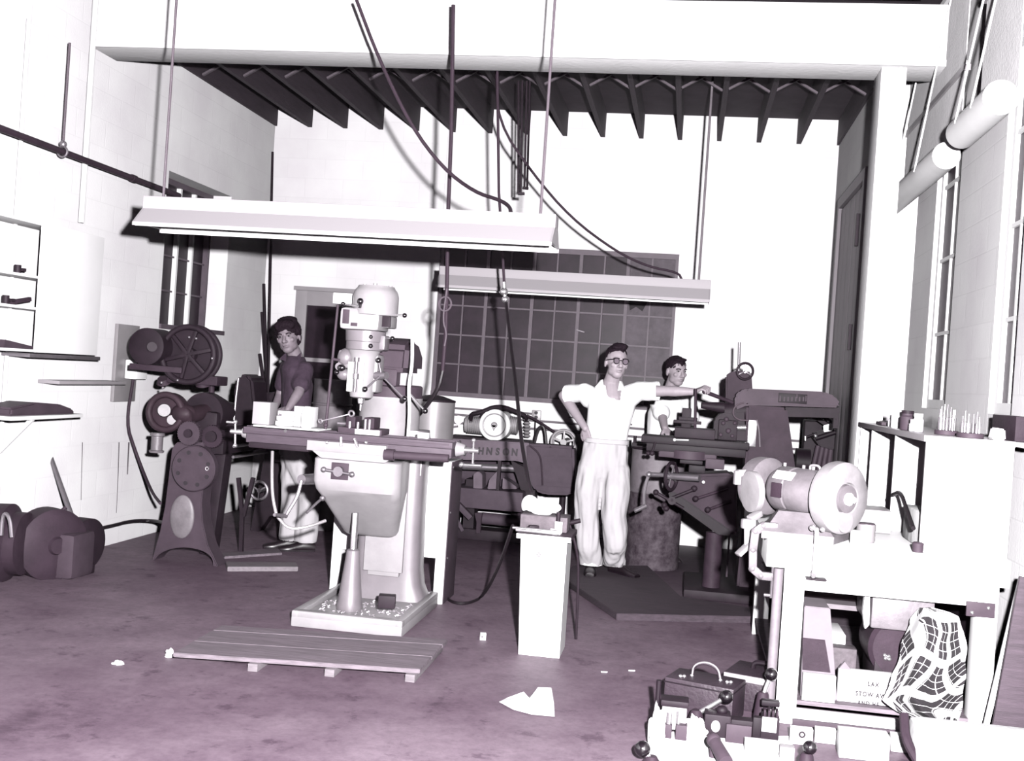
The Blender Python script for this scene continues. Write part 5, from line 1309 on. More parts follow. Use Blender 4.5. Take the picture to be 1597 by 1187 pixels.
# checked cloth hanging from the bench frame
def cloth_check(m_name):
    m = bpy.data.materials.new(m_name); m.use_nodes = True; nt = m.node_tree; b = nt.nodes['Principled BSDF']; b.inputs['Roughness'].default_value = .9
    uv = nt.nodes.new('ShaderNodeAttribute'); uv.attribute_name = 'weave'
    sx = nt.nodes.new('ShaderNodeSeparateXYZ'); nt.links.new(uv.outputs['Vector'], sx.inputs[0])
    def stripes(out, per, width):
        d = nt.nodes.new('ShaderNodeMath'); d.operation = 'DIVIDE'; d.inputs[1].default_value = per; nt.links.new(out, d.inputs[0])
        f = nt.nodes.new('ShaderNodeMath'); f.operation = 'FRACT'; nt.links.new(d.outputs[0], f.inputs[0])
        l = nt.nodes.new('ShaderNodeMath'); l.operation = 'LESS_THAN'; l.inputs[1].default_value = width; nt.links.new(f.outputs[0], l.inputs[0]); return l.outputs[0]
    def mx(a, c):
        q = nt.nodes.new('ShaderNodeMath'); q.operation = 'MAXIMUM'; nt.links.new(a, q.inputs[0]); nt.links.new(c, q.inputs[1]); return q.outputs[0]
    w = mx(mx(stripes(sx.outputs['X'], .036, .075), stripes(sx.outputs['Y'], .036, .075)), mx(stripes(sx.outputs['X'], .108, .30), stripes(sx.outputs['Y'], .180, .20)))
    mixn = nt.nodes.new('ShaderNodeMix'); mixn.data_type = 'RGBA'; nt.links.new(w, mixn.inputs[0])
    mixn.inputs[6].default_value = (.013, .010, .013, 1); mixn.inputs[7].default_value = (.8, .79, .8, 1)
    nt.links.new(mixn.outputs[2], b.inputs['Base Color']); MATS[m_name] = m
cloth_check('checked_cotton')
def checked_cloth():
    from mathutils import noise
    Yc = BY0-.02
    outl_l = [(948, 1436), (965, 1420), (1000, 1408), (1040, 1398), (1075, 1382), (1092, 1377), (1110, 1400), (1122, 1432), (1145, 1460), (1185, 1475)]
    outl_r = [(948, 1452), (955, 1478), (962, 1494), (985, 1504), (1020, 1508), (1055, 1505), (1090, 1502), (1110, 1498), (1150, 1490), (1185, 1486)]
    def at(tab, y):
        for (a, xa), (c, xc) in zip(tab, tab[1:]):
            if a <= y <= c: return xa+(xc-xa)*(y-a)/(c-a)
        return tab[-1][1]
    NU, NV = 90, 100; b = bmesh.new(); lay = b.verts.layers.float_vector.new('weave'); grid = []
    for j in range(NV+1):
        y = 948+(1142-948)*j/NV; row = []
        xl_, xr_ = at(outl_l, y), at(outl_r, y)
        for i in range(NU+1):
            u = i/NU; x = xl_+(xr_-xl_)*u
            ph = u*15+1.2*math.sin(y*.021)+(y-948)*.012*(u-.4)
            fold = .028*math.sin(ph)+.02*math.sin(ph*.53+1.3)+.012*noise.noise(Vector((u*7, y*.03, 8)))
            bul = .15*math.sin(PI*u)*(.45+.55*math.sin(PI*min(1, (y-940)/170)))
            p = W(x+1.5*math.sin(y*.13+u*9), y, Yc-bul+fold)
            v = b.verts.new(p)
            sx_ = u*.33+.035*math.sin(ph*.53)+(y-948)*.0007
            sy_ = (y-948)*.0031+.03*math.sin(u*7.5)-.10*abs(u-.5)
            a_ = .35+.22*math.sin(u*4+y*.02)+(.5 if False else 0); v[lay] = Vector((sx_*math.cos(a_)-sy_*math.sin(a_)+3, sx_*math.sin(a_)+sy_*math.cos(a_)+3, 0)); row.append(v)
        grid.append(row)
    for j in range(NV):
        for i in range(NU): b.faces.new((grid[j][i], grid[j][i+1], grid[j+1][i+1], grid[j+1][i]))
    me = bpy.data.meshes.new('checked_cloth'); c0 = W(1450, 1100, Yc); b.transform(Matrix.Translation(-c0)); b.to_mesh(me); b.free()
    o = link('checked_cloth', me, 'checked_cotton', None, c0)
    md = o.modifiers.new('thick', 'SOLIDIFY'); md.thickness = .004; md.offset = 0
    tag(o, 'black and white checked cloth bunched and hanging in front of the bench', 'cloth')
checked_cloth()

# ================================================================== bench grinder
gl, gr = W(1190, 757, 5.78), W(1312, 777, 5.42)
ax = (gr-gl).normalized(); ax.z *= .3; ax.normalize()
mid = W(1246, 766, 5.60)
o = thing('bench_grinder', 'large grey bench grinder with two wheels clamped on the bench corner', 'grinder', (mid.x, mid.y, BZ))
k = ppm(1246, 766, 5.6); mr = 37/k
b = MB().lathe(mid-ax*.15, ax, [(0, mr*.55), (.02, mr*.85), (.05, mr), (.13, mr), (.135, mr*.95), (.145, mr*.95), (.15, mr), (.24, mr), (.28, mr*.85), (.30, mr*.5)], 44)
b.cyl(mid+ax*.14, gr-ax*.04, .05, .045, 24).cyl(mid-ax*.14, gl+ax*.05, .05, .045, 24)
mo = b.build('motor', 'grind_grey', o)
side = ax.cross(Vector((0, 0, 1))).normalized()
if side.y > 0: side = -side
fw = side
pn = mid-ax*.045+fw*mr*.98+Vector((0, 0, .0))
rot = Matrix((ax, fw.cross(ax)*-1, fw)).transposed()
rotm = Matrix((ax, -fw, Vector((0, 0, 1)))).transposed().to_4x4()
M1 = Matrix.Translation(pn) @ rotm
MB().box(-.03, .03, -.008, .008, -.035, .035, .003, M1).build('switch_plate', 'iron_mid', mo)
M2 = Matrix.Translation(mid-ax*.02+fw*mr*.80+Vector((0, 0, mr*.66))) @ rotm @ Matrix.Rotation(R(-42), 4, 'X')
MB().box(-.06, .06, -.004, .004, -.025, .025, .002, M2).build('label_plate', 'white_enamel', mo)
b = MB()
for t in (-.1, .02, .08): b.cyl(mid+ax*t+Vector((0, 0, mr*.97)), mid+ax*t+Vector((0, 0, mr*1.14)), .008, n=10)
b.tube([mid+ax*.06+Vector((0, 0, mr)), mid+ax*.06+Vector((0, 0, mr*1.2)), mid+ax*.12+Vector((0, 0, mr*1.2)), mid+ax*.12+Vector((0, 0, mr*.9))], .006)
b.build('lifting_lug', 'grind_pale', mo)
# right wheel guard: a broad pale disc with hub and nut
rr = 59/ppm(1312, 777, 5.42)
b = MB().lathe(gr-ax*.06, ax, [(0, rr*.8), (.01, rr*.97), (.03, rr), (.075, rr*.98), (.09, rr*.88), (.095, rr*.45), (.08, rr*.42)], 52)
b.lathe(gr-ax*.02+Vector((0, 0, -rr*.62)), ax, [(0, rr*.30), (.02, rr*.33), (.055, rr*.3)], 28)
wg = b.build('wheel_guard', 'grind_pale', o)
b = MB().lathe(gr+ax*.02, ax, [(0, rr*.40), (.018, rr*.38), (.02, rr*.2)], 36); b.build('hub_plate', 'grind_grey', wg)
b = MB().cyl(gr+ax*.03, gr+ax*.075, .016, n=6).cyl(gr+ax*.03, gr+ax*.05, .03, n=20); b.build('nut', 'white_enamel', wg)
# left wheel guard: drum plus tilted round shield
lr = 45/ppm(1190, 757, 5.78)
b = MB().lathe(gl-ax*.05, ax, [(0, lr*.85), (.01, lr*.97), (.03, lr), (.09, lr), (.11, lr*.8)], 48)
lg = b.build('wheel_guard', 'grind_grey', o)
c = W(1169, 767, 5.62)
MB().lathe(c, Vector((-.90, -.42, -.05)), [(-.03, .10), (-.012, .102), (0, .10), (.004, .07), (.004, .0)], 40).build('wheel_face', 'grind_pale', lg)
b = MB().bar(W(1150, 738, 5.7), W(1178, 736, 5.74), .03, .035, .005).obox(W(1150, 745, 5.7), (.035, .03, .07), (0, 0, .3), .006)
b.build('spark_rest', 'grind_pale', o)
MB().obox(W(1150, 747, 5.68), (.014, .01, .03), (0, 0, .3), .003).build('rest_slot', 'white_enamel', o)
# arm hanging below with a hooked end
b = MB().obox(W(1167, 817, 5.55), (.07, .04, .05), (0, 0, .3), .012).bar(W(1166, 820, 5.55), W(1166, 850, 5.55), .035, .025, .006).bar(W(1172, 845, 5.55), W(1150, 866, 5.52), .05, .02, .006).bar(W(1169, 810, 5.55), W(1185, 800, 5.6), .04, .03, .006)
b.build('tool_rest_arm', 'grind_pale', o)
# cast base
bz = BZ+.0012
bp_ = [Vector((W(1186, 820, 5.5).x, 5.40, bz)), Vector((W(1300, 835, 5.4).x, 5.38, bz)), Vector((W(1330, 835, 5.5).x, 5.62, bz)), Vector((W(1195, 815, 5.7).x, 5.80, bz))]
tp_ = [p+Vector((0, 0, .035)) for p in bp_]
b = MB().loft([bp_, tp_])
c4 = sum(bp_, Vector())/4
up = [c4.lerp(p, .62)+Vector((0, 0, .13)) for p in bp_]
b.loft([[p+Vector((0, 0, -.002)) for p in tp_], [c4.lerp(p, .85)+Vector((0, 0, .06)) for p in bp_], up])
b.build('base', 'grind_grey', o)
def c_clamp(label, x, y, zt_, zb_, dep, m, rot=0.0, r=.016):
    o = thing('c_clamp', label, 'clamp', (x, y, zb_), 'clamps on the bench')
    b = MB().tube([(x, y+dep, zt_), (x, y, zt_), (x-.0, y-.015, zt_-.01), (x, y-.02, (zt_+zb_)/2), (x, y-.015, zb_+.01), (x, y, zb_), (x, y+dep, zb_)], r, 10, smooth=2)
    b.build('frame', m, o)
    b = MB().cyl((x, y+dep, zb_-.10), (x, y+dep, BZ-.127), .010, n=12).cyl((x-.03, y+dep, zb_-.095), (x+.03, y+dep, zb_-.095), .006, n=8)
    b.build('screw', 'dull_steel', o)
    return o
# big clamp on the left end of the top
cx_ = BX0-.035
oc = thing('c_clamp', 'big grey screw clamp gripping left end of the bench top', 'clamp', (cx_, 5.47, .5))
cy_ = 5.43; zt_, zb_ = BZ+.055, W(1190, 898, cy_).z
b = MB()
pts = [(BX0+.05, cy_, zt_), (cx_+.015, cy_, zt_), (cx_-.02, cy_, zt_-.03), (cx_-.025, cy_, (zt_+zb_)/2), (cx_-.02, cy_, zb_+.03), (cx_+.02, cy_, zb_), (BX0+.045, cy_, zb_)]
P0 = [Vector(p) for p in pts]
for a, c in zip(P0, P0[1:]): b.bar(a, c, .04, .035, .008, (0, 1, 0)).ball(c, .021)
b.build('frame', 'grind_grey', oc)
MB().cyl((BX0+.045, cy_, zb_-.10), (BX0+.045, cy_, BZ-.127), .014, n=14).cyl((BX0+.005, cy_, zb_-.09), (BX0+.085, cy_, zb_-.09), .008, n=8).build('screw', 'dull_steel', oc)
c2x = W(1272, 850, 5.34).x
o2 = thing('c_clamp', 'slim pale clamp on the bench front edge under the grinder base', 'clamp', (c2x, 5.34, .7))
zt_, zb_ = BZ+.068, BZ-.145
b = MB()
P0 = [Vector((c2x, 5.46, zt_)), Vector((c2x, 5.345, zt_)), Vector((c2x, 5.325, zt_-.02)), Vector((c2x, 5.325, zb_+.02)), Vector((c2x, 5.345, zb_)), Vector((c2x, 5.42, zb_))]
for a, c in zip(P0, P0[1:]): b.bar(a, c, .022, .022, .005, (1, 0, 0)).ball(c, .012)
b.build('frame', 'grind_pale', o2)
b = MB().ball((c2x-.02, 5.33, zt_+.01), .016).ball((c2x+.025, 5.335, zt_+.005), .013); b.build('wing_nut', 'bright_steel', o2)
MB().box(c2x-.03, c2x+.06, 5.33, 5.42, zb_-.018, zb_-.011, .002).build('pad', 'iron_dark', o2)

# ================================================================== open bookcase standing on the bench
KX0, KX1, KY0, KY1 = 1.105, 1.49, 5.40, 7.40
KZ = 1.385
o = thing('bench_cabinet', 'white open cubby cabinet standing on the bench, tools on its top', 'cabinet', ((KX0+KX1)/2, (KY0+KY1)/2, BZ))
MB().box(KX0-.015, KX1, KY0-.012, KY1, KZ-.03, KZ, .003).build('top_board', 'grey_enamel', o)
MB().box(KX0, KX1, KY0, KY0+.025, BZ+.001, KZ-.03, .002).build('end_panel', 'white_enamel', o)
ysd = []
for px in (1391, 1354, 1319):
    ysd.append(min(S(px, 760, KX0).y, KY1-.03))
for y in ysd: MB().box(KX0, KX1-.02, y, y+.02, BZ+.001, KZ-.03, .002).build('divider', 'white_enamel', o)
MB().box(KX1-.02, KX1, KY0+.025, KY1, BZ+.001, KZ-.03).build('back_panel', 'white_enamel', o)
CT = KZ+.0008
# what stands in the cubbies and on the bench
can = thing('tin_can', 'ribbed grey tin can lying behind the right grinder wheel', 'can', W(1352, 825, 5.6))
c = Vector((W(1352, 822, 5.58).x, 5.60, BZ+.002))
MB().lathe(c, (0, 0, 1), [(0, .042), (.01, .045), (.025, .043), (.03, .045), (.05, .043), (.055, .045), (.085, .044)], 28).build('body', 'tank_grey', can)
MB().cyl(c+Vector((0, 0, .085)), c+Vector((0, 0, .09)), .04, n=24).build('lid', 'iron_grey', can)
c = Vector((W(1337, 826, 5.47).x, 5.485, BZ+.002))
tag(MB().lathe(c, (0, 0, 1), [(0, .028), (.06, .028), (.065, .02)], 20).build('pill_jar', 'white_enamel'), 'small white jar right under the big grinder wheel', 'jar')
c = Vector((KX0+.05, 5.455, BZ+.002))
tag(MB().lathe(Vector((W(1433, 848, 5.37).x, 5.385, BZ+.002)), (0, 0, 1), [(0, .024), (.04, .026), (.045, .02)], 20).build('rubber_foot', 'iron_grey'), 'dark rubber bung standing at near corner of the white cabinet', 'bung')
yc = (ysd[0]+KY0)/2
tag(MB().box(KX0+.02, KX1-.06, KY0+.03, ysd[0]-.25, BZ+.002, BZ+.17, .01).build('white_parcel', 'paper_white'), 'plain white parcel in the nearest cubby of the cabinet', 'parcel')
hang('cubby_cable', [(KX0-.01, ysd[0]-.1, BZ+.20), (KX0-.02, ysd[0]-.35, BZ+.24), (KX0-.02, KY0+.25, BZ+.17), (KX0-.02, KY0+.06, BZ+.10)], .011, 'rubber', 'black cable arched over the white parcel in the nearest cubby', 'cable')
sp = thing('coil_spring', 'small grey coil spring standing inside the near cubby edge', 'spring', (KX0+.05, KY0+.10, BZ+.17))
pts = [(KX0+.06+.02*math.cos(i*.6), KY0+.09+.02*math.sin(i*.6), BZ+.175+.0022*i) for i in range(62)]
MB().tube(pts, .004, 5, smooth=0).build('coil', 'dull_steel', sp)
crumple('crumpled pale paper heap in middle cubby of the cabinet', 'paper_heap', (KX0+.10, ysd[0]+.25, BZ), .09, .13, .08, 11, 'grind_pale', 'paper')
tag(MB().box(KX0+.02, KX0+.14, ysd[1]+.12, ysd[1]+.22, BZ+.002, BZ+.15, .004).build('small_carton', 'drum_pale'), 'small grey carton standing in farthest open cubby', 'carton')
tag(MB().cyl((KX0+.04, ysd[1]-.05, BZ+.012), (KX0+.25, ysd[1]-.10, BZ+.012), .010, n=10).cyl((KX0-.03, ysd[1]-.4, BZ+.012), (KX0+.04, ysd[1]-.05, BZ+.012), .010, n=10).build('bent_rod', 'dull_steel'), 'bent steel rod lying across the cubby floors', 'rod')
# grey box on the bench before the cabinet
x0 = W(1330, 780, 5.7).x
tag(MB().box(x0+.02, KX0-.02, 6.0, 6.25, BZ+.002, BZ+.12, .006).build('instrument_box', 'grind_pale'), 'pale low box between right grinder wheel and the cabinet', 'box')

# things on the cabinet top
def jar(px, py, r, h, lab, m='jar_glass', lid='iron_grey', y=None, cat='jar', name='glass_jar'):
    p = S(px, py, KX0+.17); Yp = p.y if y is None else y
    x = W(px, py, Yp).x
    x = min(max(x, KX0+.03), KX1-.04)
    o = thing(name, lab, cat, (x, Yp, CT))
    MB().lathe((x, Yp, CT), (0, 0, 1), [(0, r*.9), (.006, r), (h*.8, r), (h*.9, r*.8), (h, r*.8)], 24).build('body', m, o)
    MB().cyl((x, Yp, CT+h), (x, Yp, CT+h+.016), r*.85, n=20).build('lid', lid, o)
    return o
jar(1396, 648, .028, .11, 'tall white jar at back on the cabinet top, left of the dark cup', 'white_enamel', 'white_paint', 6.35)
b = MB().lathe((W(1415, 640, 6.2).x, 6.2, CT), (0, 0, 1), [(0, .03), (.01, .034), (.06, .045), (.09, .045)], 20)
jar(1412, 650, .036, .085, 'dark lidded pot standing among the white jars', 'iron_grey', 'iron_dark', 6.05, 'pot', 'dark_pot')
jar(1392, 660, .026, .05, 'short white jar nearest the tall white jar', 'jar_glass', 'white_enamel', 6.55)
jar(1405, 662, .022, .045, 'short glass jar in front of the dark pot', 'jar_glass', 'grey_enamel', 5.88)
jar(1432, 660, .026, .075, 'glass jar right of the dark pot', 'jar_glass', 'white_enamel', 5.86)
tag(MB().box(KX0+.02, KX0+.10, 6.75, 6.95, CT, CT+.02, .004).build('flat_tool', 'iron_grey'), 'flat grey tool lying near far end of the cabinet top', 'tool')
tag(MB().bar((KX0+.06, 7.0, CT+.012), (KX0+.14, 7.25, CT+.012), .03, .02, .004).build('flat_file', 'iron_dark'), 'dark file lying at far end of the cabinet top', 'file')
def tool_block(x, y, lab, n, hs, r0=.055):
    o = thing('tool_holder', lab, 'tool holder', (x, y, CT))
    MB().lathe((x, y, CT), (0, 0, 1), [(0, r0), (.02, r0), (.022, r0*.9)], 28).build('base', 'iron_grey', o)
    for i in range(n):
        a = 2*PI*i/n; xx, yy = x+r0*.62*math.cos(a), y+r0*.62*math.sin(a)
        MB().lathe((xx, yy, CT+.022), (0, 0, 1), [(0, .008), (hs*.6, .008), (hs*.62, .004), (hs+.012*(i % 3), .003)], 10).build('bit', 'dull_steel' if i % 2 else 'bright_steel', o)
    return o
tool_block(1.25, 5.68, 'round holder of upright cutter bits, farther one on the cabinet top', 7, .10)
tool_block(1.31, 5.47, 'round holder of upright cutter bits at near end of the cabinet top', 6, .075, .06)
b = MB().prism([(1.40, 5.44, CT), (1.46, 5.44, CT), (1.455, 5.44, CT+.05), (1.41, 5.44, CT+.055)], (0, .08, 0), .006)
tag(b.build('white_block', 'white_enamel'), 'small white block at right of the cutter holders', 'block')

# ================================================================== right wall: rolled blinds, board and bench end clutter
def blind(label, y0, y1, zroll, ztop, r, zb):
    XB = XF-.20
    o = thing('canvas_blind', label, 'blind', (XB, (y0+y1)/2, zroll-r), 'canvas window blinds')
    MB().box(XB+r-.006, XB+r, y0+.03, y1-.03, zroll, ztop).build('sheet', 'canvas', o)
    b = MB().cyl((XB, y0, zroll), (XB, y1, zroll), r, n=28, bev=.008)
    b.build('roll', 'white_paint', o)
    for t in (.3, .72):
        y = y0+(y1-y0)*t; MB().cyl((XB-r, y, zroll), (XB+r-.01, y, ztop), .006, n=6).build('cord', 'white_paint', o)
    MB().box(XB+r-.02, XB+r+.02, y0, y1, zb, zb+.035).build('batten', 'grey_enamel', o)
    MB().box(XB+r-.03, XF, y0, y1, ztop, ztop+.04).build('head_rail', 'white_paint', o)
blind('farther canvas blind, rolled to window head, next to the post', S(1475, 265, XF-.2).y, 8.62, 2.98, 4.08, .08, 3.48)
blind('nearer canvas blind, rolled to window head, at right picture edge', S(1560, 175, XF-.2).y, S(1500, 200, XF-.2).y, 3.03, 4.08, .085, 3.75)
# board leaning at the bench end
pts = [W(1560, 965, 5.2), W(1597, 990, 5.2), W(1597, 1060, 5.2), W(1560, 1118, 5.2), W(1515, 1115, 5.2)]
x0 = BX1+.0
b = MB().obox((1.50, 5.12, .41), (.15, .022, .80), (0, R(6), 0), .003)
tag(b.build('leaning_board', 'wood_dark'), 'dark wooden board leaning beside right leg of the bench', 'board')
b = MB().obox((1.445, 5.22, .41), (.02, .03, .80), (0, R(9), 0), .003)
tag(b.build('pale_lath', 'white_paint'), 'thin white lath leaning in front of the dark board', 'lath')
# ================================================================== tooling on the floor in front of the bench
def case(label, pts_front, dep_dir, h, name, handle=True, lidm='leather_case'):
    pass
A0, A1 = G(1033, 1112), G(1140, 1134)     # near bottom edge of the first case
u = (A1-A0); L = u.length; u.normalize(); v = Vector((-u.y, u.x, 0))
o = thing('tool_case', 'dark leather covered case with arched handle, on the floor at bottom right', 'case', A0.lerp(A1, .5)+v*.1)
def frame(o0, u, v): 
    M = Matrix((u, v, Vector((0, 0, 1)))).transposed().to_4x4(); M.translation = o0; return M
MA = frame(A0, u, v); hA = W(1033, 1055, A0.y).z
MB().box(0, L, 0, .22, 0, hA, .006, MA).build('body', 'leather_case', o)
b = MB().box(-.003, L+.003, -.003, .223, hA*.86, hA*.9, .002, MA); b.build('lid_seam', 'iron_black', o)
hc = [MA @ Vector(p) for p in ((.10, .10, hA), (.105, .10, hA+.05), (.16, .105, hA+.075), (.22, .11, hA+.055), (.235, .11, hA))]
hd = MB().tube(hc, .008, 8).build('handle', 'leather_case', o)
b = MB().tube([p+Vector((0, -.006, .006)) for p in hc], .004, 6); tag(b.build('handle_trim', 'grind_pale', hd))
b = MB()
for x, y in ((.06, .05), (.075, .06), (.27, .1), (.285, .11), (.10, .10), (.235, .11)): b.ball(MA @ Vector((x, y, hA+.003)), .009)
b.build('fitting', 'bright_steel', o)
B0 = MA @ Vector((L-.03, .24, 0))
MBm = frame(B0, u, v); hB = hA*1.0
o = thing('tool_case', 'second dark case with flat grip, beside the bench leg behind the first', 'case', B0)
MB().box(-.10, .13, .06, .34, 0, hB, .006, MBm).build('body', 'leather_case', o)
MB().box(-.10, .13, .057, .062, hB*.80, hB*.98, .001, MBm).build('front_strip', 'tank_grey', o)
b = MB().tube([MBm @ Vector(p) for p in ((.0, .22, hB), (.005, .22, hB+.03), (.05, .22, hB+.035), (.10, .22, hB+.03), (.105, .22, hB))], .012, 8)
b.build('handle', 'iron_black', o)
# white drop cloth on the floor under the tooling
pts = [G(1000, 1210), G(1012, 1150), G(1080, 1138), G(1190, 1150), G(1235, 1150), G(1240, 1215)]
b = MB().prism([Vector((p.x, p.y, .006)) for p in pts], (0, 0, -.005))
tag(b.build('drop_cloth', 'cloth_white'), 'white cloth spread on the floor under the loose tooling', 'cloth')
def tool(name, label, cat, pts=None): return thing(name, label, cat, pts)
FZ0 = .0065
def onfloor(px, py): return G(px, py, FZ0)
# clear jar-like chuck unit at left
c = onfloor(1052, 1150); Yt = c.y
o = tool('tool_post', 'grey tool post with dark cap at left among the floor tooling', 'tool post', c)
x0, x1 = W(1031, 1120, Yt).x, W(1071, 1120, Yt).x
z1 = W(1050, 1103, Yt).z
MB().box(x0, x1, Yt, Yt+.09, FZ0+.03, z1, .008).build('body', 'tank_grey', o)
MB().box(x0-.006, x1+.006, Yt-.006, Yt+.096, z1, z1+.028, .008).build('cap', 'iron_dark', o)
MB().box(x0+.015, x0+.05, Yt-.03, Yt+.02, FZ0, FZ0+.06, .005).box(x1-.045, x1+.005, Yt-.035, Yt+.02, FZ0, FZ0+.065, .005).build('clamp_foot', 'iron_grey', o)
b = MB().cyl((x0+.035, Yt-.012, FZ0+.06), (x0+.035, Yt-.012, FZ0+.11), .012, n=12).cyl((x1-.035, Yt-.012, FZ0+.065), (x1-.035, Yt-.012, FZ0+.12), .010, n=12)
b.build('stud', 'bright_steel', o)
b = MB().cyl((x0-.02, Yt+.04, z1-.09), (x0-.02, Yt+.04, z1+.10), .012, n=12); b.build('side_pin', 'iron_black', o)
# ball levers
def floor_lever(lab, q, p, rb, hub=True):
    o = thing('ball_lever', lab, 'lever', (p[0], p[1], 0))
    MB().cyl(p, q, .011, .010, 14).build('shaft', 'bright_steel', o)
    MB().ball(q, rb).build('ball', 'ball_black', o)
    if hub: MB().lathe((p[0], p[1], FZ0), (0, 0, 1), [(0, .04), (.02, .042), (p[2]+.01-FZ0, .026), (p[2]+.02-FZ0, .02)], 20).build('hub', 'iron_mid', o)
    return o
Yl = onfloor(1095, 1150).y+.12
floor_lever('ball lever rising to the right in front of the dark tool case', W(1133, 1087, Yl), W(1086, 1114, Yl), .030)
Yl2 = onfloor(1200, 1135).y+.05
floor_lever('upright ball lever beside left leg of the bench', W(1203, 1052, Yl2), W(1190, 1086, Yl2), .030)
Yl3 = G(1002, 1200).y
floor_lever('ball lever at lowest left of the tooling, cut by the picture edge', W(1002, 1168, Yl3), W(1016, 1187, Yl3), .032)
floor_lever('ball lever pointing up below the bench rail at bottom centre of the tooling', W(1263, 1166, Yl3+.1), W(1258, 1182, Yl3+.1), .028)
# dark vise block in the middle
c = onfloor(1110, 1150)
o = tool('dark_vise', 'dark iron vise block with a bright knob in the middle of the tooling', 'vise', c)
x0, x1 = W(1098, 1130, c.y).x, W(1140, 1130, c.y).x
b = MB().box(x0, x1, c.y, c.y+.10, FZ0, W(1115, 1115, c.y).z, .008).box(x1, x1+.12, c.y+.02, c.y+.09, FZ0, W(1150, 1125, c.y).z, .008).build('body', 'iron_dark', o)
MB().ball(W(1116, 1133, c.y), .02, (1, .7, 1.3)).build('knob', 'white_enamel', o)
MB().ball(W(1126, 1108, c.y+.05), .022, (1.2, 1, 1)).build('cap', 'iron_black', o)
c2 = onfloor(1152, 1160)
tag(MB().box(W(1132, 1145, c2.y).x, W(1172, 1145, c2.y).x, c2.y, c2.y+.02, FZ0, W(1150, 1131, c2.y).z, .003).build('angle_plate', 'iron_grey'), 'plain grey square plate standing among the tooling', 'plate')
c3 = onfloor(1205, 1155)
o = tool('slotted_block', 'dark slotted block with a white opening beside the bench leg', 'block', c3)
x0, x1 = W(1187, 1130, c3.y).x, W(1216, 1130, c3.y).x
MB().box(x0, x1, c3.y, c3.y+.08, FZ0, W(1200, 1118, c3.y).z, .006).build('body', 'iron_dark', o)
MB().box(x0+.003, x1-.012, c3.y-.004, c3.y+.002, FZ0+.035, FZ0+.10, .003).build('opening', 'white_enamel', o)
b = MB()
for i in range(4): b.box(x0+.008+.018*i, x0+.018+.018*i, c3.y-.003, c3.y+.05, W(1200, 1118, c3.y).z, W(1200, 1108, c3.y).z, .002)
b.build('fins', 'iron_mid', o)
MB().box(x0, x1, c3.y+.05, c3.y+.09, W(1200, 1107, c3.y).z, W(1200, 1098, c3.y).z, .004).build('cap', 'iron_black', o)
c4 = onfloor(1178, 1160)
b = MB().box(W(1173, 1150, c4.y).x, W(1186, 1150, c4.y).x, c4.y+.01, c4.y+.05, FZ0, FZ0+.11, .004)
tag(b.build('jaw_block', 'iron_black'), 'small black block left of the slotted block', 'block')
# grey round bar handle in the foreground
c5 = G(1128, 1200)
tag(MB().cyl(W(1113, 1155, c5.y+.12), Vector((W(1132, 1190, c5.y).x, c5.y, .03)), .026, .03, 18).ball(W(1113, 1155, c5.y+.12), .03).cyl((W(1113, 1155, c5.y+.12).x, c5.y+.12, 0.006), W(1113, 1155, c5.y+.12), .015, n=10).build('grey_handle', 'iron_grey'), 'thick grey handle pointing at the camera, bottom of the tooling', 'handle')
# pale blocks, leftmost crumpled rag, white boxes
crumple('pile of pale cutting rags at left of the tooling', 'rag_pile', onfloor(1022, 1165), .035, .05, .13, 21, 'cloth_white', 'rag')
crumple('bunched white rag between tool post and dark vise', 'rag_bunch', onfloor(1084, 1150), .05, .05, .07, 27, 'cloth_white', 'rag')
def wblock(x0, x1, y0, y1, dep, lab, m='white_paint', lift=0.0, nm='packing_block'):
    g = G((x0+x1)/2, y1, FZ0); a, c = W(x0, (y0+y1)/2, g.y).x, W(x1, (y0+y1)/2, g.y).x
    z = W((x0+x1)/2, y0, g.y).z
    return tag(MB().box(a, c, g.y, g.y+dep, .0005, max(z, .02), .004).build(nm, m), lab, 'block')
wblock(1161, 1215, 1158, 1176, .06, 'long low white block in front of the slotted block')
wblock(1216, 1240, 1166, 1184, .05, 'short pale block at bottom, left of the round knob', 'grind_pale')
wblock(1232, 1268, 1136, 1160, .04, 'white block with a dark ring on its face', nm='drilled_block')
wblock(1271, 1305, 1138, 1158, .05, 'first plain white block right of the drilled one')
wblock(1309, 1388, 1146, 1184, .10, 'broad white block in middle of the bottom row')
wblock(1390, 1425, 1148, 1172, .06, 'white block right of the broad one')
wblock(1428, 1455, 1150, 1176, .05, 'last white block beside the hanging cloth')
g = G(1250, 1160, FZ0)
tag(MB().torus(W(1251, 1146, g.y-.004), (0, 1, 0), .011, .004, 18, 6).build('dark_ring', 'iron_dark'), 'small dark ring on the drilled white block', 'ring')
# steel rule strip along bench foot
g = W(1300, 1128, BY0-.02)
tag(MB().box(W(1236, 1118, BY0-.02).x, W(1440, 1128, BY0-.02).x, BY0-.03, BY0-.012, .0, .034, .002).build('slotted_rail', 'iron_grey'), 'long grey slotted rail on the floor along the bench foot', 'rail')
# big white bundle bottom right
bm_ = thing('white_bundle', 'large smooth white bundle on the floor at the bottom right corner', 'bundle', G(1530, 1187))
c = G(1530, 1200)
b = MB().box(c.x-.30, XF-.03, c.y-.25, c.y+.10, 0.001, W(1530, 1133, c.y).z, .05)
b.build('wrap', 'cloth_white', bm_)
b = MB().tube([(c.x-.29, c.y-.15, .05), (c.x-.335, c.y-.1, .12), (c.x-.33, c.y-.02, .20)], .02); b.build('strap', 'iron_mid', bm_)

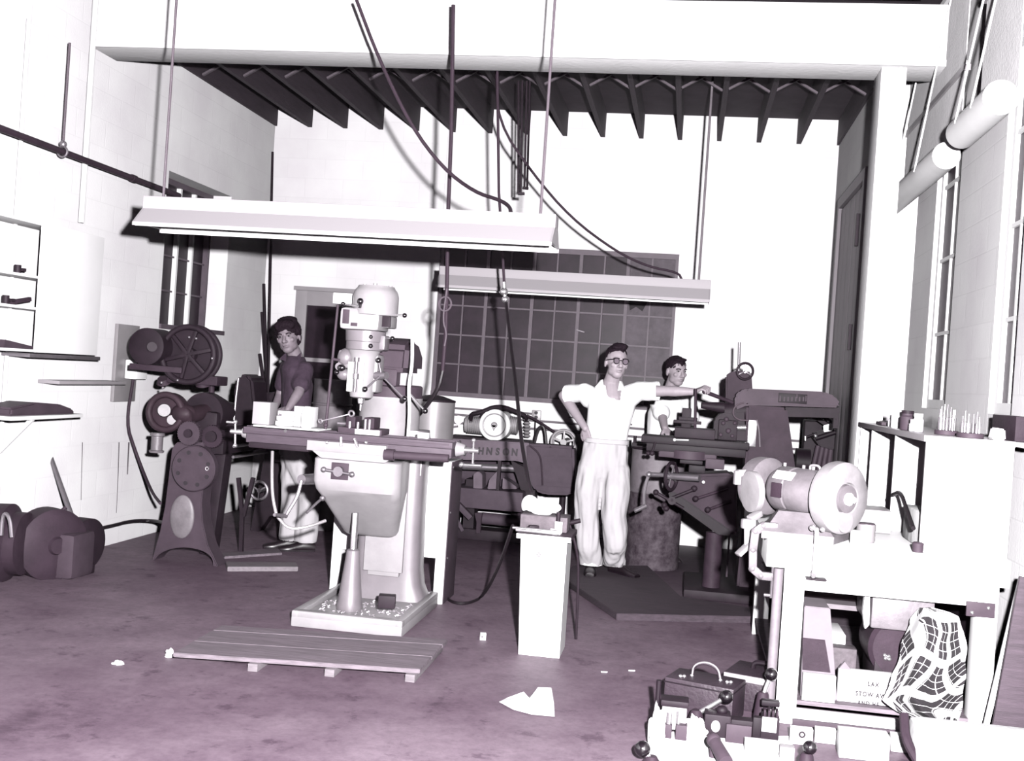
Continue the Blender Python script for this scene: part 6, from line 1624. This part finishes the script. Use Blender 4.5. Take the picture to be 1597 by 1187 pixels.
# wall shelf at the right edge with a dark box, and a white pan on the wall
tag(MB().box(1.495, XF, 5.25, 6.1, 1.36, 1.382, .003).build('narrow_shelf', 'white_paint'), 'narrow white shelf on the right wall beyond the cabinet top', 'shelf')
tag(MB().box(1.50, XF-.005, 5.45, 5.85, 1.383, 1.50, .004).build('dark_box', 'iron_mid'), 'dark flat box on the narrow shelf at right picture edge', 'box')
pn = thing('enamel_pan', 'round white pan hanging on the right wall beside the cabinet end', 'pan', (XF-.03, 5.30, 1.26))
MB().lathe((XF-.002, 5.25, 1.27), (-1, 0, 0), [(0, .08), (.04, .11), (.045, .115), (.046, .105), (.01, .07)], 32).build('bowl', 'white_enamel', pn)
MB().bar((XF-.045, 5.15, 1.25), (XF-.045, 4.98, 1.235), .02, .012, .003).build('handle', 'iron_grey', pn)
# ================================================================== people
def pill(b, p, q, r0, r1, n=14):
    """rounded tapering limb piece"""
    p, q = Vector(p), Vector(q); d = q-p; L = max(d.length, 1e-5)
    pr = [(-r0*math.cos(R(a)), r0*math.sin(R(a))) for a in (8, 35, 62, 85)]
    pr += [(L+r1*math.cos(R(a)), r1*math.sin(R(a))) for a in (85, 62, 35, 8)]
    b.lathe(p, d, pr, n)
def chain(b, pts):
    for (p, r), (q, s_) in zip(pts, pts[1:]): pill(b, p, q, r, s_)
def rings(b, lev, yaw, n=26, p=2.5):
    """torso from (centre, half width, half depth) rings facing yaw"""
    cy, sy = math.cos(yaw), math.sin(yaw); out = []
    for c, hx, hy in lev:
        c = Vector(c); r = []
        for i in range(n):
            a = 2*PI*i/n; x = hx*math.copysign(abs(math.cos(a))**(2/p), math.cos(a)); y = hy*math.copysign(abs(math.sin(a))**(2/p), math.sin(a))
            r.append(c+Vector((x*cy-y*sy, x*sy+y*cy, 0)))
        out.append(r)
    b.loft(out)
def bake(mb, name, m, parent, vox, sm=4, cut=None, noise_amp=0.0, nscale=10, stretch=(1, 1, .4), planes=()):
    from mathutils import noise
    bmesh.ops.recalc_face_normals(mb.bm, faces=mb.bm.faces)
    me = bpy.data.meshes.new('t'); mb.bm.to_mesh(me); mb.bm.free()
    t = bpy.data.objects.new('t', me); C.objects.link(t)
    md = t.modifiers.new('r', 'REMESH'); md.mode = 'VOXEL'; md.voxel_size = vox; md.use_smooth_shade = True
    sm_ = t.modifiers.new('s', 'SMOOTH'); sm_.iterations = sm; sm_.factor = .5
    out = bpy.data.meshes.new_from_object(t.evaluated_get(bpy.context.evaluated_depsgraph_get()))
    bpy.data.objects.remove(t); bpy.data.meshes.remove(me)
    b = bmesh.new(); b.from_mesh(out)
    if noise_amp:
        b.normal_update()
        for v in b.verts:
            q = Vector((v.co.x*stretch[0], v.co.y*stretch[1], v.co.z*stretch[2]))*nscale
            v.co += v.normal*noise_amp*(noise.noise(q)+.5*noise.noise(q*2.3))
    for pc, pn in planes: bmesh.ops.bisect_plane(b, geom=b.verts[:]+b.edges[:]+b.faces[:], plane_co=pc, plane_no=pn)
    if cut: bmesh.ops.delete(b, geom=[f for f in b.faces if cut(f.calc_center_median())], context='FACES')
    b.transform(Matrix.Translation(-woff(parent))); b.to_mesh(out); b.free()
    out.materials.clear(); out.name = name
    o = bpy.data.objects.new(name, out); C.objects.link(o); out.materials.append(MATS[m]); out.shade_smooth(); o.parent = parent
    return o
class Head:
    """head frame: c = middle of the skull at eye level, f faces forward"""
    def __init__(s, c, yaw, pitch=0.0, roll=0.0, k=1.0):
        s.c = Vector(c); s.k = k
        s.M = Matrix.Rotation(yaw, 3, 'Z') @ Matrix.Rotation(pitch, 3, 'X') @ Matrix.Rotation(roll, 3, 'Y')
    def P(s, x, y, z): return s.c+s.M @ (Vector((x, -y, z))*s.k)      # x = his left (+), y = forward, z = up
    def ell(s, b, p, r, sc): b.ball(s.P(*p), r*s.k, sc, 20, s.M)
    def build(s, b):
        s.ell(b, (0, -.012, .030), .098, (.80, 1.0, .92))          # skull
        s.ell(b, (0, .020, -.030), .078, (.82, .86, 1.10))         # face
        s.ell(b, (0, .038, -.088), .040, (1.0, .95, .80))          # chin
        s.ell(b, (.036, .012, -.066), .036, (.75, 1.2, .85)); s.ell(b, (-.036, .012, -.066), .036, (.75, 1.2, .85))   # jaw
        s.ell(b, (.036, .062, -.024), .024, (1.1, .7, .8)); s.ell(b, (-.036, .062, -.024), .024, (1.1, .7, .8))       # cheekbones
        s.ell(b, (0, .076, .022), .036, (1.35, .42, .42))          # brow
        pill(b, s.P(0, .086, .008), s.P(0, .106, -.030), .009*s.k, .0145*s.k)      # nose
        s.ell(b, (.012, .092, -.035), .010, (1, 1, .8)); s.ell(b, (-.012, .092, -.035), .010, (1, 1, .8))
        s.ell(b, (0, .082, -.058), .020, (1.15, .45, .30)); s.ell(b, (0, .080, -.070), .018, (1.1, .5, .35))          # lips
        for e in (-1, 1): s.ell(b, (.080*e, -.012, -.012), .030, (.30, .65, 1.05))                                    # ears
    def face(s, parent, hairm='hair_dark', brow=.0045):
        for e in (-1, 1):
            b = MB(); s.ell(b, (.032*e, .0745, .004), .0115, (1.2, .75, .55)); w = b.build('eye', 'eye_white', parent)
            b = MB(); s.ell(b, (.032*e, .0820, .004), .0064, (1, .5, .95)); b.build('iris', 'ink_black', w)
            b = MB(); b.tube([s.P(.014*e, .0885, .020), s.P(.032*e, .0865, .026), s.P(.050*e, .073, .021)], brow*s.k, 6); b.build('eyebrow', hairm, parent)
        b = MB(); s.ell(b, (0, .0905, -.0635), .0165, (1.2, .22, .12)); b.build('mouth', 'iron_mid', parent)
    def hair(s, parent, m, spec, vox=.006):
        b = MB()
        for p, r, sc in spec: s.ell(b, p, r, sc)
        return bake(b, 'hair', m, parent, vox, 2, None, .004, 45, (1, 1, 1))
def hand(b, wrist, aim, back, curl=.6, k=1.0, side=1, spread=.10, thumb_open=.6):
    """palm, four unequal bent fingers and a thumb; aim = wrist to knuckles, back = back of the hand"""
    wrist = Vector(wrist); aim = Vector(aim).normalized(); back = Vector(back); back = (back-aim*back.dot(aim)).normalized()
    sd = aim.cross(back)*side                      # towards the thumb
    for i in range(4):
        o_ = (1.5-i)*.0195*k
        pill(b, wrist+sd*o_*.55+aim*.012*k, wrist+aim*.085*k+sd*o_, .0135*k, .0115*k, 10)
    Ls = (.070, .079, .073, .056)
    for i in range(4):
        p = wrist+aim*.088*k+sd*(1.5-i)*.0205*k; d = (aim+sd*(1.5-i)*spread).normalized(); L = Ls[i]*k; r = .0092*k; ang = 0
        for seg, fr in enumerate((.46, .30, .24)):
            ang += curl*(.75, 1.0, .7)[seg]
            dd = d*math.cos(ang)-back*math.sin(ang)
            q = p+dd*L*fr; pill(b, p, q, r, r*.92, 9); p = q; r *= .92
    p = wrist+sd*.022*k+aim*.022*k
    q = p+(aim*.55+sd*thumb_open-back*.25).normalized()*.042*k
    t = q+(aim*.9+sd*thumb_open*.45-back*.35*curl).normalized()*.032*k
    u = t+(aim*.95+sd*thumb_open*.1-back*.5*curl).normalized()*.026*k
    pill(b, p, q, .0155*k, .012*k, 10); pill(b, q, t, .0115*k, .0105*k, 10); pill(b, t, u, .0102*k, .0085*k, 10)
def shoe(parent, heel, toe, m='leather_black', k=1.0):
    heel, toe = Vector(heel), Vector(toe); d = (toe-heel); L = d.length; d.normalize(); s_ = Vector((-d.y, d.x, 0)); up = Vector((0, 0, 1))
    b = MB()
    lev = [(0, .028, .065), (.04, .034, .085), (.10, .034, .088), (.15, .038, .068), (.20, .046, .052), (.25, .044, .042), (.285, .030, .030)]
    rr = []
    for t, w, h in lev:
        c = heel+d*(t/.285*L); r = []
        for i in range(18):
            a = 2*PI*i/18; z = math.sin(a)
            r.append(c+s_*(w*math.cos(a)*(1 if z < 0 else .92))+up*(h*.5+h*.5*z if z > -.6 else h*.18))
        rr.append(r)
    b.loft(rr)
    o = b.build('shoe', m, parent)
    b = MB(); pr = []
    for t, w, h in lev: pr.append(heel+d*(t/.285*L)+s_*(w*1.05)+up*.002)
    for t, w, h in lev[::-1]: pr.append(heel+d*(t/.285*L)-s_*(w*1.05)+up*.002)
    b.prism(pr, (0, 0, .014)); b.build('sole', 'iron_black', o)
    return o

# ---------------------------------------------------------------- the man in white, leaning on the mill
def man_in_white():
    Y = 8.62
    def w(x, y, dy=0.0): return W(x, y, Y+dy)
    FT = .0455
    fl, fr = G(921, 893, FT), G(957, 893, FT)
    o = thing('person', 'man in white shirt and trousers with dark glasses, one hand on hip', 'person', w(945, 900))
    o.location.z = FT
    H = Head(w(961.5, 565.5, -.03), R(22), R(-3), R(2), 1.04)
    nb = w(953, 599, .03)
    sL, sR = w(911, 612, .04), w(995, 610, .03)            # shoulders, photo left / right
    chest = w(953, 640, .02); waist = w(946, 690, .03); hip = w(941, 724, .03)
    eL, hL = w(879, 617, .14), w(913, 668, -.06)            # elbow, wrist on the hip side
    eR, wR = w(1040, 610, -.02), w(1083, 611, -.06)
    sk = MB()
    H.build(sk)
    pill(sk, H.P(0, -.015, -.05), nb, .056, .064); pill(sk, nb, chest+Vector((0, 0, .1)), .07, .10)
    rings(sk, [(nb+Vector((0, .01, -.02)), .09, .055), (sL.lerp(sR, .5)+Vector((0, 0, -.045)), .155, .088), (chest, .155, .10), (waist, .135, .09), (hip, .145, .095)], R(5))
    chain(sk, [(sL+Vector((.04, 0, -.03)), .060), (sL, .052), (eL, .041)]); chain(sk, [(eL, .041), (eL.lerp(hL, .3), .043), (hL, .027)])
    chain(sk, [(sR+Vector((-.04, 0, -.03)), .060), (sR, .052), (eR, .040)]); chain(sk, [(eR, .040), (eR.lerp(wR, .3), .042), (wR, .027)])
    hand(sk, hL, Vector((.25, .25, -1)), Vector((-.35, -1, -.2)), .75, 1.0, 1, .08, .5)
    lev = W(1100, 611.5, HY-.02)
    hand(sk, wR, (lev+Vector((-.01, -.02, .035))-wR), Vector((-.1, -.45, 1)), 1.05, 1.0, -1, .06, .7)
    kL, aL = w(916, 800, -.0), Vector((fl.x, fl.y, FT+.10)); kR, aR = w(957, 802, -.04), Vector((fr.x, fr.y, FT+.10))
    chain(sk, [(hip+Vector((-.085, 0, -.02)), .085), (kL, .055), (aL, .038)]); chain(sk, [(hip+Vector((.085, 0, -.02)), .085), (kR, .055), (aR, .038)])
    body = bake(sk, 'body', 'skin_pale', o, .0052, 3)
    H.face(o)
    H.hair(o, 'hair_dark', [((0, -.024, .052), .100, (.80, .98, .84)), ((0, .050, .106), .034, (1.7, 1.0, .62)), ((.01, .020, .120), .05, (1.2, 1.2, .5)), ((0, -.07, .0), .065, (1.0, .6, 1.0))])
    # dark framed glasses
    b = MB()
    for e in (-1, 1):
        c = H.P(.034*e, .101, .004); a = H.M @ Vector((0, -1, 0))
        b.torus(c, a, .0215, .0036, 24, 8)
        b.tube([H.P(.055*e, .098, .014), H.P(.078*e, .06, .012), H.P(.084*e, -.005, .008)], .0036, 6)
        b.tube([H.P(.012*e, .104, .021), H.P(.034*e, .104, .025), H.P(.058*e, .098, .019)], .0042, 6)
    b.tube([H.P(-.014, .105, .010), H.P(.014, .105, .010)], .0035, 6)
    gl = b.build('glasses', 'iron_black', o)
    for e in (-1, 1):
        MB().cyl(H.P(.034*e, .1015, .004), H.P(.034*e, .1030, .004), .0205, n=20).build('lens', 'saw_arm', gl)
    # shirt
    sh = MB()
    rings(sh, [(nb+Vector((0, .012, -.01)), .086, .066), (nb+Vector((0, .01, -.04)), .135, .080), (sL.lerp(sR, .5)+Vector((0, .0, -.03)), .180, .10), (chest+Vector((0, 0, .06)), .185, .122), (chest, .178, .120), (waist+Vector((0, 0, .10)), .165, .112), (waist, .152, .100), (waist+Vector((0, 0, -.05)), .145, .094)], R(5))
    for a, e in ((sL, eL), (sR, eR)):
        t = .80 if a is sL else .72
        chain(sh, [(a+Vector((.05 if a is sL else -.05, 0, -.035)), .088), (a, .076), (a.lerp(e, .5), .075), (a.lerp(e, t), .079)])
    ca, cb = w(943, 586, 0), w(969, 586, 0)
    vb = w(965, 636, -.1)
    Zt = vb.z; zn = nb.z+.05
    def cut(c):
        for a, e, t in ((sL, eL, .78), (sR, eR, .70)):
            d = (e-a); L = d.length; d = d/L; q = (c-a).dot(d)
            if q > L*t and (c-(a+d*q)).length < .13: return True
        if c.y > Y-.005 and c.z < nb.z-.015: return False
        if c.z < Zt or abs(c.x-vb.x) > .2: return False
        f = (c.z-Zt)/(nb.z+.01-Zt); xc = vb.x+(nb.x+.012-vb.x)*f*.7
        if c.z > nb.z-.012 and abs(c.x-nb.x) < .075: return True
        return abs(c.x-xc) < .052*f+.001 and c.y < Y
    bake(sh, 'shirt', 'cloth_white', o, .0075, 3, cut, .006, 9, (1, 1, .5), [(a.lerp(e, t), e-a) for a, e, t in ((sL, eL, .78), (sR, eR, .70))])
    for e in (-1, 1):          # open collar
        q0 = nb+Vector((.066*e, -.02, .028)); q1 = nb+Vector((.05*e+.01, -.095, -.05)); q2 = nb+Vector((.115*e, -.085, -.035)); q3 = nb+Vector((.085*e, .0, .02))
        MB().prism([q0, q1, q2, q3], (0, -.006, .004)).build('collar', 'cloth_white', o)
    MB().obox(chest+Vector((.085, -.128, .03)), (.10, .008, .11), (0, 0, 0), .003).build('pocket', 'cloth_white', o)
    # trousers
    tr = MB()
    rings(tr, [(waist+Vector((0, 0, .025)), .164, .112), (waist+Vector((0, 0, -.02)), .170, .117), (hip, .186, .122), (hip+Vector((0, 0, -.10)), .178, .110), (hip+Vector((0, 0, -.16)), .12, .07)], R(5))
    bl, br = Vector((fl.x, fl.y, FT+.065)), Vector((fr.x, fr.y, FT+.06))
    chain(tr, [(hip+Vector((-.090, 0, -.05)), .118), (w(918, 770, 0), .108), (kL+Vector((0, 0, 0)), .093), (w(919, 850, 0), .086)])
    chain(tr, [(hip+Vector((.085, 0, -.05)), .120), (w(959, 770, -.02), .110), (kR, .096), (w(961, 850, -.02), .090)])
    for bt, md in ((bl, w(919, 850, 0)), (br, w(961, 850, -.02))):
        tr.lathe(bt, md-bt, [(0, .078), (.01, .084), ((md-bt).length, .086)], 24)
    bake(tr, 'trousers', 'cloth_trouser', o, .0085, 3, lambda c: c.z < FT+.062, .021, 11, (1, 1, .28))
    for bt in (bl, br):
        MB().lathe(bt+Vector((0, 0, -.004)), (0, 0, 1), [(0, .080), (.004, .088), (.045, .089), (.05, .082)], 26, cap=False).build('trouser_cuff', 'cloth_white', o)
    b = MB(); rings(b, [(waist+Vector((0, 0, -.008)), .168, .117), (waist+Vector((0, 0, -.004)), .1735, .1215), (waist+Vector((0, 0, .026)), .1735, .1215), (waist+Vector((0, 0, .030)), .168, .117)], R(5), 40); b.build('waistband', 'cloth_trouser', o)
    shoe(o, (fl.x-.01, fl.y+.10, FT), (fl.x+.01, fl.y-.19, FT)); shoe(o, (fr.x-.03, fr.y+.05, FT), (fr.x+.19, fr.y-.14, FT))
man_in_white()

# ---------------------------------------------------------------- the man behind the horizontal mill
def man_behind():
    Y = 9.92
    def w(x, y, dy=0.0): return W(x, y, Y+dy)
    o = thing('person', 'man in a white tee shirt looking over from behind the horizontal mill', 'person', w(1040, 800)); o.location.z = 0
    H = Head(w(1055, 579, -.02), R(33), R(4), R(-2), 1.06)
    nb = w(1046, 609, .04); sL, sR = w(1022, 622, .06), w(1072, 624, .02)
    chest = w(1040, 645, .06); waist = w(1036, 690, .08); hip = w(1036, 715, .08)
    hip.z = max(hip.z, .95)
    sk = MB(); H.build(sk)
    pill(sk, H.P(0, -.015, -.05), nb, .058, .064)
    rings(sk, [(nb+Vector((0, 0, -.03)), .09, .06), (sL.lerp(sR, .5)+Vector((0, 0, -.04)), .14, .085), (chest, .14, .09), (waist, .12, .085), (hip, .13, .09)], R(20))
    eL, hL = w(1036, 657, -.14), w(1036, 673, -.24)
    eL = w(1033, 650, -.10); hL = w(1037, 668, -.26)
    chain(sk, [(sL+Vector((.03, 0, -.02)), .055), (sL+Vector((.02, -.02, -.01)), .05), (eL, .040)]); chain(sk, [(eL, .042), (hL, .028)])
    hand(sk, hL, Vector((.35, -.5, -.35)), Vector((0, -.5, .9)), .7, 1.0, 1, .1, .6)
    eR, hR = w(1080, 660, -.05), w(1070, 668, -.27)
    chain(sk, [(sR, .05), (eR, .038), (hR, .027)]); hand(sk, hR, Vector((-.5, -.5, -.2)), Vector((0, -.4, .9)), .7, 1.0, -1, .1, .6)
    for e in (-1, 1): chain(sk, [(hip+Vector((.085*e, 0, -.02)), .085), (Vector((hip.x+.09*e, hip.y, .52)), .055), (Vector((hip.x+.1*e, hip.y, .1)), .04)])
    bake(sk, 'body', 'skin_pale', o, .0055, 3)
    H.face(o)
    H.hair(o, 'hair_dark', [((0, -.020, .042), .102, (.80, 1.0, .86)), ((0, .05, .098), .03, (1.9, 1.1, .6)), ((0, -.075, -.005), .06, (1.0, .55, 1.1))])
    sh = MB()
    rings(sh, [(nb+Vector((0, .0, .005)), .072, .066), (nb+Vector((0, 0, -.03)), .11, .08), (sL.lerp(sR, .5)+Vector((0, 0, -.045)), .165, .105), (chest, .168, .115), (waist, .155, .11), (hip+Vector((0, 0, -.05)), .155, .11)], R(20))
    for a, e in ((sL+Vector((.02, -.02, -.01)), eL), (sR, eR)): chain(sh, [(a, .078), (a.lerp(e, .6), .074), (a.lerp(e, .75), .076)])
    bake(sh, 'tee_shirt', 'cloth_white', o, .008, 3, None, .006, 9)
    tr = MB()
    rings(tr, [(hip+Vector((0, 0, -.02)), .158, .112), (hip+Vector((0, 0, -.12)), .17, .115)], R(20))
    for e in (-1, 1): chain(tr, [(hip+Vector((.085*e, 0, -.08)), .105), (Vector((hip.x+.09*e, hip.y, .5)), .085), (Vector((hip.x+.1*e, hip.y, .12)), .08)])
    bake(tr, 'trousers', 'cloth_dark', o, .012, 3)
    for e in (-1, 1): shoe(o, (hip.x+.1*e, hip.y+.08, 0), (hip.x+.1*e+.08, hip.y-.19, 0))
man_behind()

# ---------------------------------------------------------------- the young man at the lathe
def young_man():
    Y = 8.72
    def w(x, y, dy=0.0): return W(x, y, Y+dy)
    o = thing('person', 'young man with thick dark hair in a dark short sleeved shirt, standing at the lathe', 'person', w(460, 850)); o.location.z = 0
    H = Head(w(449.5, 525, -.02), R(2), R(5), R(-10), 1.13)
    nb = w(461, 556, .06)
    sF = w(475, 578, -.02); sB = w(450, 574, .20)
    chest = w(464, 600, .06); waist = w(461, 645, .06); hip = w(460, 690, .06)
    yaw = R(-62)
    sk = MB(); H.build(sk)
    pill(sk, H.P(0, -.02, -.05), nb, .052, .060)
    rings(sk, [(nb+Vector((0, 0, -.03)), .09, .065), (nb+Vector((0, 0, -.10)), .15, .095), (chest, .15, .10), (waist, .125, .088), (hip, .14, .095)], yaw)
    eF = w(466, 612, -.16); hF = w(449, 638, -.26)
    chain(sk, [(sF, .052), (eF, .040)]); chain(sk, [(eF, .041), (eF.lerp(hF, .3), .041), (hF, .026)])
    hand(sk, hF, Vector((-.75, -.1, -.45)), Vector((-.1, -.7, .6)), .6, 1.0, 1, .08, .6)
    eB = w(436, 618, .16); hB = w(426, 640, .0)
    chain(sk, [(sB, .05), (eB, .038), (hB, .026)]); hand(sk, hB, Vector((-.7, -.3, -.3)), Vector((-.1, -.4, .9)), .6, 1.0, -1, .08, .6)
    fz = .0; f1, f2 = G(451, 857), G(476, 861)
    ks = [(hip+Vector((-.02, .06, -.03)), f1), (hip+Vector((.03, -.05, -.03)), f2)]
    for h, f in ks: chain(sk, [(h, .082), (Vector((f.x, f.y, .5)), .055), (Vector((f.x, f.y, .1)), .04)])
    bake(sk, 'body', 'skin_dim', o, .0055, 3)
    H.face(o)
    H.hair(o, 'hair_dark', [((0, -.022, .045), .106, (.86, 1.0, .86)), ((.0, .050, .086), .050, (1.55, .9, .75)), ((-.03, .062, .070), .038, (1.1, .8, .8)), ((.04, .055, .078), .036, (1.0, .8, .8)), ((0, -.02, .11), .062, (1.2, 1.2, .6)), ((.082, -.01, .030), .03, (.55, 1.1, 1.2)), ((-.082, -.01, .030), .03, (.55, 1.1, 1.2)), ((0, -.08, -.01), .07, (1.05, .6, 1.1))])
    sh = MB()
    rings(sh, [(nb+Vector((0, 0, .0)), .074, .068), (nb+Vector((0, 0, -.03)), .115, .085), (nb+Vector((0, 0, -.10)), .172, .115), (chest, .175, .122), (w(462, 625, .06), .160, .115), (waist, .158, .112)], yaw)
    chain(sh, [(sF, .076), (sF.lerp(eF, .5), .072), (sF.lerp(eF, .62), .075)]); chain(sh, [(sB, .074), (sB.lerp(eB, .6), .072)])
    bake(sh, 'shirt', 'cloth_dark', o, .008, 3, None, .008, 10)
    for e in (-1, 1): MB().prism([nb+Vector((.06*e-.005, -.03, .03)), nb+Vector((.02*e-.02, -.10, -.05)), nb+Vector((.09*e-.01, -.09, -.03))], (0, -.006, .004)).build('collar', 'cloth_dark', o)
    tr = MB()
    rings(tr, [(waist+Vector((0, 0, .0)), .148, .105), (hip, .165, .115), (hip+Vector((0, 0, -.10)), .168, .118)], yaw)
    for h, f in ks: chain(tr, [(h+Vector((0, 0, -.06)), .115), (Vector((f.x, f.y, .5)), .092)])
    for h, f in ks: tr.lathe((f.x, f.y, .08), (0, 0, 1), [(0, .086), (.02, .088), (.42, .092)], 24)
    bake(tr, 'trousers', 'cloth_trouser', o, .0095, 3, lambda c: c.z < .083, .014, 9, (1, 1, .3))
    for h, f in ks: shoe(o, (f.x+.06, f.y+.06, 0), (f.x-.2, f.y-.06, 0))
young_man()
